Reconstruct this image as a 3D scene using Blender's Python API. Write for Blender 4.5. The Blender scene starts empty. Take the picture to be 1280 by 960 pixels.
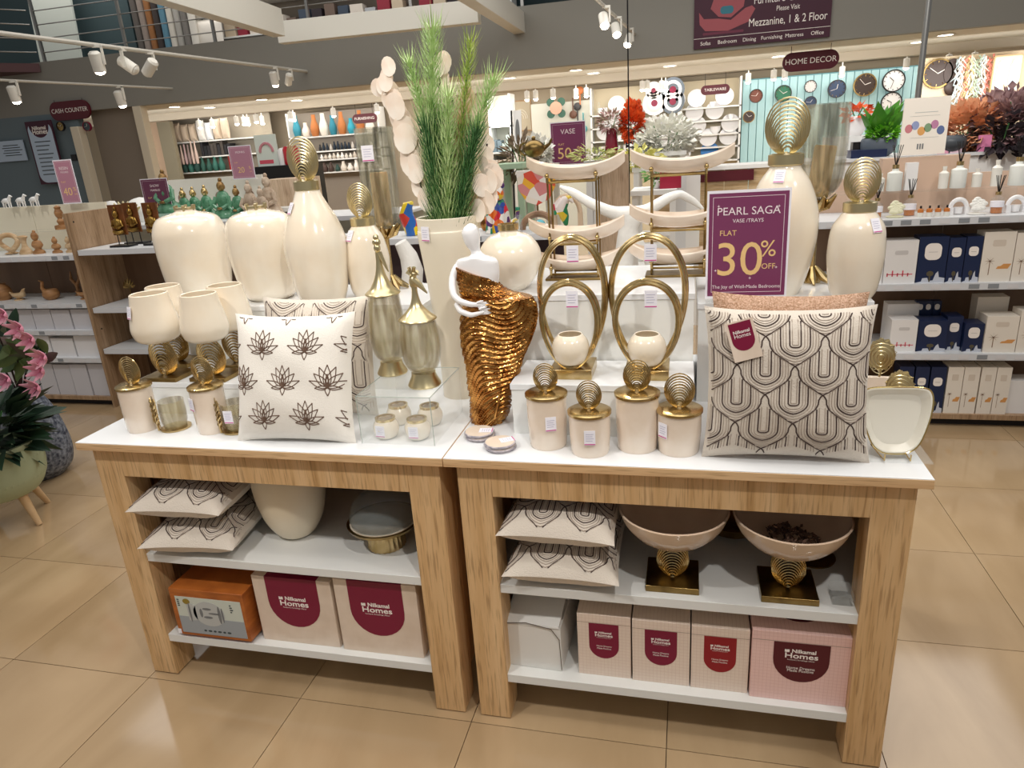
import bpy, bmesh, math, random
from math import sin, cos, pi, radians, sqrt
from mathutils import Vector, Matrix, Euler

scn = bpy.context.scene
COL = scn.collection
random.seed(7)

# ---------------------------------------------------------------- camera
cam_d = bpy.data.cameras.new('camera')
cam = bpy.data.objects.new('camera', cam_d)
COL.objects.link(cam)
cam_d.sensor_width = 36
cam_d.lens = 36 * 876.11 / 1280
cam_d.clip_start = .05
cam_d.clip_end = 100
right = Vector((0.97084591, 0.23075339, -0.06489285))
up = Vector((-0.01551046, 0.33062726, 0.94363395))
fwd = Vector((-0.23920208, 0.91511665, -0.32456722))
cam.matrix_world = Matrix(((right.x, up.x, -fwd.x, 1.881), (right.y, up.y, -fwd.y, -1.7119), (right.z, up.z, -fwd.z, 1.7549), (0, 0, 0, 1)))
scn.camera = cam

# ---------------------------------------------------------------- world, light, exposure
scn.view_settings.view_transform = 'Standard'
scn.view_settings.look = 'None'
scn.view_settings.gamma = 1
scn.view_settings.use_curve_mapping = False
scn.view_settings.exposure = 0.0
w = bpy.data.worlds.new('world')
scn.world = w
w.use_nodes = True
w.node_tree.nodes['Background'].inputs[0].default_value = (.95, .92, .88, 1)
w.node_tree.nodes['Background'].inputs[1].default_value = .28

def light(name, kind, loc, target, energy, color=(1, .958, .905), size=.3, spot=60, blend=.5, sy=None):
    d = bpy.data.lights.new(name, kind)
    d.energy = energy
    d.color = color
    if kind == 'AREA':
        d.shape = 'RECTANGLE'
        d.size = size
        d.size_y = sy or size
    else:
        d.shadow_soft_size = size
    if kind == 'SPOT':
        d.spot_size = radians(spot)
        d.spot_blend = blend
    o = bpy.data.objects.new(name, d)
    COL.objects.link(o)
    o.location = loc
    o.rotation_euler = (Vector(target) - Vector(loc)).to_track_quat('-Z', 'Y').to_euler()
    return o

light('ceiling_light', 'AREA', (1.2, .2, 4.6), (1.2, .4, 0), 110, size=5, sy=3)
light('ceiling_light', 'AREA', (0.5, 4.9, 4.6), (0.5, 5.0, 0), 230, size=10, sy=3.0)
light('track_or_fill_spot', 'SPOT', (0.9, 4.6, 3.6), (1.2, 6.2, 1.5), 90, size=.08, spot=70)  # fill spot added to brighten the white blossoms, no lamp modelled here
light('track_or_fill_spot', 'SPOT', (3.0, 1.9, 3.4), (3.6, 3.9, 1.6), 70, size=.06, spot=60)  # extra fill spot, added to lift the peach bouquet
light('track_or_fill_spot', 'SPOT', (.2, -1.5, 3.3), (.5, .3, 1.0), 112, size=.05, spot=62)
light('track_or_fill_spot', 'SPOT', (2.4, -1.6, 3.3), (1.7, .3, 1.0), 100, size=.05, spot=62)
light('track_or_fill_spot', 'SPOT', (3.6, -.6, 3.3), (2.2, .4, 1.0), 55, size=.05, spot=62)
light('track_or_fill_spot', 'SPOT', (-1.2, .4, 3.3), (.3, .5, 1.1), 50, size=.05, spot=60)
light('track_or_fill_spot', 'SPOT', (1.2, 1.7, 3.3), (1.2, .5, 1.1), 60, size=.05, spot=75)
light('track_or_fill_spot', 'SPOT', (3.6, .8, 3.3), (3.4, 2.8, .9), 60, size=.08, spot=75)
light('track_or_fill_spot', 'SPOT', (-2.6, .8, 3.3), (-2.8, 2.8, .9), 60, size=.08, spot=80)
light('rear_fill_light', 'AREA', (0.0, 11.35, 2.645), (0.0, 11.36, 0), 95, size=15, sy=.7)  # added fill panel, out of sight behind the beam, brightens the rear wall
light('rear_fill_light', 'AREA', (3, 9.3, 2.2), (3, 12, 1.2), 85, size=9, sy=.5)  # added fill panel in mid air, aimed at the rear wall to brighten it
light('rear_fill_light', 'AREA', (-5, 9.3, 2.2), (-5, 12, 1.2), 85, size=8, sy=.5)  # same added fill for the left part of the rear wall
light('upper_floor_light', 'AREA', (-5, 8.9, 5.6), (-5, 10, 3.6), 120, size=9, sy=1)

# ---------------------------------------------------------------- materials
def C(h):
    h = h.lstrip('#')
    v = [int(h[i:i + 2], 16) / 255 for i in (0, 2, 4)]
    return tuple(x / 12.92 if x <= .04045 else ((x + .055) / 1.055) ** 2.4 for x in v) + (1,)
MATS = {}
def mat(name, col='#ffffff', rough=.5, metal=0, trans=0, emit=None, es=1, coat=0, noise=None, nscale=8, bump=0, bscale=40, spec=.5, sheen=0, stretch=None, alpha=1, ior=1.45, subs=0):
    if name in MATS:
        return MATS[name]
    m = bpy.data.materials.new(name)
    m.use_nodes = True
    nt = m.node_tree
    b = nt.nodes['Principled BSDF']
    b.inputs['Base Color'].default_value = C(col)
    b.inputs['Roughness'].default_value = rough
    b.inputs['Metallic'].default_value = metal
    b.inputs['Transmission Weight'].default_value = trans
    b.inputs['Coat Weight'].default_value = coat
    b.inputs['Coat Roughness'].default_value = .08
    b.inputs['Specular IOR Level'].default_value = spec
    b.inputs['IOR'].default_value = ior
    b.inputs['Sheen Weight'].default_value = sheen
    if alpha < 1:
        b.inputs['Alpha'].default_value = alpha
    if subs:
        b.inputs['Subsurface Weight'].default_value = subs
        b.inputs['Subsurface Scale'].default_value = .02
    if emit:
        b.inputs['Emission Color'].default_value = C(emit)
        b.inputs['Emission Strength'].default_value = es
    if noise or bump:
        tc = nt.nodes.new('ShaderNodeTexCoord')
        mp = nt.nodes.new('ShaderNodeMapping')
        nt.links.new(tc.outputs['Object'], mp.inputs[0])
        if stretch:
            mp.inputs['Scale'].default_value = stretch
    if noise:
        n = nt.nodes.new('ShaderNodeTexNoise')
        n.inputs['Scale'].default_value = nscale
        n.inputs['Detail'].default_value = 5
        r = nt.nodes.new('ShaderNodeValToRGB')
        r.color_ramp.elements[0].position = .35
        r.color_ramp.elements[1].position = .65
        r.color_ramp.elements[0].color = C(noise)
        r.color_ramp.elements[1].color = C(col)
        nt.links.new(mp.outputs[0], n.inputs['Vector'])
        nt.links.new(n.outputs['Fac'], r.inputs[0])
        nt.links.new(r.outputs[0], b.inputs['Base Color'])
    if bump:
        n2 = nt.nodes.new('ShaderNodeTexNoise')
        n2.inputs['Scale'].default_value = bscale
        bp = nt.nodes.new('ShaderNodeBump')
        bp.inputs['Strength'].default_value = bump
        bp.inputs['Distance'].default_value = .004
        nt.links.new(mp.outputs[0], n2.inputs['Vector'])
        nt.links.new(n2.outputs['Fac'], bp.inputs['Height'])
        nt.links.new(bp.outputs[0], b.inputs['Normal'])
    MATS[name] = m
    return m

def wood(name, light_c, mid, dark, grain='z'):
    """oak laminate: long streaks along the grain axis plus a few dark fine lines"""
    if name in MATS:
        return MATS[name]
    m = mat(name, mid, rough=.42)
    nt = m.node_tree
    b = nt.nodes['Principled BSDF']
    tc = nt.nodes.new('ShaderNodeTexCoord')
    mp = nt.nodes.new('ShaderNodeMapping')
    s = {'z': (1, 1, .05), 'x': (.05, 1, 1), 'y': (1, .05, 1)}[grain]
    mp.inputs['Scale'].default_value = s
    nt.links.new(tc.outputs['Object'], mp.inputs[0])
    def noise(sc, det):
        n = nt.nodes.new('ShaderNodeTexNoise')
        n.inputs['Scale'].default_value = sc
        n.inputs['Detail'].default_value = det
        nt.links.new(mp.outputs[0], n.inputs['Vector'])
        return n
    n1 = noise(22, 6)
    n2 = noise(160, 2)
    r = nt.nodes.new('ShaderNodeValToRGB')
    r.color_ramp.elements[0].position = .3
    r.color_ramp.elements[0].color = C(dark)
    r.color_ramp.elements[1].position = .7
    r.color_ramp.elements[1].color = C(light_c)
    e = r.color_ramp.elements.new(.45)
    e.color = C(mid)
    nt.links.new(n1.outputs['Fac'], r.inputs[0])
    r2 = nt.nodes.new('ShaderNodeValToRGB')
    r2.color_ramp.elements[0].position = .33
    r2.color_ramp.elements[0].color = (.58, .53, .48, 1)
    r2.color_ramp.elements[1].position = .48
    r2.color_ramp.elements[1].color = (1, 1, 1, 1)
    nt.links.new(n2.outputs['Fac'], r2.inputs[0])
    mx = nt.nodes.new('ShaderNodeMix')
    mx.data_type = 'RGBA'
    mx.blend_type = 'MULTIPLY'
    mx.inputs['Factor'].default_value = .8
    nt.links.new(r.outputs[0], mx.inputs['A'])
    nt.links.new(r2.outputs[0], mx.inputs['B'])
    nt.links.new(mx.outputs['Result'], b.inputs['Base Color'])
    return m

oak = wood('oak laminate', '#e3bf90', '#d6ae7c', '#b18753', 'z')
oakx = wood('oak edge banding', '#e3bf92', '#d6ae80', '#bb9060', 'x')
gondola_oak = wood('washed oak panel', '#b5987a', '#a68869', '#8b6f52', 'z')
white_lam = mat('white laminate', '#eceef0', rough=.25, coat=.3)
white_gloss = mat('glossy white panel', '#eef0ee', rough=.12, coat=.6)
shelf_white = mat('white shelf board', '#e4e5e2', rough=.35)
grey_white = mat('grey white shelf metal', '#dfe1e3', rough=.35)
dark_gap = mat('dark shelf back', '#2a2524', rough=.8)
pearl = mat('pearl ivory glaze', '#f3ebdb', rough=.2, coat=.6, noise='#eedfc8', nscale=5)
pearl2 = mat('pearl shell finish', '#f0e2d2', rough=.22, coat=.45, noise='#e6d3bf', nscale=9, bump=.1, bscale=60)
gold = mat('antique gold metal', '#d0b88a', rough=.24, metal=1, noise='#b59c66', nscale=30)
gold_dark = mat('antique brass metal', '#a08654', rough=.3, metal=1, noise='#75603a', nscale=14)
champagne = mat('champagne gold metal', '#d6c79d', rough=.3, metal=1)
copper = mat('bronze gold glaze', '#cf9a58', rough=.18, metal=1, noise='#8a5424', nscale=22, bump=.7, bscale=55)
white_cer = mat('white porcelain', '#f2f1f2', rough=.2, coat=.5)
matt_white = mat('matt white plaster', '#eeeeec', rough=.6)
glass = mat('clear glass', '#c8d0ce', rough=.03, alpha=.09, coat=1)
amber_glass = mat('smoky amber glass', '#b8a26c', rough=.05, alpha=.42, coat=1)
acrylic = mat('clear acrylic', '#f0f6f3', rough=.03, alpha=.12, coat=.6)
tag_white = mat('white tag card', '#f4f2fa', rough=.5)
tag_pink = mat('magenta tag print', '#c8408c', rough=.5)
tag_grey = mat('grey tag print', '#b9b6cc', rough=.5)
maroon = mat('maroon print', '#7c0f36', rough=.35)
maroon_d = mat('dark maroon print', '#55101f', rough=.4)
pink_box = mat('pale pink carton', '#e6d4c2', rough=.55, noise='#dcc8b4', nscale=14)
pink_box2 = mat('rose pink carton', '#eec9c1', rough=.55)
print_white = mat('white print', '#f6efe9', rough=.5)
black = mat('black lacquer', '#141214', rough=.3)
linen = mat('ivory linen', '#efe9df', rough=.9, sheen=.3, bump=.35, bscale=350)
linen2 = mat('oat linen', '#d8cdbf', rough=.9, sheen=.3, bump=.5, bscale=260)
thread_dark = mat('dark brown thread', '#4a3a35', rough=.8)
thread_mid = mat('taupe thread', '#b3a496', rough=.8)
thread_lotus = mat('brown lotus thread', '#6d5546', rough=.8)


def streaks(m, c1, c2, a1, a2, sc=9):
    """vertical streaks of tint and opacity, for mercury-smoked glass"""
    nt = m.node_tree
    b = nt.nodes['Principled BSDF']
    tc = nt.nodes.new('ShaderNodeTexCoord')
    mp = nt.nodes.new('ShaderNodeMapping')
    mp.inputs['Scale'].default_value = (6, 6, .6)
    n = nt.nodes.new('ShaderNodeTexNoise')
    n.inputs['Scale'].default_value = sc
    n.inputs['Detail'].default_value = 4
    nt.links.new(tc.outputs['Object'], mp.inputs[0])
    nt.links.new(mp.outputs[0], n.inputs['Vector'])
    r = nt.nodes.new('ShaderNodeValToRGB')
    r.color_ramp.elements[0].position = .38
    r.color_ramp.elements[1].position = .62
    r.color_ramp.elements[0].color = C(c1)
    r.color_ramp.elements[1].color = C(c2)
    nt.links.new(n.outputs['Fac'], r.inputs[0])
    nt.links.new(r.outputs[0], b.inputs['Base Color'])
    mr = nt.nodes.new('ShaderNodeMapRange')
    mr.inputs[1].default_value = .38
    mr.inputs[2].default_value = .62
    mr.inputs[3].default_value = a1
    mr.inputs[4].default_value = a2
    nt.links.new(n.outputs['Fac'], mr.inputs[0])
    nt.links.new(mr.outputs[0], b.inputs['Alpha'])
smoked = mat('smoked mercury glass', '#8f8a72', rough=.05, alpha=.5, coat=1)
streaks(smoked, '#5f5c4c', '#c9c6ae', .5, .22)
streaks(amber_glass, '#8a7444', '#cfc28f', .46, .22)

# ---------------------------------------------------------------- mesh helpers
class MB:
    def __init__(s):
        s.v = []
        s.f = []
    def add(s, vs, fs):
        n = len(s.v)
        s.v += [tuple(p) for p in vs]
        s.f += [tuple(i + n for i in f) for f in fs]
        return s
    def box(s, x0, x1, y0, y1, z0, z1):
        return s.add([(x0, y0, z0), (x1, y0, z0), (x1, y1, z0), (x0, y1, z0), (x0, y0, z1), (x1, y0, z1), (x1, y1, z1), (x0, y1, z1)],
                     [(0, 3, 2, 1), (4, 5, 6, 7), (0, 1, 5, 4), (1, 2, 6, 5), (2, 3, 7, 6), (3, 0, 4, 7)])
    def lathe(s, prof, seg=32, c=(0, 0, 0), sx=1, sy=1, a0=0, wav=None):
        vs, fs = [], []
        for (r, z) in prof:
            for i in range(seg):
                a = a0 + 2 * pi * i / seg
                rr = r * (wav(a, z) if wav else 1)
                vs.append((c[0] + rr * cos(a) * sx, c[1] + rr * sin(a) * sy, c[2] + z))
        for j in range(len(prof) - 1):
            for i in range(seg):
                k = (i + 1) % seg
                fs.append((j * seg + i, j * seg + k, (j + 1) * seg + k, (j + 1) * seg + i))
        loop = prof[0] == prof[-1]
        if prof[0][0] > 1e-4 and not loop:
            fs.append(tuple(range(seg))[::-1])
        if prof[-1][0] > 1e-4 and not loop:
            fs.append(tuple((len(prof) - 1) * seg + i for i in range(seg)))
        return s.add(vs, fs)
    def ball(s, c, rx, ry=None, rz=None, seg=14, rings=9):
        ry = ry or rx
        rz = rz or rx
        vs, fs = [], []
        for j in range(rings + 1):
            t = pi * j / rings
            for i in range(seg):
                a = 2 * pi * i / seg
                vs.append((c[0] + rx * max(sin(t), .001) * cos(a), c[1] + ry * max(sin(t), .001) * sin(a), c[2] - rz * cos(t)))
        for j in range(rings):
            for i in range(seg):
                k = (i + 1) % seg
                fs.append((j * seg + i, j * seg + k, (j + 1) * seg + k, (j + 1) * seg + i))
        return s.add(vs, fs)
    def tube(s, pts, r, seg=8, closed=False, flat=1.0):
        P = [Vector(p) for p in pts]
        n = len(P)
        R = r if isinstance(r, (list, tuple)) else [r] * n
        vs, fs = [], []
        prev = None
        for i in range(n):
            a = P[(i - 1) % n] if closed or i > 0 else P[i]
            b = P[(i + 1) % n] if closed or i < n - 1 else P[i]
            t = (b - a)
            t = t.normalized() if t.length > 1e-9 else Vector((0, 0, 1))
            if prev is None:
                h = Vector((0, 1, 0)) if abs(t.y) < .9 else Vector((1, 0, 0))
            else:
                h = prev
            nrm = (h - t * h.dot(t))
            nrm = nrm.normalized() if nrm.length > 1e-6 else t.orthogonal().normalized()
            prev = nrm
            bn = t.cross(nrm)
            for k in range(seg):
                an = 2 * pi * k / seg
                vs.append(P[i] + nrm * (cos(an) * R[i] * flat) + bn * (sin(an) * R[i]))
        m = n if closed else n - 1
        for i in range(m):
            for k in range(seg):
                k2 = (k + 1) % seg
                i2 = (i + 1) % n
                fs.append((i * seg + k, i * seg + k2, i2 * seg + k2, i2 * seg + k))
        if not closed:
            fs.append(tuple(range(seg))[::-1])
            fs.append(tuple((n - 1) * seg + k for k in range(seg)))
        return s.add(vs, fs)
    def prism(s, outline, y0, y1):
        """outline in (x, z), extruded from y0 (front) to y1"""
        n = len(outline)
        vs = [(x, y0, z) for x, z in outline] + [(x, y1, z) for x, z in outline]
        fs = [tuple(range(n)), tuple(range(2 * n - 1, n - 1, -1))]
        for i in range(n):
            k = (i + 1) % n
            fs.append((i, i + n, k + n, k))
        return s.add(vs, fs)
    def grid(s, fn, nu, nv, wrap=False):
        vs = [fn(i / nu, j / nv) for j in range(nv + 1) for i in range(nu + (0 if wrap else 1))]
        w = nu if wrap else nu + 1
        fs = []
        for j in range(nv):
            for i in range(nu):
                k = (i + 1) % w if wrap else i + 1
                fs.append((j * w + i, j * w + k, (j + 1) * w + k, (j + 1) * w + i))
        return s.add(vs, fs)
    def xf(s, M):
        s.v = [tuple(M @ Vector(p)) for p in s.v]
        return s

def mesh(name, mb, m, smooth=True, ang=35):
    me = bpy.data.meshes.new(name)
    me.from_pydata(mb.v, [], mb.f)
    if m: me.materials.append(m)
    if smooth:
        me.shade_smooth()
        me.set_sharp_from_angle(angle=radians(ang))
    me.validate()
    return me

def obj(name, mb, m, parent=None, loc=None, rot=None, scale=None, label=None, smooth=True, bevel=0, ang=35):
    me = mb if isinstance(mb, bpy.types.Mesh) else mesh(name, mb, m, smooth, ang)
    o = bpy.data.objects.new(name, me)
    COL.objects.link(o)
    if parent:
        o.parent = parent
    if loc:
        o.location = loc
    if rot:
        o.rotation_euler = rot
    if scale:
        o.scale = (scale,) * 3 if isinstance(scale, (int, float)) else scale
    if label:
        o['label'] = label
    if bevel:
        b = o.modifiers.new('edge', 'BEVEL')
        b.width = bevel
        b.segments = 2
        b.limit_method = 'ANGLE'
    return o

def tag(o, label, cat, group=None):
    o['label'] = label
    o['category'] = cat
    if group:
        o['group'] = group
    return o

def thing(name, label, cat, loc=(0, 0, 0), rz=0, group=None, rot=None):
    o = bpy.data.objects.new(name, None)
    COL.objects.link(o)
    o.empty_display_size = .05
    o.location = loc
    o.rotation_euler = rot or (0, 0, rz)
    return tag(o, label, cat, group)

def struct(name, mb, m, parent=None, **k):
    o = obj(name, mb, m, parent, **k)
    if not parent:
        o['kind'] = 'structure'
    return o

def dup(o, loc=None, rz=None, label=None, group=None, parent=None):
    c = o.copy()
    COL.objects.link(c)
    if parent:
        c.parent = parent
    if loc is not None:
        c.location = loc
    if rz is not None:
        c.rotation_euler[2] = rz
    if label:
        c['label'] = label
    if group:
        c['group'] = group
    for ch in list(o.children):
        dup(ch, parent=c)
    return c

TXT = {}
def text(name, s, size, m, parent, loc, rot=(pi / 2, 0, 0), align='CENTER', bold=0, sx=1, ext=.0003):
    """raised lettering as a mesh (font size 1, scaled)"""
    key = (s, align, bold, m.name)
    if key not in TXT:
        cu = bpy.data.curves.new(name, 'FONT')
        cu.body = s
        cu.size = 1
        cu.align_x = align
        cu.align_y = 'CENTER'
        cu.extrude = .01
        cu.offset = bold
        cu.resolution_u = 4
        tmp = bpy.data.objects.new('tmp', cu)
        me = bpy.data.meshes.new_from_object(tmp)
        me.name = 'lettering'
        me.materials.clear()
        me.materials.append(m)
        bpy.data.objects.remove(tmp)
        bpy.data.curves.remove(cu)
        TXT[key] = me
    o = bpy.data.objects.new(name, TXT[key])
    COL.objects.link(o)
    o.parent = parent
    o.location = loc
    o.rotation_euler = rot
    o.scale = (size * sx, size, min(size, .03))
    return o

ORD = 'first second third fourth fifth sixth seventh eighth ninth tenth eleventh twelfth thirteenth fourteenth fifteenth sixteenth seventeenth eighteenth nineteenth twentieth'.split()
ORD += ['twenty-' + o for o in ORD[:9]] + ['thirtieth'] + ['thirty-' + o for o in ORD[:9]]
def cname(h):
    import colorsys
    r, g, b = [int(h[i:i + 2], 16) / 255 for i in (1, 3, 5)]
    hu, s, v = colorsys.rgb_to_hsv(r, g, b)
    if s < .12:
        return 'white' if v > .85 else 'pale grey' if v > .65 else 'grey' if v > .35 else 'black'
    hue = 'red' if hu < .03 or hu > .93 else 'brown' if hu < .11 and v < .7 else 'tan' if hu < .11 else 'beige' if hu < .17 and s < .35 else 'ochre' if hu < .17 else 'green' if hu < .47 else 'teal' if hu < .56 else 'blue' if hu < .7 else 'plum'
    return ('dark ' if v < .35 else 'pale ' if v > .8 and hue not in ('tan', 'beige') else '') + hue

def B(*a):
    return MB().box(*a)

def rrect(w, h, r, cx=0, cz=0, n=5):
    out = []
    for (sx, sz, a0) in ((1, 1, 0), (-1, 1, 90), (-1, -1, 180), (1, -1, 270)):
        for i in range(n + 1):
            a = radians(a0 + 90 * i / n)
            out.append((cx + sx * (w / 2 - r) + r * cos(a), cz + sz * (h / 2 - r) + r * sin(a)))
    return out

# ================================================================ ROOM SHELL
tile_m = mat('polished beige tile', '#c3a580', rough=.11, coat=.4)
def setup_tile():
    nt = tile_m.node_tree
    b = nt.nodes['Principled BSDF']
    g = nt.nodes.new('ShaderNodeNewGeometry')
    mp = nt.nodes.new('ShaderNodeMapping')
    mp.inputs['Scale'].default_value = (1.6, .55, 1)
    mp.inputs['Rotation'].default_value = (0, 0, .5)
    n = nt.nodes.new('ShaderNodeTexNoise')
    n.inputs['Scale'].default_value = 1.3
    n.inputs['Detail'].default_value = 7
    n.inputs['Distortion'].default_value = 1.2
    r = nt.nodes.new('ShaderNodeValToRGB')
    r.color_ramp.elements[0].position = .3
    r.color_ramp.elements[0].color = C('#a78c69')
    r.color_ramp.elements[1].position = .72
    r.color_ramp.elements[1].color = C('#c3a884')
    oi = nt.nodes.new('ShaderNodeObjectInfo')
    mr = nt.nodes.new('ShaderNodeMapRange')
    mr.inputs[3].default_value = .9
    mr.inputs[4].default_value = 1.04
    mx = nt.nodes.new('ShaderNodeMix')
    mx.data_type = 'RGBA'
    mx.blend_type = 'MULTIPLY'
    mx.inputs['Factor'].default_value = 1
    nt.links.new(g.outputs['Position'], mp.inputs[0])
    nt.links.new(mp.outputs[0], n.inputs['Vector'])
    nt.links.new(n.outputs['Fac'], r.inputs[0])
    nt.links.new(oi.outputs['Random'], mr.inputs[0])
    nt.links.new(r.outputs[0], mx.inputs['A'])
    nt.links.new(mr.outputs[0], mx.inputs['B'])
    nt.links.new(mx.outputs['Result'], b.inputs['Base Color'])
setup_tile()
grout = mat('brown grout', '#5c4a36', rough=.9)
floor = struct('floor', B(-12, 9, -3.2, 14, -.1, -.006), grout)
TP = .6148
me_tile = mesh('tile', B(.0014, TP - .0014, .0014, TP - .0014, -.006, 0), tile_m)
for i in range(-8, 9):
    for j in range(-2, 8):
        obj('tile', me_tile, tile_m, floor, loc=(i * TP, -.0324 + j * TP, 0))
rest = MB()
for (a, b_, c_, d) in ((-12, -8 * TP, -3.2, 14), (9 * TP, 9, -3.2, 14), (-8 * TP, 9 * TP, -.0324 + 8 * TP, 14), (-8 * TP, 9 * TP, -3.2, -.0324 - 2 * TP)):
    x = a
    while x < b_ - .05:
        y = c_
        while y < d - .05:
            rest.box(x + .0014, min(x + TP, b_) - .0014, y + .0014, min(y + TP, d) - .0014, -.006, 0)
            y += TP
        x += TP
r_o = obj('far_tiles', rest, tile_m, floor)
r_o['kind'] = 'stuff'

fascia_m = mat('dark grey fascia paint', '#8b8982', rough=.75)
soffit_m = mat('cream soffit paint', '#cdc7b8', rough=.7)
beamback_m = mat('taupe rear beam paint', '#b5ab9a', rough=.75)
wall_m = mat('rear wall paint', '#b9ab94', rough=.8)
blue_wall = mat('slate blue wall paint', '#6d7c84', rough=.8)
taupe_wall = mat('taupe wall paint', '#877c70', rough=.8)
cream_col = mat('cream column paint', '#d8cdb8', rough=.6)
FT = 3.480
struct('wall_fascia', B(-12, 9, 8.6, 8.75, 2.7, FT), fascia_m)
struct('ceiling_soffit', B(-12, 9, 8.75, 10.5, 2.7, 2.8), soffit_m)
struct('ceiling_beam', B(-12, 9, 10.5, 10.7, 2.58, 2.8), beamback_m)
struct('ceiling_rear', B(-12, 9, 10.7, 12.2, 2.66, 2.76), beamback_m)
struct('wall_rear', B(-12, 9, 12.2, 12.35, 0, 2.66), wall_m)
struct('wall_left', B(-12, -7.857, 8.6, 8.72, 0, 2.7), blue_wall)
struct('wall_side', B(-7.713, -6.795, 8.75, 8.9, 0, 2.7), taupe_wall)
struct('column_left', B(-7.904, -7.747, 8.45, 8.6, 0, 2.466), cream_col, bevel=.006)
struct('column_middle', B(-6.768, -6.616, 8.6, 8.75, 0, 2.7), cream_col, bevel=.006)
# upper floor behind the railing
up_floor = mat('upper floor slab edge', '#55544f', rough=.7)
struct('floor_upper', B(-12, 9, 8.75, 13, FT - .12, FT), up_floor)
teal_wall = mat('dark teal upper wall', '#3a4c50', rough=.8)
struct('wall_upper', B(-12, 4, 11.2, 11.35, FT, 6.2), teal_wall)

# ---- railing of the upper floor
steel = mat('brushed steel', '#9a9a98', rough=.35, metal=.9)
rail = thing('balustrade', 'steel balustrade with horizontal rods along the upper floor edge', 'railing', (0, 8.66, FT))
xa, xb = -8.600, 0.826
RH = 1.05
k = 0
x = -8.259
while x < xb:
    obj('post', B(x - .02, x + .02, -.02, .02, 0, RH), steel, rail)
    x += (-6.672 - -8.259)
for j in range(5):
    m_ = MB().tube([(-8.259, 0, .14 + j * .2), (xb, 0, .14 + j * .2)], .009, 6)
    obj('rod', m_, steel, rail)
obj('handrail', MB().tube([(-8.259, 0, RH), (xb, 0, RH)], .025, 8), steel, rail)
# return run of the balustrade towards the front, far left
x0 = -8.259
rail2 = thing('balustrade', 'short steel balustrade run sloping away at the far left corner', 'railing', (x0, 8.6, FT))
for j in range(5):
    obj('rod', MB().tube([(-.03, -.03, .14 + j * .2), (-1.2, -1.6, .14 + j * .2)], .009, 6), steel, rail2)
obj('handrail', MB().tube([(-.03, -.03, RH), (-1.2, -1.6, RH)], .025, 8), steel, rail2)
obj('post', B(-1.23, -1.19, -1.63, -1.59, -.1, RH), steel, rail2)
struct('floor_landing', MB().add([(x0 - .05, 8.58, FT - .15), (x0 - 1.3, 6.9, FT - .15), (-12, 6.9, FT - .15), (-12, 8.58, FT - .15),
       (x0 - .05, 8.58, FT - .02), (x0 - 1.3, 6.9, FT - .02), (-12, 6.9, FT - .02), (-12, 8.58, FT - .02)],
       [(0, 3, 2, 1), (4, 5, 6, 7), (0, 1, 5, 4), (1, 2, 6, 5), (2, 3, 7, 6), (3, 0, 4, 7)][::1]), mat('maroon landing underside', '#5a3f42', rough=.7))

# ---- steel beams below the void
beam_m = mat('off white beam paint', '#cfcdc4', rough=.55)
def bar(mb, p, q, w_, h_):
    p, q = Vector(p), Vector(q)
    d = (q - p).normalized()
    s_ = d.cross(Vector((0, 0, 1))).normalized() * (w_ / 2)
    vs = []
    for e in (p, q):
        for a, b2 in ((-1, 0), (1, 0), (1, 1), (-1, 1)):
            vs.append(e + s_ * a + Vector((0, 0, h_ * b2)))
    return mb.add(vs, [(0, 1, 2, 3), (7, 6, 5, 4), (0, 4, 5, 1), (1, 5, 6, 2), (2, 6, 7, 3), (3, 7, 4, 0)])
BZ = 3.15
beam = lambda p, q, lab, wd=.16, h=.2: tag(obj('ceiling_beam_steel', bar(MB(), p, q, wd, h), beam_m, bevel=.004), lab, 'beam')
beam((-3.228, 7.314, 3.150), (-0.597, 7.422, 3.150), 'off white beam running level across above the green plant', h=.25)
beam((-2.685, 3.898, 3.150), (-2.950, 6.792, 3.150), 'off white beam sloping down from the top left, over the railing', h=.3)
beam((-3.038, 8.633, 3.300), (-2.666, 11.136, 3.300), 'short off white beam stub behind the crossing beams', h=.12)
beam((-0.319, 5.351, 3.150), (-0.385, 9.323, 3.150), 'off white beam coming in from the top middle with a cut end', h=.26)

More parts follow.
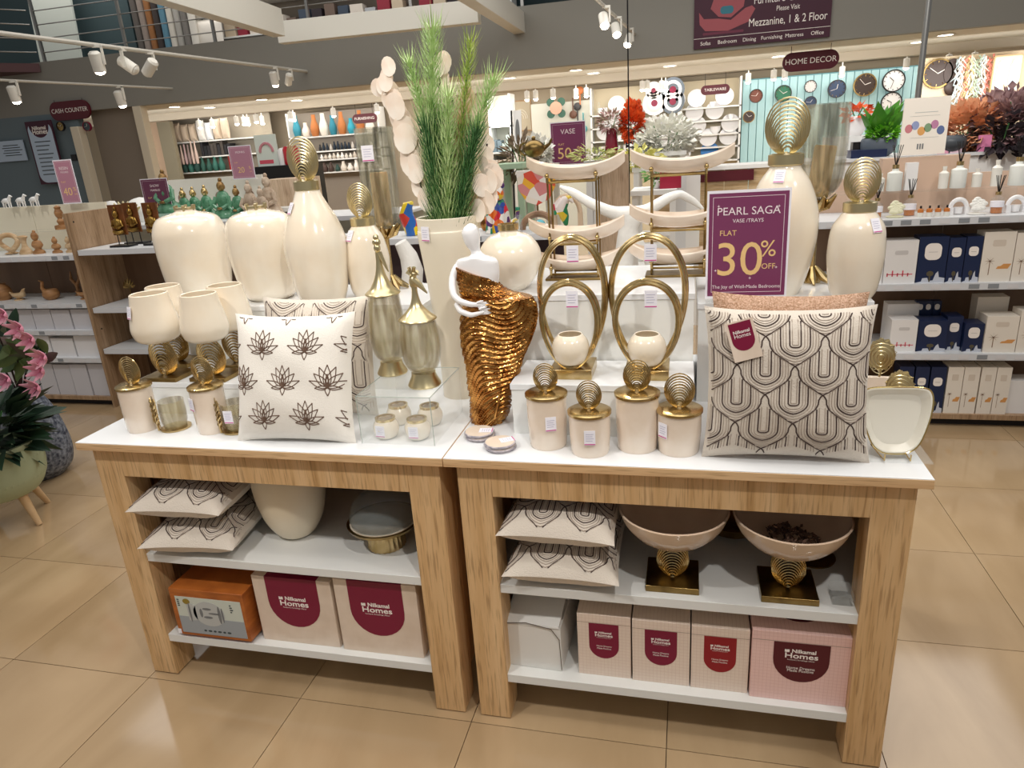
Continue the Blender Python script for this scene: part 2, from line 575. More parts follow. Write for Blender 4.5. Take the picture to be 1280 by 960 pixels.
# ---- track pipes and spotlights
pipe_m = mat('grey white track paint', '#b9b5ab', rough=.5)
lamp_m = mat('off white lamp housing', '#dedbd2', rough=.45)
bulb_m = mat('lit lamp face', '#ffffff', emit='#fff1dc', es=30)
def pipe(p, q, lab, r=.018):
    tag(obj('lighting_track', MB().tube([p, q], r, 8), pipe_m), lab, 'lighting track')
pipe((-3.986, 3.731, 2.950), (-3.585, 9.076, 2.950), 'long grey track pipe crossing in front of the railing, upper of the two', .022)
pipe((-6.429, 5.813, 2.900), (-5.938, 8.702, 2.900), 'thinner grey track pipe above the cash counter sign, lower of the two', .016)
pipe((0.986, 5.517, 3.000), (1.299, 10.652, 3.000), 'dark grey lighting track hanging over the hall centre with four lamps')
pipe((4.195, 9.919, 3.150), (4.915, 10.015, 3.150), 'short grey lighting track left of the steel post')
spot_me = None
def spotlight(p, tilt, rz, lab, s=1.0, lit=True):
    """cylinder lamp hanging from a bracket; p is the lamp's lower mouth"""
    t = thing('track_spotlight', lab, 'spotlight', p, rz)
    T_ = Matrix.Translation((0, 0, .07 * s)) @ Matrix.Rotation(tilt, 4, 'X') @ Matrix.Translation((0, 0, -.07 * s))
    obj('lamp_body', MB().lathe([(.03 * s, 0), (.045 * s, .0), (.045 * s, .13 * s), (.03 * s, .145 * s)], 16).xf(T_), lamp_m, t)
    obj('lamp_face', MB().ball((0, 0, .002), .038 * s, .038 * s, .026 * s, 14, 8).xf(T_), bulb_m if lit else lamp_m, t)
    obj('bracket', MB().box(.047 * s, .06 * s, -.012 * s, .012 * s, .05 * s, .18 * s).box(-.01 * s, .06 * s, -.012 * s, .012 * s, .17 * s, .19 * s), lamp_m, t)
    return t
for i, (p, tl, rz, lab, s, lit) in enumerate([
    ((-3.903, 4.841, 2.703), .3, .4, 'lit track spotlight hanging right of the railing corner', 1.3, True),
    ((-6.120, 7.632, 2.634), .2, 0, 'bright track spotlight above the cash counter sign', 1.4, True),
    ((-6.376, 6.124, 2.653), .2, .3, 'lit track spotlight at the far left edge', 1.3, True),
    ((-3.850, 5.537, 2.703), .9, 1.4, 'unlit white track spotlight turned sideways, right one of the twin pair', 1.3, False),
    ((-3.874, 5.229, 2.703), .9, -1.4, 'unlit white track spotlight turned sideways, left one of the twin pair', 1.3, False),
    ((-3.683, 7.772, 2.722), .2, .2, 'lit track spotlight at the end of the long pipe', 1.2, True),
    ((-3.657, 8.119, 2.741), .7, .9, 'unlit track spotlight at the end of the long pipe', 1.1, False),
    ((1.029, 6.218, 2.791), -.7, .3, 'lit spotlight at the top of the hanging centre track', 1.1, True),
    ((1.076, 6.995, 2.791), -.7, .3, 'second lit spotlight down the hanging centre track', 1.1, True),
    ((1.138, 8.017, 2.791), -.7, -.3, 'third lit spotlight down the hanging centre track', 1.1, True),
    ((1.212, 9.225, 2.791), -.2, 0, 'lowest lit spotlight of the hanging centre track', 1.1, True),
    ((4.425, 9.950, 2.922), -.3, .4, 'lit spotlight left of the steel post above the clocks', 1.2, True),
    ((4.736, 9.991, 2.922), .8, 1.2, 'unlit white spotlight left of the steel post above the clocks', 1.2, False)]):
    spotlight(p, tl, rz, lab, s, lit)
# ---- recessed downlights in the soffit
dl_ring = mesh('ring', MB().lathe([(.11, 0), (.11, -.012), (.09, -.012), (.09, -.004), (.11, 0)], 20), lamp_m)
dl_face = mesh('lamp_face', MB().lathe([(.088, -.006), (.088, -.002)], 18), mat('lit downlight', '#ffffff', emit='#fff3e0', es=14))
k = -1
for p in sorted([(-7.892, 9.266, 2.700), (-6.497, 9.274, 2.700), (-6.368, 10.039, 2.700), (-4.942, 9.427, 2.700), (-4.729, 10.184, 2.700), (-0.791, 9.638, 2.700), (0.277, 9.334, 2.700), (0.433, 10.135, 2.700), (1.586, 10.084, 2.700), (3.135, 10.132, 2.700), (4.906, 9.868, 2.700), (5.035, 9.194, 2.700)], key=lambda q: (q[0] - 1.88) / (q[1] + 1.7)):
    k += 1
    t = thing('downlight', 'round lit downlight, %s from the left along the cream soffit' % ORD[k], 'ceiling light', (p[0], min(max(p[1], 8.95), 10.3), 2.7), group='downlights in the soffit')
    obj('ring', dl_ring, None, t)
    obj('lamp_face', dl_face, None, t)
# ---- small lit spotlights under the rear ceiling
sp_b = mesh('lamp_body', MB().lathe([(.02, 0), (.045, 0), (.045, .13), (.02, .14)], 12), lamp_m)
sp_f = mesh('lamp_face', MB().ball((0, 0, .004), .04, .04, .035, 12, 8), bulb_m)
sp_s = mesh('stem', B(-.008, .008, -.008, .008, .13, .22), lamp_m)
k = -1
for p in sorted([(-7.484, 11.200, 2.669), (-7.191, 11.200, 2.531), (-6.518, 11.000, 2.696), (-6.552, 11.300, 2.575), (-6.031, 10.900, 2.658), (-6.598, 11.500, 2.478), (-6.277, 11.500, 2.471), (-5.370, 11.000, 2.472), (-5.471, 11.300, 2.499), (-4.484, 11.000, 2.451), (-3.615, 11.000, 2.498), (-0.826, 11.000, 2.664), (-0.675, 11.000, 2.614), (-0.372, 11.000, 2.577), (-0.036, 11.400, 2.520), (0.144, 11.400, 2.467), (1.134, 10.900, 2.731), (1.205, 11.000, 2.587), (1.427, 11.300, 2.538), (1.486, 11.500, 2.494), (3.173, 11.000, 2.450), (3.337, 11.000, 2.495), (5.070, 11.000, 2.496), (5.984, 11.000, 2.656), (5.642, 11.000, 2.687), (4.281, 11.600, 2.409), (2.812, 11.300, 2.378)], key=lambda q: (q[0] - 1.88) / (q[1] + 1.7)):
    k += 1
    t = thing('rear_spotlight', 'small lit spotlight below the rear ceiling, %s from the left' % ORD[k], 'spotlight', (p[0], p[1], 2.44), group='small spotlights under the rear ceiling')
    obj('lamp_body', sp_b, None, t)
    obj('lamp_face', sp_f, None, t)
    obj('stem', sp_s, None, t, scale=(1, 1, 1))

# ================================================================ DISPLAY TABLES
TT = .934          # table top surface
DEP = .95          # table depth
def table(x0, x1, lab, riser_lab):
    W_ = x1 - x0
    t = thing('display_table', lab, 'table', (x0, 0, 0), group='display tables')
    for (lx, ly) in ((0, 0), (W_ - .1, 0), (0, DEP - .1), (W_ - .1, DEP - .1)):
        obj('leg', B(lx, lx + .1, ly, ly + .1, .004, TT - .026), oak, t, bevel=.0015)
        obj('foot_pad', B(lx + .01, lx + .09, ly + .01, ly + .09, 0, .004), black, t)
    obj('apron', B(.1, W_ - .1, 0, .022, .805, TT - .026), oak, t, bevel=.001)
    obj('apron', B(.1, W_ - .1, DEP - .022, DEP, .805, TT - .026), oak, t, bevel=.001)
    for sx in (0, W_ - .022):
        obj('side_panel', B(sx, sx + .022, .1, DEP - .1, .12, TT - .026), oak, t)
    tp = obj('tabletop', B(-.027, W_ + .024, -.031, DEP + .03, TT - .026, TT - .002), oakx, t, bevel=.001)
    obj('laminate', B(-.026, W_ + .023, -.030, DEP + .029, TT - .002, TT), white_lam, t)
    for z, in ((.509,), (.176,)):
        obj('shelf', B(.022, W_ - .022, .004, DEP - .03, z - .03, z), shelf_white, t, bevel=.001)
    obj('back_panel', B(.1, W_ - .1, DEP - .03, DEP - .023, .12, .805), dark_gap, t)
    return t
table(0, 1.2, 'oak display table with white top on the left, lotus cushion in front', '')
table(1.253, 2.439, 'oak display table with white top on the right, carrying the large discount sign', '')

def riser(x0, x1, y0, y1, z0, z1, lab, m=None):
    t = thing('riser_box', lab, 'riser', ((x0 + x1) / 2, y0, z0), group='white risers on the tables')
    hw = (x1 - x0) / 2
    D_, H_ = y1 - y0, z1 - z0
    m = m or white_gloss
    obj('top_board', B(-hw, hw, 0, D_, H_ - .018, H_), white_lam, t, bevel=.001)
    obj('front_panel', B(-hw + .003, hw - .003, .003, .018, 0, H_ - .018), m, t)
    obj('back_panel', B(-hw + .003, hw - .003, D_ - .018, D_ - .003, 0, H_ - .018), m, t)
    for s in (-1, 1):
        a, b = sorted((s * (hw - .003), s * (hw - .018)))
        obj('side_panel', B(a, b, .018, D_ - .018, 0, H_ - .018), m, t)
    return t
LZ1, LZ2, RZ1, RZ2, RZ3 = 1.05, 1.25, 1.091, 1.30, 1.255
riser(.0, .50, .232, .5, TT, LZ1, 'low white riser under the gold leaf vase stands')
riser(.02, 1.0, .52, .90, TT, LZ2, 'tall white riser under the two shouldered urns and the teardrop vases')
riser(1.385, 1.907, .159, .395, TT, RZ1, 'low white riser under the two gold ring candle holders')
riser(1.33, 1.907, .40, .90, TT, RZ2, 'tall glossy white riser behind the gold ring candle holders')
riser(1.915, 2.41, .46, .90, TT, RZ3, 'tall white riser carrying the discount sign and pearl vases on the right')

# ================================================================ SHARED ORNAMENTS
def leaf_mb(n=13, wr=.82, r=.02):
    """nested wire arches meeting at the foot, height 1"""
    m = MB()
    for i in range(2, n + 1):
        k = i / n
        b = .5 * k
        a = .5 * wr * (k ** .9)
        pts = [(a * sin(t), .018 * (n - i) * -.5 + .03 * cos(t), b - b * cos(t)) for t in [2 * pi * j / 26 for j in range(26)]]
        m.tube(pts, r * (1.0 if i % 3 else 1.35), 6, closed=True)
    m.ball((0, 0, .02), .05, .04, .03, 10, 6)
    return m
LEAF = mesh('wire_leaf', leaf_mb(), gold)
LEAFC = mesh('wire_leaf_pale', leaf_mb(14, .78, .0175), champagne)
LEAFD = mesh('wire_leaf_dark', leaf_mb(), gold_dark)

def price_tag(parent, x, y, z, rz=0, rx=0, ry=0, w_=.03, h_=.042):
    o = obj('price_tag', B(-w_ / 2, w_ / 2, -.0006, .0006, -h_, 0), tag_white, parent, loc=(x, y, z), rot=(rx, ry, rz))
    obj('print_line', B(-w_ * .48, w_ * .48, -.0012, -.0006, -h_ * .96, -h_ * .9), tag_pink, o)
    for k in range(4):
        obj('print_line', B(-w_ * .35, w_ * (.35 - .1 * (k % 2)), -.0011, -.0006, -h_ * (.25 + .15 * k), -h_ * (.22 + .15 * k)), tag_grey, o)
    return o

def tag_on(parent, keys, ang, z, zoff=0, w_=.03, h_=.042):
    """hang a tag flat against a lathed body at angle ang (0 = towards the aisle), its top edge at height z"""
    def rad(q):
        for (r0, z0), (r1, z1) in zip(keys, keys[1:]):
            if z0 <= q <= z1:
                return r0 + (r1 - r0) * (q - z0) / max(z1 - z0, 1e-6)
        return keys[-1][0]
    rt, rb = rad(z + zoff), rad(z - h_ + zoff)
    R_ = max(rt, rb, rad(z - h_ * .5 + zoff)) + .0035
    tl = math.atan2(rb - rt, h_)
    if tl > 0:
        R_ = rt + .0045
    o = price_tag(parent, R_ * sin(ang), -R_ * cos(ang), z, ang, 0, 0, w_, h_)
    o.rotation_euler = (-max(tl, 0), 0, ang)
    return o

def smooth_prof(keys, n=5):
    """catmull-rom through (r, z) key points"""
    out = []
    K = [keys[0]] + keys + [keys[-1]]
    for i in range(1, len(K) - 2):
        p0, p1, p2, p3 = K[i - 1], K[i], K[i + 1], K[i + 2]
        for j in range(n):
            t = j / n
            out.append(tuple(max(.0005, .5 * (2 * p1[k] + (-p0[k] + p2[k]) * t + (2 * p0[k] - 5 * p1[k] + 4 * p2[k] - p3[k]) * t * t + (-p0[k] + 3 * p1[k] - 3 * p2[k] + p3[k]) * t ** 3)) if k == 0 else
                             .5 * (2 * p1[k] + (-p0[k] + p2[k]) * t + (2 * p0[k] - 5 * p1[k] + 4 * p2[k] - p3[k]) * t * t + (-p0[k] + 3 * p1[k] - 3 * p2[k] + p3[k]) * t ** 3) for k in (0, 1)))
    out.append(keys[-1])
    return out

def vessel(keys, wall=.006, depth=None):
    """outer profile plus an inner wall going back down"""
    o = smooth_prof(keys)
    inner = [(max(r - wall, .001), z + (wall if z < wall * 2 else 0)) for r, z in o if z > (depth if depth is not None else wall)][::-1]
    return [(0.0005, o[0][1])] + o + [(o[-1][0] - wall * .5, o[-1][1] + wall * .3)] + inner + [(0.0005, inner[-1][1])]

# ================================================================ VASES ON THE TALL RISERS
def leaf_vase(loc, keys, collar_r, collar_h, leaf_h, lab, tagpos=None, rz=0, name='leaf_stopper_vase', pale=True):
    t = thing(name, lab, 'vase', loc, rz, group='pearl vases with leaf stoppers')
    top = keys[-1][1]
    tkeys = keys
    obj('body', MB().lathe(vessel(keys), 40), pearl, t)
    obj('collar', MB().lathe([(collar_r * .9, top - .004), (collar_r, top), (collar_r, top + collar_h), (collar_r * .8, top + collar_h + .003)], 28), champagne, t)
    obj('stopper_leaf', LEAFC if pale else LEAF, None, t, loc=(0, 0, top + collar_h), scale=leaf_h)
    if tagpos:
        tag_on(t, keys, *tagpos)
    return t

def at(x, y_, z):
    return (x, y_, z)
# left riser
leaf_vase((0.600, .57, LZ2), [(0.0740, 0.0000), (0.0925, 0.0510), (0.1070, 0.1520), (0.1091, 0.2230), (0.0891, 0.2925), (0.0581, 0.3545), (0.0441, 0.3865), (0.0410, 0.3970)], .043, .03, 1.815 - 1.670, 'tall teardrop pearl vase with wire leaf top on the left riser', (-.7, .36))
leaf_vase((0.743 + .01, .65, LZ2), [(0.0515, 0.0000), (0.0705, 0.0340), (0.0790, 0.1080), (0.0800, 0.1515), (0.0680, 0.2145), (0.0495, 0.2480), (0.0400, 0.2620)], .043, .026, 1.661 - 1.552 + .01, 'smaller pearl vase with wire leaf top beside the tall teardrop vase', (-.5, .25))
# right riser
leaf_vase((2.162, .60, RZ3), [(0.0595, 0.0000), (0.0805, 0.0530), (0.0980, 0.1400), (0.1041, 0.2130), (0.0961, 0.2735), (0.0731, 0.3365), (0.0476, 0.3735), (0.0431, 0.3875)], .05, .028, 1.821 - 1.664, 'largest pearl vase with wire leaf top, standing behind the large discount sign', (-.35, .375))
leaf_vase((2.360, .52, RZ3), [(0.0530, 0.0000), (0.0660, 0.0280), (0.0760, 0.0995), (0.0775, 0.1465), (0.0711, 0.2040), (0.0510, 0.2380), (0.0405, 0.2515)], .045, .024, 1.651 - 1.529, 'egg shaped pearl vase with wire leaf top at the right end of the riser', (.55, .235))

def urn(loc, keys, lab, tagpos):
    t = thing('shouldered_urn', lab, 'vase', loc, group='shouldered pearl urns')
    obj('body', MB().lathe(vessel(keys), 44), pearl, t)
    top = keys[-1][1]
    m = MB()
    for k in range(6):
        a = 2 * pi * k / 6
        m.tube([(.034 * cos(a), .034 * sin(a), top - .012), (.038 * cos(a), .038 * sin(a), top + .012)], .006, 6)
    m.lathe([(.034, top - .004), (.04, top - .004), (.04, top + .003), (.034, top + .003)], 24)
    obj('neck_prongs', m, champagne, t)
    tag_on(t, keys, *tagpos)
    return t
urn((0.324, .67, LZ2), [(0.0765, 0.0000), (0.1040, 0.0310), (0.1225, 0.1290), (0.1281, 0.2190), (0.1216, 0.2775), (0.0991, 0.3125), (0.0460, 0.3300), (0.0365, 0.3355), (0.0361, 0.3440)], 'shouldered pearl urn standing clear beside the teardrop vase', (-.6, .3295))
urn((-0.030, .73, LZ2), [(0.0905, 0.0000), (0.1160, 0.0240), (0.1325, 0.1275), (0.1381, 0.2220), (0.1331, 0.2710), (0.1076, 0.3140), (0.0495, 0.3320), (0.0391, 0.3380), (0.0391, 0.3470)], 'shouldered pearl urn behind the gold leaf vase stands', (-.7, .32))

# round cream moon vase behind the bronze lady
t = thing('moon_vase', 'round cream moon vase with gold rim, behind the bronze draped lady', 'vase', (1.333 - .01, .51, RZ2))
k_ = [(.045, 0), (.075, .03), (.1, .085), (.098, .13), (.07, .17), (.035, .185), (.03, .195)]
obj('body', MB().lathe(vessel(k_), 36), pearl, t)
obj('rim', MB().lathe([(.03, .193), (.034, .193), (.034, .212), (.028, .212), (.03, .193)], 24), gold, t)

# ================================================================ LEAF VASE STANDS (four) on the low left riser
def stand_vase(loc, sc, lab, tagpos=None):
    t = thing('leaf_stand_vase', lab, 'vase', loc, group='pearl vases on gold leaf stands')
    obj('base_plate', B(-.07, .07, -.048, .072, 0, .014), gold_dark, t, bevel=.002)
    obj('stand_leaf', LEAF, None, t, loc=(0, 0, .014), scale=.132)
    k = [(.02, .132), (.05, .135), (.074, .147), (.083, .165), (.087, .19), (.081, .23), (.072, .275), (.066, .315)]
    tkeys = [(r * sc, .137 + (z - .137) * sc) for r, z in k]
    obj('body', MB().lathe(vessel(tkeys), 36), pearl, t)
    if tagpos:
        tag_on(t, tkeys, *tagpos)
    return t
stand_vase((0.107, .283, LZ1), .93, 'tapered pearl vase on gold leaf stand, front left of the four, tag on its side', (-.5, .27))
stand_vase((0.296, .29, LZ1), .9, 'tapered pearl vase on gold leaf stand, front right of the four, without tag')
stand_vase((0.034, .44, LZ1), .9, 'tapered pearl vase on gold leaf stand, back left of the four', (-.6, .28))
stand_vase((0.294, .435, LZ1), .9, 'tapered pearl vase on gold leaf stand, back right of the four', (-.6, .29))

# ================================================================ CANISTERS
def canister(loc, r, h, leaf, lab, tagpos=None, group='pearl canisters with leaf lids', m=None, tilt=0):
    t = thing('lidded_canister', lab, 'canister', loc, group=group)
    obj('body', MB().lathe([(.0005, 0), (r * .9, 0), (r * .94, .006), (r, h * .5), (r * 1.0, h)], 40), m or pearl2, t)
    tkeys = [(r * .9, 0), (r, h * .5), (r, h)]
    lid = obj('lid', MB().lathe([(r * .9, h), (r * 1.07, h), (r * 1.07, h + .007), (r * .9, h + .012), (.0005, h + .012)], 40), gold if tilt == 0 else gold_dark, t)
    obj('knob_leaf', LEAF, None, lid, loc=(0, 0, h + .01), scale=leaf)
    if tagpos:
        tag_on(t, tkeys, *tagpos)
    return t
G = 'right-hand pearl canisters with leaf lids'
canister((1.505, .095, TT), .056, .15, .082, 'tall canister at the left end of the four in front of the ring holders', (.35, .105), G)
canister((1.630, .058, TT), .056, .115, .082, 'short canister between the two tall ones, tag low on its front', (.12, .085), G)
canister((1.756, .098, TT), .058, .155, .088, 'tall canister without a tag, third in the row of four', None, G)
canister((1.868, .088, TT), .058, .115, .095, 'short canister at the right end of the row, tag on its left side', (-.75, .095), G)
G = 'left-hand pearl canisters with leaf lids'
canister((0.129, .10, TT), .052, .148, .092, 'pearl canister nearest the left corner of the table', None, G)
canister((0.393, .11, TT), .052, .148, .092, 'pearl canister between the two amber glass candle cups', (-.5, .125), G)

# ================================================================ GLASS CUPS WITH GOLD LEAF
def leafy_mb():
    m = MB()
    for k in range(5):
        for s in (-1, 1):
            z0 = .02 + k * .017
            pts = [(0, 0, z0), (s * .014, -.004, z0 + .012), (s * (.028 - k * .003), -.002, z0 + .024)]
            m.tube(pts, [.0035, .005, .0015], 6)
    m.tube([(0, 0, 0), (0, -.003, .06), (0, 0, .12)], [.004, .003, .0015], 6)
    for k in range(7):
        m.tube([(0, 0, .008 + k * .014), (.02, .002, .016 + k * .014), (0, .004, .024 + k * .014)], .0018, 5)
        m.tube([(0, 0, .008 + k * .014), (-.02, .002, .016 + k * .014), (0, .004, .024 + k * .014)], .0018, 5)
    return m
LEAFY = mesh('leaf_spray', leafy_mb(), gold)
for (u, v, yc, lab, tg, s) in ((215, 540, .115, 'amber glass candle cup with gold leaf between the two left canisters', False, 1), (291, 543, .115, 'amber glass candle cup with gold leaf half hidden by the lotus cushion', True, 1)):
    t = thing('candle_cup', lab, 'candle holder', ((.243 if u == 215 else .478), yc, TT), group='amber glass candle cups')
    obj('base_plate', MB().lathe([(.046, 0), (.048, .002), (.048, .006), (.04, .008)], 28), gold, t)
    obj('glass', MB().lathe([(.001, .01), (.036, .01), (.041, .03), (.043, .06), (.041, .098), (.0395, .098), (.041, .06), (.039, .03), (.034, .013), (.001, .013)], 32), amber_glass, t)
    obj('leaf_spray', LEAFY, None, t, loc=(-.036, -.036, .004), rot=(0, 0, -.6))
    if tg:
        price_tag(t, .01, -.05, .085, .1)

# ================================================================ RING CANDLE HOLDERS
def ring_holder(loc, H_, W_, lab, rz=0):
    """gold box foot, one tall and one small oval of twin rods, pearl globe cup in the small oval"""
    t = thing('ring_candle_holder', lab, 'candle holder', loc, rz, group='gold ring candle holders')
    obj('foot_block', B(-.062, .062, -.06, .07, 0, .03), gold, t, bevel=.0015)
    def oval(name, h, w_, yo, r=.0065):
        m = MB()
        for dy, dw in ((-.008, 0), (.006, .012)):
            m.tube([((w_ + dw) / 2 * sin(a) * (1 - .14 * cos(a) * -1 * -1), yo + dy, .03 + (h + dw * .5) / 2 * (1 - cos(a))) for a in [2 * pi * j / 48 for j in range(48)]], r, 8, closed=True)
        m.box(-.012, .012, yo - .012, yo + .012, .024, .034)
        return obj(name, m, gold, t)
    oval('tall_ring', H_, W_, .03)
    oval('small_ring', H_ * .68, W_ * .84, -.035)
    g = obj('globe_cup', MB().lathe(vessel([(.018, .046), (.04, .056), (.054, .088), (.05, .118), (.036, .137)], .004), 32), pearl, t, loc=(0, -.035, -.006))
    obj('globe_stem', MB().lathe([(.014, .028), (.008, .034), (.012, .042)], 16), gold, t, loc=(0, -.035, 0))
    for (x, z, yy) in ((.008, H_ + .02, .012), (.012, H_ * .68 + .02, -.053)):
        price_tag(t, x, yy, z - .008, w_=.034, h_=.048)
    return t
ring_holder((1.557, .265, RZ1), 1.487 - RZ1 - .03, .185, 'gold ring candle holder with pearl globe beside the bronze lady')
ring_holder((1.775, .265, RZ1), 1.484 - RZ1 - .03, .2, 'gold ring candle holder with pearl globe next to the flowered cushion side')

# ================================================================ BOAT TRAYS
def boat_mb(L=.325, Wd=.12, D_=.04):
    m = MB()
    def f(side):
        def g(u, v):
            x = (u - .5) * L
            s = 2 * u - 1
            rim = D_ + .03 * s * s + .01 * abs(s) ** 5
            wd = Wd / 2 * max(1 - abs(s) ** 2.2, .015)
            ph = (v - .5) * pi
            t_ = .005 if side else 0
            yy = (wd - t_ * .6) * sin(ph)
            zb = rim * (.75 * s * s) * .8
            z = zb + (rim - zb) * (1 - cos(ph) ** .9 * 1) if False else zb + (rim - zb) * abs(sin(ph)) ** 1.8
            return (x, yy, z + t_)
        return g
    m.grid(f(0), 28, 12)
    m.grid(f(1), 28, 12)
    n = 29
    for j in (0, 12):
        a0, b0 = j * n, 13 * n + j * n
        m.f += [(a0 + i, a0 + i + 1, b0 + i + 1, b0 + i) for i in range(28)]
    return m
BOAT = mesh('boat_tray', boat_mb(), pearl2)
def tray_tower(loc, tiers, lab, rz=0, W_=.16):
    t = thing('tray_tower', lab, 'tray stand', loc, rz, group='three tier boat tray towers')
    obj('base_plate', B(-W_ / 2 - .02, W_ / 2 + .02, -.05, .05, 0, .008), gold_dark, t, bevel=.001)
    for sx in (-1, 1):
        for sy in (-1, 1):
            obj('post', MB().tube([(sx * W_ / 2, sy * .034, .006), (sx * W_ / 2, sy * .034, tiers[-1] + .03)], .0035, 6), gold_dark, t)
    for i, z in enumerate(tiers):
        for sy in (-1, 1):
            obj('cross_bar', MB().tube([(-W_ / 2, sy * .034, z), (W_ / 2, sy * .034, z)], .004, 6), gold_dark, t)
            for sx in (-1, 1):
                obj('finial', MB().ball((sx * W_ / 2, sy * .042, z + .022), .0075, seg=10, rings=7).tube([(sx * W_ / 2, sy * .042, z), (sx * W_ / 2, sy * .042, z + .02)], .004, 6), gold, t)
        obj('boat_tray', BOAT, None, t, loc=(.004 * i, 0, z + .004), scale=(1.0 - .0 * i, 1, 1))
    return t
zt = lambda v: v
tray_tower((1.512, .68, RZ2), [.02, 1.421 - RZ2, 1.623 - RZ2], 'tray tower behind the left ring holder, half price sign above it')
tray_tower((1.852, .70, RZ2), [.03, 1.452 - RZ2, 1.625 - RZ2], 'tray tower partly behind the large discount sign', W_=.17)

# ================================================================ CUSHIONS
def pillow_fn(W_, H_, T_, pinch=.07, wr=.004):
    def f(u, v, side):
        """u, v in -1..1; side -1 = front"""
        x = W_ / 2 * u * (1 - pinch * (1 - abs(v) ** 2.5))
        z = H_ / 2 * v * (1 - pinch * (1 - abs(u) ** 2.5))
        e = max((1 - abs(u) ** 3.2) * (1 - abs(v) ** 3.2), 0)
        y = side * T_ / 2 * (e ** .55)
        y += side * wr * sin(7 * u + 3 * v) * sin(5 * v - 2 * u) * e
        return Vector((x, y, z))
    return f
def pillow_mesh(W_, H_, T_, m, name='cushion_cover'):
    f = pillow_fn(W_, H_, T_)
    b = MB()
    N = 26
    for side in (-1, 1):
        b.grid(lambda a, c: f(2 * a - 1, (2 * c - 1) * -side, side), N, N)
    return mesh(name, b, m, ang=60), f
def ribbons(f, lines, w_, lift=.0016, side=-1):
    m = MB()
    for L in lines:
        pts = []
        for (u, v) in L:
            if abs(u) > .97 or abs(v) > .95:
                pts.append(None)
                continue
            e = .004
            p = f(u, v, side)
            n = (f(u + e, v, side) - p).cross(f(u, v + e, side) - p)
            n = n.normalized() * (1 if n.y * side > 0 else -1) if n.length > 0 else Vector((0, side, 0))
            pts.append((p, n))
        run = []
        def flush():
            if len(run) < 2:
                return
            vs = []
            for i, (p, n) in enumerate(run):
                t = run[min(i + 1, len(run) - 1)][0] - run[max(i - 1, 0)][0]
                s_ = t.cross(n)
                s_ = s_.normalized() * (w_ / 2) if s_.length > 0 else Vector((w_ / 2, 0, 0))
                vs += [p - s_ + n * .0002, p + n * lift, p + s_ + n * .0002]
            fs = []
            for i in range(len(run) - 1):
                a = i * 3
                fs += [(a, a + 1, a + 4, a + 3), (a + 1, a + 2, a + 5, a + 4)]
            m.add(vs, fs)
        for q in pts:
            if q is None:
                flush()
                run.clear()
            else:
                run.append(q)
        flush()
    return m
def ogee_lines(nx, rows, hs, offs=0, r0=-2, lo=.35):
    """nx motifs across, rows half-steps; returns lines in (u, v)"""
    a = 2 / nx / 2
    st = 2 / rows
    out = []
    for r in range(r0, int(rows) + 2):
        cz = -1 + (r + lo) * st
        for k in range(-1, int(nx) + 2):
            cx = -1 + (k + (.5 if r % 2 else 0) + offs) * 2 * a
            for h in hs:
                if h > .8:
                    P_ = [(0, 0), (.12, .06), (.35, .2), (.6, .36), (.78, .52), (.86, .68), (.87, .82), (.93, .93), (1, 1)]
                    half = P_
                else:
                    yb = (1 - h / .86) * .8
                    yt = 1 + (1 - h) * .62
                    ym = .72
                    half = [(h * sin(j / 8 * pi / 2) ** (1.0 if h > .35 else .8), yb + (ym - yb) * (j / 8) ** (1.5 if h > .35 else 2)) for j in range(9)] + [(h, ym + (yt - ym) * .5), (h * .97, yt)]
                ln = [(-x, z) for x, z in half[::-1]] + half[1:]
                out.append([(cx + x * a, cz + z * st) for x, z in ln])
    return out
def lotus_lines(cols, sc):
    out = []
    def petal(cx, cz, ang, L, w_, base=0.0):
        pts = []
        for j in range(9):
            t = j / 8
            pts.append((w_ * sin(pi * t ** .8) * (1 - t * .25), L * t))
        pts = pts + [(-x, z) for x, z in pts[::-1]]
        ca, sa = cos(ang), sin(ang)
        return [(cx + (x * ca + (z + base) * sa) * sc[0], cz + (-x * sa + (z + base) * ca) * sc[1]) for x, z in pts]
    for (cx, cz) in cols:
        out.append(petal(cx, cz - .02, 0, 1.0, .2))
        out.append(petal(cx, cz - .02, 0, .6, .09))
        for s in (-1, 1):
            out.append(petal(cx, cz, s * .42, .92, .19))
            out.append(petal(cx, cz, s * .85, .86, .18))
            out.append(petal(cx, cz - .02, s * 1.25, .95, .14))
            out.append(petal(cx, cz - .02, s * 1.62, .62, .1))
        out.append(petal(cx, cz, pi, .42, .12))
    return out

OG_D, OG_M = (.87, .5, .19), (.78, .69, .59, .41, .31, .1)
def ogee_cushion(name, W_, H_, T_, lab, loc, rot, nx=2.9, rows=5, offs=0, group=None, cat='cushion', r0=-2, lo=.35):
    me, f = pillow_mesh(W_, H_, T_, linen2)
    t = thing(name, lab, cat, loc, rot=rot, group=group)
    obj('cushion_cover', me, None, t)
    obj('embroidery', ribbons(f, ogee_lines(nx, rows, OG_D, offs, r0, lo), .0036, .0022), thread_dark, t)['kind'] = 'stuff'
    obj('embroidery', ribbons(f, ogee_lines(nx, rows, OG_M, offs, r0, lo), .0026, .0015), thread_mid, t)['kind'] = 'stuff'
    return t
# lotus cushion, front left
me, f = pillow_mesh(.40, .40, .13, linen)
t = thing('lotus_cushion', 'white square cushion embroidered with brown lotus flowers, leaning on the left table', 'cushion', (0.695 + .03, .10, TT + .187), rot=(-.30, .0, .03))
obj('cushion_cover', me, None, t)
cols = []
for r in range(-2, 3):
    for k in range(-2, 3):
        cols.append((k * .74 + (.37 if r % 2 else 0) - .02, r * .56 - .12))
obj('embroidery', ribbons(f, lotus_lines(cols, (.32, .35)), .003, .0018), thread_lotus, t)['kind'] = 'stuff'
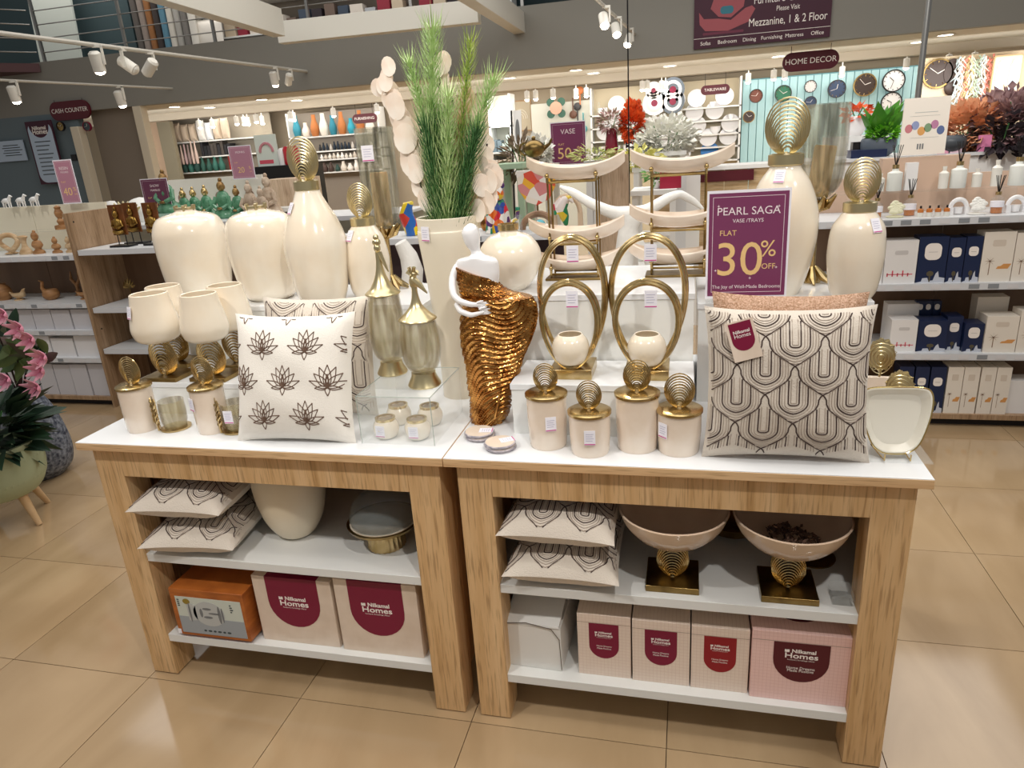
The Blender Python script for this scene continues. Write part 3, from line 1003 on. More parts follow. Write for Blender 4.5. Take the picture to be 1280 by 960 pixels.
# oat cushion behind it
ogee_cushion('ogee_cushion', .40, .40, .12, 'oat cushion with wavy dark stitching, tucked behind the lotus cushion', (0.706, .30, TT + .195), (-.22, 0, .03), 2.2, 4)
# large right cushion
t = ogee_cushion('ogee_cushion', .41, .40, .14, 'large oat cushion with dark ogee stitching and swing tag, leaning right on the table', (2.137 - .005, .088, TT + .195), (-.2, 0, .0), 2.85, 5.2)
sw = obj('swing_tag', B(-.034, .034, -.001, .001, -.1, 0), pink_box, t, loc=(-.125, -.07, .165), rot=(.02, -.28, -.05))
def ushape(w_, h_, n=14):
    r = w_ / 2
    return [(-r, 0), (r, 0)][::1] + [(r * cos(a), -(h_ - r) - r * sin(a)) for a in [pi * j / n for j in range(n + 1)]]
obj('shield_print', MB().prism(ushape(.054, .072)[::-1], -.0015, -.001), maroon, sw, loc=(0, 0, -.004))
text('lettering', 'Nilkamal', .0115, print_white, sw, (0, -.0017, -.028), bold=.015)
text('lettering', 'Homes', .014, print_white, sw, (0, -.0017, -.038))
# sequined rose cushion whose top edge shows behind
me, f = pillow_mesh(.40, .40, .07, mat('rose gold sequins', '#d8b49c', rough=.35, metal=.3, noise='#a9805f', nscale=220, bump=1, bscale=300))
t = thing('sequin_cushion', 'rose gold sequined cushion edge showing above the large stitched cushion', 'cushion', (2.146, .23, TT + .2), rot=(-.2, .02, 0))
obj('cushion_cover', me, None, t)

# cushions in the lower shelves
def flat_cushion(x, y_, z, lab, rz=0, W_=.34, g='stitched cushions lying on the lower shelves'):
    return ogee_cushion('stacked_cushion', W_, .40, .125, lab, (x, y_, z), (-pi / 2 + .03, 0, rz), 2.7, 5.2, group=g, r0=0, lo=.1)
SH1 = .509
flat_cushion(.278, .16, SH1 + .064, 'stitched oat cushion, lower of the pair in the left table', .1)
flat_cushion(.272, .16, SH1 + .196, 'stitched oat cushion, upper of the pair in the left table', .05)
flat_cushion(1.542, .16, SH1 + .064, 'stitched oat cushion, lower of the pair in the right table', .0)
flat_cushion(1.538, .16, SH1 + .196, 'stitched oat cushion, upper of the pair in the right table', -.03)

# ================================================================ BRONZE DRAPED LADY
t = thing('draped_lady_figurine', 'figurine of a faceless lady, white head and arms, ribbed bronze gown', 'figurine', (1.295 - .008, .255, TT))
GX = 1.295
GW = [(-0.0180, -0.0055, 0.0515), (0.0175, -0.0005, 0.0585), (0.0845, 0.0100, 0.0680), (0.1500, 0.0200, 0.0800), (0.2145, 0.0295, 0.0945), (0.2650, 0.0390, 0.1070), (0.3065, 0.0470, 0.1160), (0.3385, 0.0530, 0.1190), (0.3700, 0.0565, 0.1145), (0.3945, 0.0510, 0.1070), (0.4085, 0.0340, 0.0940), (0.4235, 0.0185, 0.0795), (0.4425, 0.0055, 0.0695), (0.4595, -0.0015, 0.0655), (0.4755, -0.0050, 0.0630), (0.4925, -0.0085, 0.0585)]
GW[0] = (0,) + GW[0][1:]
def gown_at(z):
    for a, b in zip(GW, GW[1:]):
        if a[0] <= z <= b[0]:
            k = (z - a[0]) / (b[0] - a[0])
            return [a[i] + (b[i] - a[i]) * k for i in range(1, 3)]
    return GW[-1][1:]
GTOP = GW[-1][0]
def gown(u, v):
    z = GTOP * v
    cx, rx = gown_at(z)
    ry = min(.07, .035 + rx * .33)
    if v > .82:
        ry = .045
    a = 2 * pi * u
    s_ = cos(a)
    hip = GTOP * .80
    if z < hip:
        # folds sweep down from the right hip and wrap round to the left
        ph = 150 * (z - .07 * s_ * abs(s_) - .05 * sin(a) * (z / hip)) + 5 * sin(2 * a + 9 * z)
        fold = .0036 * (1 - abs(sin(ph)) * 2) + .002 * sin(ph * .37 + 2)
    else:
        fold = .0018 * sin(40 * a) * sin(240 * z)
    return (cx + (rx + fold) * cos(a), (ry + fold) * sin(a), z - (.02 * (1 + s_) * max(0, (v - .8) / .2)))
b = MB().grid(gown, 110, 190, wrap=True)
b.f.append(tuple(range(110))[::-1])
b.f.append(tuple(190 * 110 + i for i in range(110)))
obj('gown', b, copper, t)
obj('gown_hem', MB().tube([(.0, -.055, .006), (.03, -.05, .03), (.047, -.045, .09), (.055, -.045, .14)], [.004, .005, .005, .002], 8), copper, t)
def skin_body(name, V, E, R, m, parent, lev=2):
    me = bpy.data.meshes.new(name)
    me.from_pydata(V, E, [])
    o = bpy.data.objects.new(name, me)
    COL.objects.link(o)
    o.parent = parent
    me.materials.append(m)
    s_ = o.modifiers.new('skin', 'SKIN')
    s_.use_smooth_shade = True
    for i, r in enumerate(R):
        sv = me.skin_vertices[0].data[i]
        sv.radius = r if isinstance(r, tuple) else (r, r)
        sv.use_root = (i == 0)
    q = o.modifiers.new('subsurf', 'SUBSURF')
    q.levels = lev
    q.render_levels = lev
    return o
def fp(u, v, y_=.25):
    return None
TR = [(0.3945, 0.0030, 0.0440), (0.4230, 0.0030, 0.0560), (0.4475, -0.0005, 0.0635), (0.4665, -0.0010, 0.0680), (0.4850, -0.0020, 0.0680), (0.4990, -0.0010, 0.0660), (0.5085, -0.0010, 0.0590), (0.5130, -0.0005, 0.0445), (0.5175, 0.0025, 0.0255), (0.5245, 0.0020, 0.0170), (0.5335, -0.0025, 0.0145), (0.5430, -0.0065, 0.0185), (0.5545, -0.0095, 0.0225), (0.5685, -0.0110, 0.0250), (0.5840, -0.0130, 0.0260), (0.5960, -0.0125, 0.0225), (0.6035, -0.0110, 0.0160), (0.6090, -0.0110, 0.0090), (0.6110, -0.0110, 0.0030)]
def torso(u, v):
    q = v * (len(TR) - 1)
    i = min(int(q), len(TR) - 2)
    k = q - i
    z, cx, rx = [TR[i][j] + (TR[i + 1][j] - TR[i][j]) * k for j in range(3)]
    ry = min(rx * 1.05, .034)
    if v > .52:
        ry = min(rx * 1.08, .03)
    a = 2 * pi * u
    return (cx + rx * cos(a), ry * sin(a), z)
b = MB().grid(torso, 32, 72, wrap=True)
b.f.append(tuple(72 * 32 + i for i in range(32)))
b.f.append(tuple(range(32))[::-1])
to = obj('lady_body', b, white_cer, t, ang=80)
cs_ = to.modifiers.new('smooth', 'SMOOTH')
cs_.iterations = 6
SH = [(0.5000, -0.0465, 0.0075), (0.4820, -0.0630, 0.0100), (0.4580, -0.0715, 0.0085), (0.4345, -0.0700, 0.0100), (0.4125, -0.0605, 0.0115), (0.3980, -0.0385, 0.0125), (0.3900, -0.0070, 0.0100), (0.3870, 0.0265, 0.0085), (0.4980, 0.0420, 0.0080), (0.4790, 0.0535, 0.0095), (0.4555, 0.0530, 0.0110), (0.4275, 0.0475, 0.0095), (0.3680, 0.0320, 0.0090), (0.3585, -0.0070, 0.0100), (0.3690, -0.0410, 0.0100), (0.3910, -0.0600, 0.0110)]
def sp(i, y_): return (SH[i][1], y_, SH[i][0])
skin_body('left_arm', [sp(0, 0), sp(1, -.012), sp(2, -.024), sp(3, -.04), sp(4, -.058), sp(5, -.07), sp(6, -.074), sp(7, -.07)],
    [(i, i + 1) for i in range(7)], [(.014, .014), (.0135, .0135), (.012, .012), (.0115, .0115), (.0105, .0105), (.0095, .0095), (.0085, .0085), (.006, .0045)], white_cer, t)
skin_body('right_shoulder', [sp(8, 0), sp(9, .0), sp(10, -.002), sp(11, -.004)], [(0, 1), (1, 2), (2, 3)], [(.014, .014), (.0135, .0135), (.012, .012), (.011, .011)], white_cer, t)
skin_body('lower_forearm', [sp(12, -.072), sp(13, -.076), sp(14, -.07), sp(15, -.05)], [(0, 1), (1, 2), (2, 3)], [(.006, .005), (.0085, .0085), (.0095, .0095), (.0095, .0095)], white_cer, t)
fing = MB()
for (hx, hz) in ((SH[7][1], SH[7][0]), (SH[12][1], SH[12][0])):
    for k in range(4):
        fing.tube([(hx - .012, -.0725, hz - .006 + k * .0042), (hx + .008, -.071, hz - .006 + k * .0044), (hx + .024 - .003 * abs(k - 1.5), -.065, hz - .004 + k * .004)], [.0028, .0025, .0015], 7)
    fing.tube([(hx - .014, -.076, hz + .008), (hx - .002, -.078, hz + .013), (hx + .006, -.077, hz + .014)], [.003, .0026, .0016], 7)
obj('fingers', fing, white_cer, t)

# ================================================================ TALL IVORY PLANTER VASE WITH GREENERY
PK = [(0.0680, 0.0000), (0.0695, 0.1565), (0.0790, 0.3245), (0.0910, 0.4585), (0.0990, 0.5360), (0.1001, 0.5665), (0.0976, 0.5745), (0.0996, 0.6095)]
t = thing('tall_planter_vase', 'tall tapering ivory vase holding green sprays, behind the bronze lady', 'vase', (1.123, .50, TT))
obj('body', MB().lathe(vessel(PK, .006, PK[-1][1] - .12), 44), mat('ivory satin glaze', '#ece2cd', rough=.35, coat=.2), t)
tag_on(t, PK, -.45, PK[-1][1] - .02, w_=.034, h_=.046)
PT = TT + PK[-1][1]
px, py = 1.123 - .0, .50
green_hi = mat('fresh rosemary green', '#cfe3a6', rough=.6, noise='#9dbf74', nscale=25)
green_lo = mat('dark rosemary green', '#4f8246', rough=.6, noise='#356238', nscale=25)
def spray(name, lab, base, tip, n, nl, m, rad=.03, grp='green rosemary sprays', seed=1, bend=.02):
    rnd = random.Random(seed)
    base, tip = Vector(base), Vector(tip)
    mb = MB()
    d = tip - base
    side = d.cross(Vector((0, 1, 0))).normalized()
    fw = d.cross(side).normalized()
    def P_(s): return base + d * s + side * bend * sin(pi * s)
    dn = d.normalized()
    for i in range(n):
        s = (i / n) ** .95
        p = P_(s)
        a = i * 2.4
        ll = nl * (.7 + .6 * rnd.random()) * (1 - .2 * s)
        o_ = (side * cos(a) + fw * sin(a))
        q = p + dn * ll * 1.0 + o_ * ll * (.5 + .25 * rnd.random())
        mid = p + dn * ll * .4 + o_ * ll * .38
        wv = dn.cross(o_).normalized() * .0018
        mb.add([p - wv, p + wv, mid + wv, mid - wv, q], [(0, 1, 2, 3), (3, 2, 4)])
    t2 = thing(name, lab, 'plant', base, group=grp)
    mb.v = [tuple(Vector(p) - base) for p in mb.v]
    obj('stem', MB().tube([P_(k / 8) - base for k in range(9)], [.003] * 8 + [.001], 6), green_lo, t2)
    nd = obj('needles', mb, m, t2, smooth=False)
    nd['kind'] = 'stuff'
    return t2
def tipat(z, x, y_): return (x, y_, z)
_z0 = PT - .11
for i, (tip, n, nl, m, lab) in enumerate([
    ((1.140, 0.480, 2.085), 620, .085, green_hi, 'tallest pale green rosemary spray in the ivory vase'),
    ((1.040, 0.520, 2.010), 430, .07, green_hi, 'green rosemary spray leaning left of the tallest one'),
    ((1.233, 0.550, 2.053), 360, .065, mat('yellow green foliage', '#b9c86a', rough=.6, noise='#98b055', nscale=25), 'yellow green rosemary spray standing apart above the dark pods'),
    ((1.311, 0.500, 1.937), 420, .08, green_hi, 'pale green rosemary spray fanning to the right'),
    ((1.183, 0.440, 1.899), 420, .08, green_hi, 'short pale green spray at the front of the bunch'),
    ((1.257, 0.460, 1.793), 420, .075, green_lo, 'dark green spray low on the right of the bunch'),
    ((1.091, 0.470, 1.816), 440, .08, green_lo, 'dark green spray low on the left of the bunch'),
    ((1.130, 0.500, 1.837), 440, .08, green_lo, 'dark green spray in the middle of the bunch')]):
    spray('rosemary_spray', lab, (px + (-.02, -.03, .02, .035, 0, .03, -.025, .005)[i], py + (.0, .01, .02, .0, -.03, -.02, -.02, .03)[i], _z0), tip, n, nl, m, seed=i, bend=(.02, -.02, .01, .03, 0, .01, -.01, 0)[i])
petal_m = mat('translucent shell petal', '#fdf3e6', rough=.4, noise='#f6dfca', nscale=9)
petal_b = mat('amber shell petal', '#c89a70', rough=.4, noise='#e6cdb2', nscale=14)
dark_stem = mat('dark pod brown', '#3c2a2c', rough=.6)
def petal_stem(lab, base, pts, sizes, m, seed=0):
    rnd = random.Random(seed)
    t2 = thing('shell_petal_stem', lab, 'plant', base, group='dried shell petal stems')
    b0 = Vector(base)
    P_ = [Vector(p) - b0 for p in pts]
    obj('stem', MB().tube([(0, 0, 0)] + P_, .003, 6), dark_stem, t2)
    P2, S2 = [], []
    for i in range(len(P_)):
        P2.append(P_[i])
        S2.append(sizes[i])
        if i + 1 < len(P_):
            P2.append((P_[i] + P_[i + 1]) / 2)
            S2.append((sizes[i] + sizes[i + 1]) / 2)
    for i, (p, s_) in enumerate(zip(P2, S2)):
        for k in range(1):
            mb = MB()
            n = 14
            ax, ay = s_, s_ * 1.25
            tilt = rnd.uniform(-.25, .25) + (k * 2 - 1) * .15
            vs = [(0, -.002, 0)]
            for j in range(n):
                a = 2 * pi * j / n
                vs.append((ax * cos(a), .0015 * cos(2 * a), ay * sin(a)))
            mb.add(vs, [(0, 1 + j, 1 + (j + 1) % n) for j in range(n)])
            o = obj('petal', mb, m, t2, smooth=False, loc=p + Vector((rnd.uniform(-.006, .006), -.014 + (i % 4) * .008, rnd.uniform(-.004, .004) + k * s_ * .5)), rot=(rnd.uniform(-.15, .15), tilt * .6, rnd.uniform(-.5, .5)))
            o.modifiers.new('t', 'SOLIDIFY').thickness = .0015
    return t2
petal_stem('pale shell petal stem reaching up left out of the ivory vase', (px - .03, py + .03, _z0),
    [(1.051, 0.530, 1.596), (1.034, 0.530, 1.643), (1.023, 0.530, 1.693), (1.009, 0.530, 1.744), (0.999, 0.530, 1.793), (0.988, 0.530, 1.842), (0.980, 0.530, 1.886), (0.968, 0.530, 1.915), (0.957, 0.530, 1.958), (0.928, 0.530, 1.946), (0.968, 0.530, 2.003)],
    [.033, .035, .038, .038, .038, .036, .034, .03, .024, .022, .024], petal_m, 1)
petal_stem('amber shell petal stem right of the green sprays', (px + .04, py + .02, _z0),
    [(1.198, 0.550, 1.593), (1.184, 0.550, 1.676), (1.179, 0.550, 1.738), (1.179, 0.550, 1.798), (1.184, 0.550, 1.852), (1.206, 0.550, 1.897)], [.03, .03, .028, .026, .026, .026], petal_b, 2)
petal_stem('pale shell petal stem peeping out above the tallest spray', (px + .0, py + .05, _z0),
    [(1.108, 0.580, 1.863), (1.110, 0.580, 1.934), (1.122, 0.580, 1.994), (1.129, 0.580, 2.012)], [.02, .024, .026, .024], petal_m, 3)
petal_stem('low pale petals spilling right over the vase rim', (px + .045, py + .0, _z0),
    [(1.239, 0.500, 1.560), (1.272, 0.500, 1.601), (1.251, 0.500, 1.634), (1.292, 0.500, 1.656), (1.258, 0.520, 1.698), (1.265, 0.540, 1.757)], [.03, .032, .03, .034, .02, .024], petal_m, 4)
petal_stem('thin pale curl stem between the green sprays', (px + .02, py + .04, _z0),
    [(1.148, 0.560, 1.812), (1.158, 0.560, 1.895), (1.152, 0.560, 1.911)], [.014, .02, .018], petal_m, 5)

# ================================================================ HURRICANE GLASSES
def hurricane(loc, z_top, z_glass, rt, lab, m=smoked, candle_tilt=0, tg=False):
    t = thing('hurricane_candlestick', lab, 'candlestick', loc, group='glass hurricane candlesticks')
    hb = z_glass - loc[2]
    ht = z_top - loc[2]
    ft = MB()
    for k in range(8):
        a = 2 * pi * k / 8
        ft.tube([(.012 * cos(a), .012 * sin(a), .05), (.04 * cos(a), .04 * sin(a), .018), (.068 * cos(a), .068 * sin(a), .004)], [.006, .011, .004], 6)
    ft.lathe([(.03, 0), (.03, .006), (.012, .05), (.008, .06)], 20)
    obj('flower_foot', ft, gold, t)
    obj('stem', MB().lathe([(.0105, .05), (.0105, hb - .03)], 16), gold, t)
    cup = MB()
    for k in range(8):
        a = 2 * pi * k / 8 + .2
        cup.tube([(.008 * cos(a), .008 * sin(a), hb - .035), (.035 * cos(a), .035 * sin(a), hb - .02), (.06 * cos(a), .06 * sin(a), hb + .012)], [.006, .013, .004], 6)
    cup.lathe([(.006, hb - .03), (.03, hb - .012), (.034, hb)], 20)
    obj('flower_cup', cup, gold, t)
    g = smooth_prof([(.03, hb + .002), (rt * .82, hb + .04), (rt * .98, hb + (ht - hb) * .4), (rt, ht)], 5)
    obj('glass_chimney', MB().lathe([(.001, hb + .002)] + g + [(r - .0025, z) for r, z in g[::-1]] + [(.001, hb + .005)], 32), m, t)
    obj('candle', MB().lathe([(.001, 0), (.033, 0), (.033, (ht - hb) * .52), (.03, (ht - hb) * .54), (.004, (ht - hb) * .53)], 24), mat('honey wax', '#dfb56e', rough=.5, subs=.3), t, loc=(0, 0, hb + .01), rot=(0, candle_tilt, 0))
    if tg:
        price_tag(t, 0, -rt - .003, ht - .06, w_=.045, h_=.055)
    return t
hurricane((0.771, .80, LZ2), 1.840, 1.481, .07, 'glass hurricane on gold flower stem behind the left pearl vases', tg=True)
hurricane((2.282, .76, RZ3), 1.806, 1.522, .079, 'glass hurricane on gold flower stem between the two right pearl vases', candle_tilt=.1)

# ================================================================ DISCOUNT SIGNS
sign_m = mat('plum sign print', '#7d3b60', rough=.3)
sign_l = mat('pale rose sign print', '#b98396', rough=.35)
gold_ink = mat('pale gold ink', '#efc98a', rough=.4)
white_ink = mat('white ink', '#f3e4e8', rough=.4)
def percent_sign(loc, w_, h_, lab, lines, rz=0, rx=0, m=None, stand=True, frame=True, grp='acrylic discount signs'):
    t = thing('discount_sign', lab, 'sign', loc, rot=(rx, 0, rz), group=grp)
    obj('acrylic_holder', B(-w_ / 2 - .006, w_ / 2 + .006, -.0005, .003, 0, h_ + .014), acrylic if False else tag_white, t)
    pr = obj('sign_print', B(-w_ / 2, w_ / 2, -.0016, -.0005, .008, h_ + .006), m or sign_m, t)
    if frame:
        k = .012 * w_ / .25
        x_, z0_, z1_ = w_ / 2 - k, .008 + k, h_ + .006 - k
        fr = MB()
        for a in ((-x_, x_, z0_, z0_ + .0012), (-x_, x_, z1_ - .0012, z1_), (-x_, -x_ + .0012, z0_, z1_), (x_ - .0012, x_, z0_, z1_)):
            fr.box(a[0], a[1], -.0019, -.0016, a[2], a[3])
        obj('border_line', fr, white_ink, pr)
    for (s, sz, xx, zz, mm, al) in lines:
        text('lettering', s, sz * h_, mm, pr, (xx * w_, -.002, zz * h_), align=al)
    if stand:
        obj('foot', B(-w_ / 2 - .006, w_ / 2 + .006, -.05, .06, -.004, 0), acrylic, t)
    return t
WI, GI = white_ink, gold_ink
sgw = 0.221
sgh = 1.578 - RZ3 - .02
t = percent_sign((2.054, .475, RZ3 + .012), sgw, sgh, 'large plum sign offering flat thirty percent off, on the right riser', [
    ('PEARL SAGA', .105, 0, .845, WI, 'CENTER'), ('VASE /TRAYS', .05, 0, .755, WI, 'CENTER'), ('FLAT', .072, -.36, .64, GI, 'LEFT'),
    ('30', .46, -.10, .37, GI, 'CENTER'), ('%', .22, .27, .475, GI, 'CENTER'), ('OFF', .075, .28, .31, GI, 'CENTER'),
    ('The Joy of Well-Made Bedrooms', .048, 0, .115, WI, 'CENTER')], rz=.02, rx=-.04)
obj('holder_slot', B(-sgw / 2 - .006, sgw / 2 + .006, -.02, .02, -.011, 0), acrylic, t)
for i, (x, z) in enumerate(((-.38, .9), (.38, .88), (-.4, .28), (.38, .3), (.05, .2))):
    obj('star_print', MB().prism([(.006, 0), (.0012, .0012), (0, .006), (-.0012, .0012), (-.006, 0), (-.0012, -.0012), (0, -.006), (.0012, -.0012)], -.0022, -.0016), WI, t, loc=(x * sgw, 0, z * sgh), scale=.8)

# ================================================================ ACRYLIC RISER, LANTERNS, VOTIVES
AX0, AX1, AY0, AY1 = .945, 1.175, .05, .33
AZ = 1.083
t = thing('acrylic_riser', 'clear acrylic box riser under the two bird lidded glass jars', 'riser', (0, 0, TT))
h_ = AZ - TT
obj('top_panel', B(AX0, AX1, AY0, AY1, h_ - .004, h_), acrylic, t)
obj('front_panel', B(AX0, AX1, AY0, AY0 + .004, 0, h_ - .004), acrylic, t)
obj('side_panel', B(AX0, AX0 + .004, AY0 + .004, AY1, 0, h_ - .004), acrylic, t)
obj('side_panel', B(AX1 - .004, AX1, AY0 + .004, AY1, 0, h_ - .004), acrylic, t)
edge_m = mat('acrylic edge glow', '#cfdad2', rough=.2, trans=.6)
e_ = MB()
for (a, b_) in (((AX0, AY0), (AX1, AY0)), ((AX0, AY1), (AX1, AY1)), ((AX0, AY0), (AX0, AY1)), ((AX1, AY0), (AX1, AY1))):
    e_.tube([(a[0], a[1], h_ + .0005), (b_[0], b_[1], h_ + .0005)], .0012, 5)
for (x, y_) in ((AX0, AY0), (AX1, AY0)):
    e_.tube([(x, y_, 0), (x, y_, h_)], .0012, 5)
obj('edge', e_, edge_m, t)
def lantern(loc, gh, lid_h, r, lab, bird):
    t = thing('bird_lid_jar', lab, 'glass jar', loc, group='bird lidded glass jars')
    obj('foot', MB().lathe([(.001, 0), (r * .82, 0), (r * .84, .004), (r * .62, .03), (r * .6, .042), (.001, .042)], 32), champagne, t)
    g = smooth_prof([(r * .25, .043), (r * .75, .055), (r * .98, .10), (r * 1.0, .15), (r * .86, gh)], 6)
    obj('glass_body', MB().lathe([(.001, .043)] + g + [(q - .003, z) for q, z in g[::-1]] + [(.001, .048)], 32), amber_glass, t)
    lid = obj('lid', MB().lathe(smooth_prof([(r * .9, gh + .001), (r * .93, gh + .006), (r * .62, gh + .022), (r * .3, gh + lid_h * .45), (r * .16, gh + lid_h * .75), (r * .14, gh + lid_h)], 5) + [(.0006, gh + lid_h + .002)], 32), champagne, t)
    z = gh + lid_h
    m = MB()
    if bird:
        m.ball((0, 0, z + .012), .014, .011, .02, 12, 8).ball((.004, 0, z + .035), .009, .008, .009, 10, 7)
        m.tube([(0, 0, z + .02), (.02, -.004, z + .004), (.04, -.004, z - .02)], [.012, .009, .002], 8)
        m.tube([(.01, 0, z + .036), (.02, 0, z + .033)], [.003, .001], 6)
        for k in range(6):
            a = k * pi / 3
            m.tube([(0, 0, z + .03), (.016 * cos(a), -.004, z + .044 + .014 * sin(a))], [.003, .006], 6)
    else:
        m.ball((0, 0, z + .012), .011, .009, .014, 10, 7).ball((0, 0, z + .03), .014, .011, .012, 10, 7).ball((0, 0, z + .044), .009, .009, .01, 10, 7)
        m.tube([(.005, 0, z), (.016, 0, z - .03), (.028, 0, z - .06)], [.008, .006, .002], 8)
    obj('bird_finial', m, champagne, lid)
    return t
lantern((1.119, .165, AZ), .2, .10, .06, 'front bird lidded amber glass jar with flower crest on its lid', True)
lantern((0.969, .275, AZ), .255, .13, .058, 'rear bird lidded amber glass jar, taller, with a small tag', False)
vot = None
VK = [(.018, 0), (.03, .004), (.039, .025), (.038, .042), (.029, .058)]
rim_m = mat('mirror gold rim', '#d9c184', rough=.12, metal=1)
for i, (x, y_, tg, lab) in enumerate(((1.003, .105, -.1, 'pearl votive pot inside the acrylic box, front left'), (1.105, .105, 0, 'pearl votive pot inside the acrylic box, front right'), (1.0, .215, None, 'pearl votive pot inside the acrylic box, back left'), (1.105, .215, None, 'pearl votive pot inside the acrylic box, back right'))):
    t = thing('votive_pot', lab, 'candle holder', (x, y_, TT), group='pearl votive pots')
    obj('body', MB().lathe(vessel(VK, .004), 32, wav=lambda a, z: 1 + .02 * cos(6 * a)), pearl, t)
    obj('rim', MB().lathe([(.0255, .056), (.0305, .056), (.031, .064), (.026, .064), (.0255, .056)], 28), rim_m, t)
    if tg is not None:
        tag_on(t, VK, tg, .05, w_=.03, h_=.036)

# coasters
slate = mat('grey agate rim', '#8a8690', rough=.35, noise='#c9bfc2', nscale=60)
for (u, v, yy, n, lab, rz) in ((599,543,.15,4,'stack of round shell coasters at the seam between the tables',.2), (627,560,.09,4,'stack of round shell coasters nearer the front edge, tag on top',.6)):
    for k in range(n):
        t = thing('shell_coaster', ('lowest', 'second', 'third', 'topmost')[k] + ' shell coaster of the ' + ('rear' if u == 599 else 'front') + ' coaster stack', 'coaster', ((1.292 if u == 599 else 1.372) + .003 * sin(k * 2 + rz), (.125 if u == 599 else .055) + .002 * cos(k * 3), TT + k * .0055), rz + k * .4, group='shell coasters')
        obj('coaster_disc', MB().lathe([(.001, 0), (.043, 0), (.0445, .0012), (.0445, .004), (.043, .005), (.001, .005)], 28), slate, t)
        obj('shell_inlay', MB().lathe([(.001, .005), (.042, .005), (.042, .0054), (.001, .0054)], 28), pearl2, t)
        if k == 3:
            o = price_tag(t, .0, 0, .0064, rz=.3)
            o.rotation_euler = (-pi / 2, 0, .3)

# ================================================================ RIGHT END: HEART DISH, PEACOCK LEAF TRAYS
def shield_pts(w_, h_, n=10, top=.12):
    """rounded triangle, wide on top"""
    pts = []
    key = [(0, 0), (.18, .02), (.34, .16), (.46, .5), (.5, .78), (.47, .93), (.38, .985), (.2, 1), (0, 1.0)]
    pr = smooth_prof([(a, b) for a, b in key], 4)
    R_ = [(x * w_, z * h_) for x, z in pr]
    return R_[:-1] + [(-x, z) for x, z in R_[::-1]][:-1]
ivory_dish = mat('ivory enamel', '#e9e4d6', rough=.12, coat=.8)
t = thing('heart_dish', 'ivory heart shaped dish with gold rim on a wire easel, right table corner', 'dish', (2.399, .10, TT + .003), rot=(0, 0, .05))
hb = MB()
o2 = shield_pts(.165, .17)
n = len(o2)
c = (0, .085)
def ring(s, y_):
    return [((x - c[0]) * s + c[0], y_, (z - c[1]) * s + c[1]) for x, z in o2]
vs = ring(1, 0) + ring(1.0, -.006) + ring(.94, -.006) + ring(.75, .012) + [(c[0], .014, c[1])] + ring(.75, .02) + [(c[0], .022, c[1])]
fs = []
for a in range(3):
    for i in range(n):
        k = (i + 1) % n
        fs.append((a * n + i, (a + 1) * n + i, (a + 1) * n + k, a * n + k))
fs += [(3 * n + i, 4 * n, 3 * n + (i + 1) % n) for i in range(n)]
o5 = 4 * n + 1
fs += [(i, (i + 1) % n, o5 + (i + 1) % n, o5 + i) for i in range(n)]
fs += [(o5 + i, o5 + (i + 1) % n, o5 + n) for i in range(n)]
dsh = obj('dish_body', MB().add(vs, fs), ivory_dish, t, loc=(0, -.02, .012), rot=(-.22, 0, 0))
obj('gold_rim', MB().tube([(x, -.005, z) for x, z in o2], .0022, 6, closed=True), rim_m, dsh)
es = MB()
for s in (-1, 1):
    es.tube([(s * .03, -.045, .02), (s * .03, -.045, .004), (s * .035, .05, .004), (s * .02, .04, .11)], .002, 6)
es.tube([(-.035, .05, .004), (.035, .05, .004)], .002, 6)
obj('easel', es, gold, t)
tl = thing('acrylic_tray', 'clear acrylic tray plate lying under the ivory heart dish', 'tray', (2.409, .13, TT))
obj('tray_sheet', B(-.07, .075, -.075, .08, 0, .003), acrylic, tl)
def peacock_mb():
    m = MB()
    N = 22
    vs = [(0, -.012, .5)]
    for rI in (1, 2):
        for j in range(N):
            a = 2 * pi * j / N
            r = .5 * rI / 2 * (1 - .12 * abs(sin(a * 5.5)) * (rI == 2))
            vs.append((r * .78 * cos(a), .004 * rI, .52 + r * sin(a) * (1.05 if sin(a) > 0 else .95)))
    fs = [(0, 1 + (j + 1) % N, 1 + j) for j in range(N)] + [(1 + j, 1 + (j + 1) % N, N + 1 + (j + 1) % N, N + 1 + j) for j in range(N)]
    m.add(vs, fs)
    for q in range(4):
        s = .12 + .11 * q
        m.tube([(s * .78 * sin(2 * pi * j / 20) * (1 - .2 * cos(2 * pi * j / 20)), -.03 + q * .004, .42 + s * (-cos(2 * pi * j / 20))) for j in range(20)], .014, 6, closed=True)
    for j in range(14):
        a = 2 * pi * j / 14
        m.tube([(.30 * cos(a), -.014, .5 + .36 * sin(a)), (.40 * cos(a + .2), -.01, .52 + .5 * sin(a + .2)), (.33 * cos(a + .4), -.012, .5 + .42 * sin(a + .4))], .013, 5)
    m.tube([(0, 0, -.2), (.02, 0, 0), (0, 0, .1)], [.03, .04, .06], 8)
    return m
PEA = mesh('peacock_leaf', peacock_mb(), champagne)
for (u, v, yy, hh, s_, lab) in ((1093, 474, .33, .2, .085, 'cream standing tray with gold peacock leaf handle beside the right cushion'), (1118, 505, .24, .15, .08, 'smaller cream tray with gold peacock leaf handle behind the heart dish')):
    z_ = W_z = (1.062 if u == 1093 else 1.011) - TT
    t = thing('peacock_handle_tray', lab, 'tray', ((2.405, .345, TT) if u == 1093 else (2.43, .235, TT)), rot=(-.06, 0, -.1), group='cream trays with peacock leaf handles')
    o3 = rrect(.13, z_, .03, 0, z_ / 2)
    obj('tray_body', MB().prism(o3[::-1], 0, .014), pearl2, t, bevel=.002)
    obj('peacock_leaf', PEA, None, t, loc=(.01, .004, z_ + .012), scale=s_ * 1.15)

# ================================================================ LOWER SHELVES
SH0 = .176
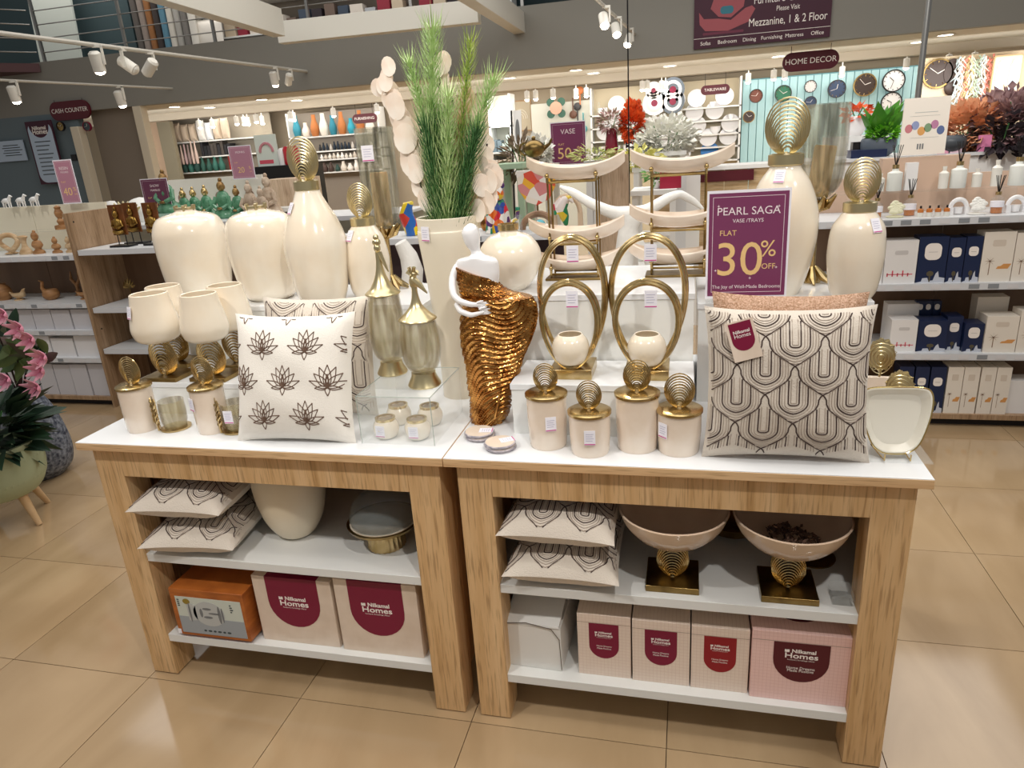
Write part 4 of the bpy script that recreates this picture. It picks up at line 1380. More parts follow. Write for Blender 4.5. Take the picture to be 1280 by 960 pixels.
# large cream vase standing on its narrow foot, left table
t = thing('cream_bullet_vase', 'smooth cream vase tapering to its foot, middle of the left table shelf', 'vase', (.568, .20, SH1))
k_ = [(.038, 0), (.062, .012), (.095, .065), (.115, .14), (.122, .21), (.118, .265), (.108, .285)]
obj('body', MB().lathe(vessel(k_), 40), mat('cream stone glaze', '#e9dcc4', rough=.3, coat=.2, noise='#dfcfb2', nscale=4), t)
# cake stand with glass dome
cs = thing('cake_stand', 'brass ribbed cake stand with white marble plate', 'cake stand', (0.939 - .02, .17, SH1))
rr = MB().lathe([(.055, 0), (.062, .002), (.058, .066), (.068, .076)], 72, wav=lambda a, z: 1 + .03 * cos(24 * a))
obj('ribbed_foot', rr, gold, cs)
obj('brass_plate', MB().lathe([(.06, .073), (.118, .086), (.122, .096), (.118, .096), (.001, .092)], 48), gold_dark, cs)
obj('marble_top', MB().lathe([(.001, .0925), (.112, .0925), (.112, .098), (.001, .098)], 40), mat('pale marble', '#dcd3c2', rough=.3, noise='#c9bda8', nscale=20), cs)
gd = thing('glass_dome', 'clear glass dome cover lying on the brass cake stand', 'dome', (0.939 - .02, .17, SH1 + .0985))
gp = smooth_prof([(.108, 0), (.112, .03), (.09, .075), (.045, .1), (.006, .106)], 6)
obj('dome_shell', MB().lathe(gp + [(.0006, .1065)] + [(.0006, .1035)] + [(max(r - .003, .001), z - .003) for r, z in gp[::-1][:-1]] + [(.105, 0)], 40), mat('thick dome glass', '#9aa3a2', rough=.04, alpha=.2, coat=1), gd)
obj('dome_knob', MB().ball((0, 0, .118), .013, seg=16, rings=10), glass, gd)
# pedestal bowls on leaf stands
def bowl(x, y_, r, dz, lab, plate=(.075, .075), potp=False):
    t = thing('pedestal_bowl', lab, 'bowl', (x, y_, SH1), group='pearl bowls on gold leaf pedestals')
    obj('base_plate', B(-plate[0], plate[0], -plate[1], plate[1], 0, .02), gold_dark, t, bevel=.002)
    obj('stand_leaf', LEAFD, None, t, loc=(0, .016, .02), scale=dz * .97)
    obj('stand_leaf', LEAF, None, t, loc=(0, -.014, .02), scale=dz)
    z0 = .02 + dz - .006
    k = [(.02, 0), (.07, .012), (.115, .038), (.148, .075), (.165, .115)]
    k = [(a * r / .165, b + z0) for a, b in k]
    o = smooth_prof(k, 5)
    obj('body', MB().lathe([(.001, z0)] + o + [(a - .005, b + .002) for a, b in o[::-1] if b > z0 + .006] + [(.001, z0 + .008)], 48), mat('taupe pearl glaze', '#d9c3ac', rough=.18, coat=.6, noise='#c9b098', nscale=6), t)
    return z0
zb = bowl(1.855, .105, .155, .108, 'wide pearl bowl on leaf pedestal, empty, left one of the pair')
bowl(2.171, .10, .155, .108, 'wide pearl bowl on leaf pedestal holding dark dried petals, right one', potp=True)
pot = MB()
rnd = random.Random(5)
for i in range(260):
    a, q = rnd.random() * 2 * pi, .075 * sqrt(rnd.random())
    x, y_, z = q * cos(a), q * sin(a), .022 + .02 * rnd.random() - .0 + .025 * (1 - q / .075)
    s_ = .012
    d1, d2 = Vector((rnd.uniform(-1, 1), rnd.uniform(-1, 1), rnd.uniform(-.6, 1))) * s_, Vector((rnd.uniform(-1, 1), rnd.uniform(-1, 1), rnd.uniform(-.6, 1))) * s_
    p = Vector((x, y_, z))
    pot.add([p, p + d1, p + d1 + d2, p + d2], [(0, 1, 2, 3)])
o = obj('dried_petals', pot, mat('dark dried petals', '#3b2a26', rough=.8, noise='#7a5d4c', nscale=60), None, loc=(2.171, .10, SH1 + zb), smooth=False)
tag(o, 'dark dried petals heaped inside the right pearl bowl', 'potpourri')
o['kind'] = 'stuff'
t = thing('brass_dish', 'dark footless brass dish behind and between the two pearl bowls', 'dish', (2.040, .40, SH1))
obj('dish_shell', MB().lathe([(.001, 0), (.05, 0), (.085, .02), (.098, .05), (.094, .05), (.08, .024), (.045, .006), (.001, .006)], 40), gold_dark, t)
t = thing('brass_disc_stand', 'dark disc on a brass leaf foot in the right rear shelf corner', 'stand', (2.268, .27, SH1))
obj('disc', MB().lathe([(.001, .0), (.06, .0), (.062, .006), (.001, .01)], 36), gold_dark, t)
obj('stand_leaf', LEAFD, None, t, loc=(0, 0, .008), scale=.1)
t = thing('acrylic_block', 'small clear acrylic block at the right end of the shelf', 'block', (2.306, .06, SH1))
obj('block', B(-.025, .03, -.02, .05, 0, .03), acrylic, t, bevel=.001)

# ---- cartons
carton_grid = mat('pale pink grid carton', '#e8d5c5', rough=.55)
def grid_mat(m, line):
    nt = m.node_tree
    b = nt.nodes['Principled BSDF']
    tc = nt.nodes.new('ShaderNodeTexCoord')
    br = nt.nodes.new('ShaderNodeTexBrick')
    br.offset = 0
    br.inputs['Scale'].default_value = 1
    br.inputs['Brick Width'].default_value = .011
    br.inputs['Row Height'].default_value = .011
    br.inputs['Mortar Size'].default_value = .0006
    base = tuple(b.inputs['Base Color'].default_value)
    br.inputs['Color1'].default_value = base
    br.inputs['Color2'].default_value = base
    br.inputs['Mortar'].default_value = C(line)
    mp = nt.nodes.new('ShaderNodeMapping')
    mp.inputs['Rotation'].default_value = (pi / 2, 0, 0)
    nt.links.new(tc.outputs['Object'], mp.inputs[0])
    nt.links.new(mp.outputs[0], br.inputs['Vector'])
    nt.links.new(br.outputs['Color'], b.inputs['Base Color'])
grid_mat(carton_grid, '#dcc4b4')
grid_mat(pink_box2, '#e2b8b0')
def logo(par, x, y_, z, s, small=True):
    """brand lettering block on a maroon shield; s = width of the word"""
    obj('emblem', MB().prism([(-.07, 0), (.07, 0), (.07, .1), (.0, .1), (-.01, .06), (-.02, .1), (-.07, .1)][::-1], y_ - .0004, y_), print_white, par, loc=(x - s * .43, 0, z + s * .135), scale=(s, 1, s))
    text('lettering', 'Nilkamal', s * .19, print_white, par, (x + s * .07, y_, z + s * .18), bold=.025, sx=1.08)
    text('lettering', 'Homes', s * .27, print_white, par, (x, y_, z), bold=.014, sx=1.28)
    text('lettering', 'Furniture | Furnishings | Decor', s * .065, print_white, par, (x, y_, z - s * .15))
def carton(x0, x1, y0, dep, z0, h, m, lab, style, rz=0, print_m=None, seam=.14):
    w_ = x1 - x0
    t = thing('carton', lab, 'box', ((x0 + x1) / 2, y0, z0), rz, group='cartons on the bottom shelves')
    obj('carton_body', B(-w_ / 2, w_ / 2, 0, dep, 0, h), m, t, bevel=.0015)
    pm = print_m or maroon
    if style == 'big':
        uw, uh = w_ * .66, h * .74
        sh = obj('shield_print', MB().prism(ushape(uw, uh)[::-1], -.0007, 0), pm, t, loc=(0, 0, h))
        obj('shield_top_print', MB().prism(ushape(uw, uh * .9, 8)[::-1], 0, .0007), pm, t, loc=(0, 0, h + .0007), rot=(pi / 2, 0, 0)) if False else obj('shield_top_print', B(-uw / 2, uw / 2, 0, dep * .5, h, h + .0007), pm, t)
        logo(sh, 0, -.001, -uh * .52, uw * .56)
    elif style == 'small':
        uw, uh = w_ * .56, h * .56
        sh = obj('shield_print', MB().prism(ushape(uw, uh)[::-1], -.0007, 0), pm, t, loc=(0, 0, h * .86))
        logo(sh, 0, -.001, -uh * .33, uw * .6)
        text('lettering', 'Home Dreams', uw * .085, print_white, sh, (0, -.001, -uh * .64))
        text('lettering', 'Made Positive', uw * .085, print_white, sh, (0, -.001, -uh * .71))
        obj('flap_seam', B(-w_ / 2, w_ / 2, -.0006, 0, h * .865, h * .87), mat('carton seam', '#a58f80', rough=.8), t)
        obj('lid_print', MB().lathe([(.001, 0), (uw * .5, 0), (uw * .5, .0007), (.001, .0007)], 28), maroon_d, t, loc=(0, dep * .42, h))
    return t
BZ0 = SH0
lx = lambda u, v: 0
h1 = 0.417 - BZ0
carton(0.469, 0.761, .035, .30, BZ0, 0.437 - BZ0, pink_box, 'large pale carton with maroon shield print, middle of the left bottom shelf', 'big')
carton(0.777, 1.065, .03, .30, BZ0, 0.456 - BZ0, pink_box, 'large pale carton with maroon shield print, beside the inner leg of the left table', 'big')
carton(1.574, 1.735, .045, .28, BZ0, 0.400 - BZ0, carton_grid, 'small cream grid carton with maroon label, beside the plain white box', 'small')
carton(1.740, 1.908, .042, .28, BZ0, 0.398 - BZ0, carton_grid, 'small cream grid carton with maroon label, middle of the three alike', 'small')
carton(1.912, 2.074, .04, .28, BZ0, 0.398 - BZ0, carton_grid, 'small cream grid carton with maroon label, next to the rose pink carton', 'small', print_m=mat('red print', '#90101f', rough=.4))
carton(2.079, 2.345, .03, .30, BZ0, 0.413 - BZ0, pink_box2, 'wide rose pink carton with dark maroon label at the far right end', 'small', print_m=maroon_d)
t = thing('plain_box', 'plain white box with crumpled flap, left end of the right bottom shelf', 'box', (1.422 + .012, .045, BZ0), -.04)
hh = 0.376 - BZ0
obj('box_body', B(-.088, .088, 0, .33, 0, hh * .82), mat('white board', '#e6e4df', rough=.6), t, bevel=.002)
obj('box_flap', MB().add([(-.088, -.002, hh * .80), (.084, -.004, hh * .82), (.086, .14, hh * 1.02), (-.086, .14, hh * 1.0), (-.088, .0, hh * .83), (.084, -.002, hh * .85), (.086, .142, hh * 1.05), (-.086, .142, hh * 1.03)],
    [(0, 3, 2, 1), (4, 5, 6, 7), (0, 1, 5, 4), (1, 2, 6, 5), (2, 3, 7, 6), (3, 0, 4, 7)]), MATS['white board'], t)
obj('box_lid', B(-.087, .087, .14, .33, hh * .82, hh * 1.02), MATS['white board'], t, bevel=.002)
obj('flap_edge', MB().tube([(-.087, -.004, hh * .81), (-.02, -.006, hh * .87), (.06, -.005, hh * .8), (.084, -.005, hh * .62), (.087, -.003, .01)], .0014, 5), mat('cut board edge', '#6b6157', rough=.9), t)
# orange-brown printed box, left
t = thing('printed_box', 'orange brown box with a pale printed sleeve showing a stone face, left bottom shelf', 'box', (0.294 + .005, .0, BZ0 + .012), .04, rot=(0, 0, 0))
orange = mat('orange brown board', '#b96a2c', rough=.4, noise='#9a5220', nscale=10, stretch=(1, 1, 4))
bw, bh = .145, 0.379 - BZ0 - .012
obj('box_body', B(-bw, bw, 0, .28, 0, bh), orange, t, bevel=.002)
obj('box_foot', B(-bw + .02, bw - .02, .02, .26, -.012, 0), orange, t)
pr = obj('print_panel', B(-bw + .02, bw - .012, -.001, 0, .012, bh - .03), mat('pale green grey print', '#c9cfc4', rough=.5), t)
obj('print_band', B(-bw + .02, bw - .012, -.0014, -.001, .012, bh * .42), mat('grey blue print', '#9da3a8', rough=.5), pr)
fg = mat('grey relief print', '#77797a', rough=.6)
fl = mat('light relief print', '#b9bbb8', rough=.6)
def disc2(cx, cz, rx, rz_, n=22): return [(cx + rx * cos(2 * pi * i / n), cz + rz_ * sin(2 * pi * i / n)) for i in range(n)]
zc = bh * .52
obj('face_print', MB().prism(disc2(.0, zc, .062, .05)[::-1], -.0018, -.0014).prism([(-.085, zc - .035), (-.05, zc - .03), (-.05, zc + .03), (-.085, zc + .045)][::-1], -.0018, -.0014), fl, pr)
mm = MB()
for (cx, cz, rx, rz_) in ((-.005, zc + .02, .018, .005), (-.005, zc - .014, .018, .005), (.02, zc + .003, .022, .004), (-.03, zc + .002, .006, .018), (.042, zc, .006, .036), (.054, zc, .004, .03), (-.075, zc, .004, .04)):
    mm.prism(disc2(cx, cz, rx, rz_, 14)[::-1], -.0022, -.0018)
obj('face_detail_print', mm, fg, pr)
obj('seal_print', MB().prism(disc2(-.082, bh - .048, .014, .011)[::-1], -.0019, -.0014), mat('gold seal', '#8f7a2a', rough=.4), pr)
mm = MB()
for i in range(6):
    mm.prism(disc2(-.03 + i * .019, .028, .006 + .002 * (i % 2), .004, 8)[::-1], -.0019, -.0014)
for i in range(4):
    mm.box(.088, .094 + .003 * (i % 3), -.0019, -.001, bh - .05 - i * .009, bh - .046 - i * .009)
    mm.box(-bw + .026, -bw + .034, -.0019, -.001, bh - .045 - i * .008, bh - .041 - i * .008)
obj('icon_print', mm, mat('dark print', '#3d474a', rough=.6), pr)['kind'] = 'stuff'
obj('corner_sticker', B(-bw - .001, -bw + .012, -.0015, 0, .004, .022), tag_white, t)

# ================================================================ GONDOLAS AND WHAT STANDS ON THEM
GY = 2.56
brown_back = mat('brown laminate back', '#7d624c', rough=.5, noise='#6b523e', nscale=6, stretch=(1, 1, .1))
cream_back = mat('cream laminate back', '#eae2cb', rough=.5)
label_card = mat('shelf label card', '#d9d9dd', rough=.5)
label_grey = mat('shelf label print', '#8d9298', rough=.5)
def strip_labels(par, x0, x1, y_, z, n, seed):
    rnd = random.Random(seed)
    for i in range(n):
        x = x0 + (x1 - x0) * (i + .5) / n
        obj('price_label', B(x - .026, x + .026, y_ - .0015, y_, z - .031, z - .006), label_card if rnd.random() < .65 else label_grey, par)
def gondola(x0, x1, y0, d, zs, back_top, lab, backs, group='shop gondolas', nl=10, base=.08, labels=True):
    t = thing('gondola', lab, 'shelving', ((x0 + x1) / 2, y0, 0), group=group)
    hw = (x1 - x0) / 2
    obj('plinth', B(-hw, hw, .05, d, 0, base - .03), dark_gap, t)
    obj('base_board', B(-hw, hw, 0, d, base - .03, base), gondola_oak, t)
    zz = [base] + [bk[0] for bk in backs]
    for i, (ztop, m) in enumerate(backs):
        n = max(int((x1 - x0) / .62), 1)
        for k in range(n):
            a = -hw + 2 * hw * k / n
            obj('back_panel', B(a + .002, a + 2 * hw / n - .002, d - .02, d, zz[i], ztop), m, t)
    for z in zs:
        s = obj('shelf', B(-hw + .002, hw - .002, 0, d - .022, z - .024, z), grey_white, t)
        r = obj('label_rail', B(-hw + .002, hw - .002, -.012, 0, z - .038, z), mat('label rail plastic', '#d6d9de', rough=.3), s)
        if labels:
            strip_labels(t, -hw + .02, hw - .02, -.0125, z, nl, int(z * 100))
    return t
gL = gondola(-4.6, -2.47, GY, .42, [.40, .62, .832, 1.19], 1.53, 'left gondola with pale shelves of carved wooden figures', [(1.19, brown_back), (1.53, cream_back)], nl=20)
t = thing('end_panel', 'tall oak end panel of the left gondola with a drilled hole', 'panel', (-2.45, GY - .02, 0))
obj('panel_board', B(-.018, .004, 0, .46, 0, 1.485), gondola_oak, t, bevel=.001)
obj('drill_hole', MB().lathe([(.001, 0), (.007, 0), (.007, .001), (.001, .001)], 12), dark_gap, t, loc=(.004, .06, 1.42), rot=(0, pi / 2, 0))
obj('drill_hole', MB().lathe([(.001, 0), (.007, 0), (.007, .001), (.001, .001)], 12), dark_gap, t, loc=(.004, .06, .62), rot=(0, pi / 2, 0))
gB = gondola(-2.44, -1.15, GY + .01, .42, [.47, .79, 1.22], 1.22, 'corner gondola right of the oak end panel, golden reliefs on top', [(1.20, brown_back)], labels=False)
gC = gondola(-1.12, 1.05, 2.72, .45, [.75, 1.2], 1.2, 'middle gondola with white top behind the ivory planter vase', [(1.18, mat('dark aubergine back', '#4a3638', rough=.6))], nl=16)
gR = gondola(2.60, 4.9, 2.60, .45, [.455, .862, 1.222], 1.5, 'right gondola with candle gift boxes and diffusers', [(.862, brown_back), (1.222, brown_back), (1.42, mat('pink beige back', '#cdb09a', rough=.5))], nl=24)

wood_fig = mat('pale carved wood', '#d8bd97', rough=.5, noise='#b8946a', nscale=12, stretch=(1, 1, 4))
wood_fig2 = mat('mid carved wood', '#b98a5c', rough=.5, noise='#8d6138', nscale=12, stretch=(1, 1, 4))
def placed(p, z):
    return (p[0], p[1], z)
# --- wooden figures
def small(name, lab, cat, loc, mb, m, rz=0, group=None, **k):
    o = obj(name, mb, m, None, loc=loc, rot=(0, 0, rz), **k)
    return tag(o, lab, cat, group)
small('wooden_knot', 'pale wooden knot sculpture at the left picture edge on the left gondola', 'sculpture', (-3.220, 2.72, 1.19),
      MB().lathe([(.03, 0), (.05, .008), (.03, .016)], 16).tube([(.07 * cos(a) * (1 + .2 * cos(2 * a)), .02 * sin(2 * a), .085 + .062 * sin(a)) for a in [2 * pi * i / 28 for i in range(28)]], .019, 10, closed=True), wood_fig)
small('wooden_goblet_figure', 'flaring wooden torso sculpture beside the knot sculpture', 'sculpture', (-3.056, 2.70, 1.19),
      MB().lathe(smooth_prof([(.06, 0), (.055, .02), (.03, .05), (.022, .08), (.03, .11), (.045, .13), (.02, .14)], 4), 20, sy=.6), wood_fig)
def bust(s=1):
    m = MB().lathe(smooth_prof([(.05 * s, 0), (.045 * s, .02 * s), (.025 * s, .035 * s), (.045 * s, .06 * s), (.035 * s, .09 * s), (.018 * s, .1 * s)], 4), 18, sy=.7)
    m.ball((0, -.004 * s, .13 * s), .024 * s, .026 * s, .034 * s, 14, 9).ball((0, 0, .165 * s), .012 * s, seg=10, rings=7)
    return m
small('carved_bust', 'carved wooden bust with a topknot, middle of the left gondola shelf', 'sculpture', (-2.935, 2.70, 1.19), bust(1), wood_fig2)
small('carved_bust', 'dark faced twin carving right of the topknot bust', 'sculpture', (-2.764, 2.70, 1.19), bust(.7).xf(Matrix.Diagonal((1.3, 1, 1, 1))), wood_fig2)
small('carved_bust', 'small carved couple near the oak end panel', 'sculpture', (-2.647, 2.70, 1.19), bust(.68), wood_fig)
sh = tag(obj('glass_shelf', B(-.9, .6, -.1, .1, 0, .006), glass, None, loc=(-2.9 - .2, 2.84, 1.345)), 'narrow glass upper shelf on the left gondola', 'shelf')
small('tall_carving', 'tall two stage wooden carving standing on the glass upper shelf', 'sculpture', (-2.804 , 2.84, 1.352),
      MB().lathe(smooth_prof([(.05, 0), (.048, .03), (.02, .035), (.028, .06), (.016, .08), (.026, .1), (.03, .125), (.02, .15), (.024, .165), (.001, .18)], 3), 18), wood_fig2)
def bird(s, up=1):
    m = MB().lathe([(.04 * s, 0), (.04 * s, .008 * s), (.001, .012 * s)], 16)
    m.tube([(-.09 * s, 0, .07 * s), (-.05 * s, 0, .045 * s), (0, 0, .035 * s), (.05 * s, 0, .05 * s), (.07 * s, 0, .09 * s * up), (.09 * s, 0, .1 * s * up)], [.004 * s, .018 * s, .03 * s, .026 * s, .012 * s, .004 * s], 10)
    return m
small('wooden_bird', 'pale wooden bird carving on the second shelf of the left gondola', 'sculpture', (-3.256, 2.70, .832), bird(.9), wood_fig)
small('wooden_bird', 'wooden bird carving with raised head beside the oak end panel', 'sculpture', (-2.622, 2.70, .832), bird(.85, 1.3), wood_fig2)
small('swan_planter', 'wooden swan shaped planter with yellow flowers on its tail', 'planter', (-2.935, 2.70, .832),
      MB().lathe(smooth_prof([(.03, 0), (.055, .02), (.06, .05), (.045, .08)], 3), 18).tube([(-.04, 0, .05), (-.07, 0, .09), (-.055, 0, .14), (-.085, 0, .15)], [.022, .014, .011, .004], 8), wood_fig2)
small('barrel_jar', 'round wooden barrel jar at the left edge of the second shelf', 'jar', (-3.419, 2.72, .832), MB().lathe(smooth_prof([(.04, 0), (.06, .04), (.055, .09), (.03, .12), (.035, .13)], 3), 18), wood_fig2)
small('antler_ornament', 'brown antler shaped ornament at the back of the second shelf', 'sculpture', (-2.825, 2.85, .832),
      MB().lathe([(.03, 0), (.03, .01), (.001, .012)], 12).tube([(0, 0, .01), (.0, 0, .08), (-.04, 0, .13), (-.03, 0, .19)], [.012, .014, .012, .004], 8).tube([(0, 0, .08), (.04, 0, .13), (.04, 0, .2)], [.012, .012, .003], 8), wood_fig2)
# small white figures on top of left gondola
def horse(s=1):
    m = MB().ball((0, 0, .07 * s), .05 * s, .025 * s, .028 * s, 14, 9)
    for x in (-.035, .03):
        for y_ in (-.012, .012):
            m.tube([(x * s, y_ * s, .06 * s), (x * s * 1.1, y_ * s, 0)], [.009 * s, .005 * s], 7)
    m.tube([(.035 * s, 0, .08 * s), (.06 * s, 0, .12 * s), (.085 * s, 0, .11 * s)], [.018 * s, .012 * s, .007 * s], 8)
    m.tube([(-.045 * s, 0, .08 * s), (-.07 * s, 0, .06 * s)], [.006 * s, .003 * s], 6)
    return m
for (x_, lab) in ((-3.298, 'white animal figure at the left end on the left gondola top'), (-3.160, 'white animal figure with head raised on the left gondola top'), (-3.031, 'bright white animal figure nearest the forty percent sign')):
    small('animal_figure', lab, 'figurine', (x_, 2.87, 1.53), horse(.75), matt_white, group='white animal figures')
# price signs further back
sign_lines = lambda a, b_: [(a, .10, 0, .84, WI, 'CENTER'), ('FLAT', .06, -.34, .52, GI, 'LEFT'), (b_, .26, -.08, .28, GI, 'CENTER'), ('%', .13, .34, .34, GI, 'CENTER'), ('OFF', .05, .35, .22, GI, 'CENTER')]
percent_sign((-2.710, 2.9, 1.534), .15, 1.853 - 1.545, 'pale rose forty percent discount sign on the left gondola', sign_lines('RESIN', '40') + [('FIGURES', .06, 0, .75, WI, 'CENTER')], m=sign_l, rz=.05)
percent_sign((-3.105, 4.3, 1.30), 0.294, 1.879 - 1.536, 'dark plum twenty percent discount sign above the golden reliefs', sign_lines('SHOW', '20') + [('MARBLES', .08, 0, .72, WI, 'CENTER')], m=mat('dark plum print', '#6d3a55', rough=.35))
percent_sign((-2.380, 4.7, 1.591), 0.240, 1.889 - 1.591, 'pale rose twenty percent discount sign above the green figures', sign_lines('MONKS', '20'), m=sign_l)
percent_sign((0.861, 4.7, 1.541), 0.298, 1.886 - 1.542, 'plum half price vase sign above the left tray tower', [('VASE', .17, 0, .8, WI, 'CENTER'), ('FLAT', .07, -.3, .5, GI, 'LEFT'), ('50', .38, -.12, .27, GI, 'CENTER'), ('%', .2, .33, .36, GI, 'CENTER'), ('OFF', .08, .33, .2, GI, 'CENTER')])
# boxes on the left gondola lower shelves
grey_box = mat('pale grey carton', '#cdccd2', rough=.6)
white_box = mat('white carton', '#e9e9ec', rough=.6)
rnd = random.Random(3)
for z, hgt, n in ((.08, .27, 12), (.40, .17, 9), (.62, .16, 11)):
    for i in range(n):
        x = -4.5 + (2.0) * (i + .5) / n
        w_ = 2.0 / n * .47
        h_ = hgt * rnd.uniform(.85, 1)
        tag(obj('stock_box', B(-w_, w_, 0, .3, 0, h_), grey_box if z != .40 else white_box, None, loc=(x, GY + .02 + .01 * rnd.random(), z), smooth=False), '%s stock box, %s from the left, %s shelf, left gondola' % ('white' if z == .40 else 'pale grey', ORD[i], {.08: 'bottom', .40: 'second', .62: 'third'}[z]), 'box', 'stock boxes on the left gondola')
# bay B: golden reliefs
relief_gold = mat('gilded relief', '#b9964e', rough=.3, metal=.9, noise='#6d4d22', nscale=30, bump=.8, bscale=60)
brown_relief = mat('brown gilt panel', '#7d4a22', rough=.4, metal=.3, noise='#5a3316', nscale=12)
for i, (u, v, yy, lab) in enumerate(((153, 300, 2.66, 'gilded deity relief on black stand, leftmost of the three'), (171, 298, 2.82, 'gilded deity relief on black stand, rear middle one of the three'), (187, 297, 2.70, 'gilded deity relief on black stand, nearest the green figures'))):
    t = thing('gilded_relief', lab, 'figurine', ({0: -2.145, 1: -2.159, 2: -1.887}[i], yy + .03, 1.22), group='gilded deity reliefs')
    obj('black_base', B(-.085, .085, -.045, .045, 0, .014), black, t)
    for sx in (-.035, .035):
        obj('rod', MB().tube([(sx, 0, .014), (sx, 0, .09)], .004, 6), black, t)
    obj('panel', B(-.06, .06, -.006, .006, .085, .30), brown_relief, t)
    m = MB().ball((0, -.012, .235), .022, .018, .03, 12, 8).ball((0, -.01, .27), .012, .01, .016, 10, 6).ball((0, -.012, .165), .035, .02, .045, 12, 8)
    m.tube([(-.045, -.012, .11), (0, -.02, .1), (.045, -.012, .11)], [.014, .018, .014], 8).tube([(-.03, -.014, .19), (-.045, -.018, .15), (-.015, -.026, .14)], .009, 7).tube([(.03, -.014, .19), (.045, -.018, .15), (.015, -.026, .14)], .009, 7)
    obj('deity_figure', m, relief_gold, t)
t = thing('metal_flower', 'dark metal lotus ornament on the middle shelf of the corner gondola', 'ornament', (-2.287, 2.8, .79))
m = MB().lathe([(.03, 0), (.03, .006), (.004, .01), (.004, .1)], 12)
for k in range(7):
    a = (k - 3) * .42
    m.tube([(0, 0, .1), (.04 * sin(a), -.01, .1 + .035 * cos(a)), (.06 * sin(a), 0, .1 + .075 * cos(a))], [.004, .012, .002], 6)
obj('flower', m, gold_dark, t)
small('stock_box', 'white carton on the lower shelf of the corner gondola', 'box', (-2.201, 2.8, .47), B(-.05, .05, 0, .1, 0, .09), white_box, smooth=False)

# --- second gondola behind: green monks, beige figures
gM = gondola(-4.3, -.55, 4.15, .7, [.9, 1.239], 1.2, 'cream topped display gondola carrying green monk figures', [(1.239, cream_back)], labels=False)
GT = 1.239
green_glz = mat('green glazed robe', '#6fa886', rough=.25, coat=.5, noise='#3f7a58', nscale=16)
green_lt = mat('pale green stone', '#a9c9b8', rough=.4)
bronze_sk = mat('bronze skin', '#a88a58', rough=.35, metal=.6, noise='#7c5c34', nscale=20)
sand = mat('sandstone figure', '#cdbba6', rough=.6, noise='#a58e78', nscale=18)
def monk_parts(t, s, robe, skin, halo=False):
    r = MB().lathe(smooth_prof([(.075 * s, 0), (.085 * s, .02 * s), (.07 * s, .05 * s), (.045 * s, .075 * s), (.05 * s, .12 * s), (.04 * s, .16 * s), (.018 * s, .18 * s)], 4), 20, sy=.7)
    r.tube([(-.045 * s, -.01 * s, .14 * s), (-.06 * s, -.03 * s, .09 * s), (-.02 * s, -.055 * s, .07 * s)], [.018 * s, .017 * s, .012 * s], 8)
    r.tube([(.045 * s, -.01 * s, .14 * s), (.06 * s, -.03 * s, .09 * s), (.02 * s, -.055 * s, .07 * s)], [.018 * s, .017 * s, .012 * s], 8)
    obj('robe', r, robe, t)
    h = MB().ball((0, -.004 * s, .21 * s), .026 * s, .028 * s, .034 * s, 14, 10).ball((0, 0, .25 * s), .013 * s, .013 * s, .016 * s, 10, 7)
    h.ball((0, -.03 * s, .205 * s), .005 * s, .006 * s, .008 * s, 8, 6)
    for sx in (-1, 1):
        h.ball((sx * .026 * s, 0, .205 * s), .005 * s, .006 * s, .014 * s, 8, 6)
    obj('head', h, skin, t)
    obj('hands', MB().ball((0, -.055 * s, .068 * s), .022 * s, .012 * s, .01 * s, 10, 6), skin, t)
monks = [(211,275,4.25,1.7,'seated green monk on a pale green block nearest the golden reliefs',0), (228,250,4.5,1.3,'slim green figure with golden head, first of the trio',1), (240,250,4.55,1.3,'slim green figure with golden head, second of the trio',1), (255,252,4.5,1.35,'slim green figure with golden head, third of the trio',1), (272,255,4.4,1.6,'large green robed monk with bronze head leaning left',0), (290,262,4.3,1.3,'green robed monk bowing low, bronze head forward',0)]
for (u, v, yy, s_, lab, k), x_ in zip(monks, (-3.029, -3.048, -2.966, -2.790, -2.524, -2.302)):
    t = thing('monk_figure', lab, 'figurine', (x_, yy + .1, GT + (.09 if u == 211 else 0)), group='green monk figures')
    monk_parts(t, s_ * .9, green_glz, bronze_sk if k == 0 else gold)
small('stone_block', 'pale green block under the first green monk', 'pedestal', (-3.029, 4.35, GT), B(-.12, .12, -.1, .1, 0, .09), green_lt)
for i, (x_, yy, s_, lab) in enumerate(((-2.164, 4.4, 1.3, 'sandstone seated figure left of the beige pair'), (-2.088, 4.6, 1.5, 'sandstone seated figure, taller one of the beige pair'), (-2.012, 4.35, 1.1, 'sandstone child figure at the end of the cream gondola'))):
    t = thing('stone_figure', lab, 'figurine', (x_, yy, GT), group='sandstone figures')
    monk_parts(t, s_, sand, sand)
t = thing('display_case', 'cream display back board behind the green monk figures', 'board', (-2.908, 4.86, GT))
hb_ = 1.620 - GT
obj('board', B(-.62, .62, 0, .02, 0, hb_), mat('cream board', '#e9e4da', rough=.6), t)
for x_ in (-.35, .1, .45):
    obj('round_hole', MB().lathe([(.001, 0), (.05, 0), (.05, .004), (.001, .004)], 18), mat('hole shade brown', '#8e7664', rough=.8), t, loc=(x_, -.004, hb_ * .5), rot=(pi / 2, 0, 0))
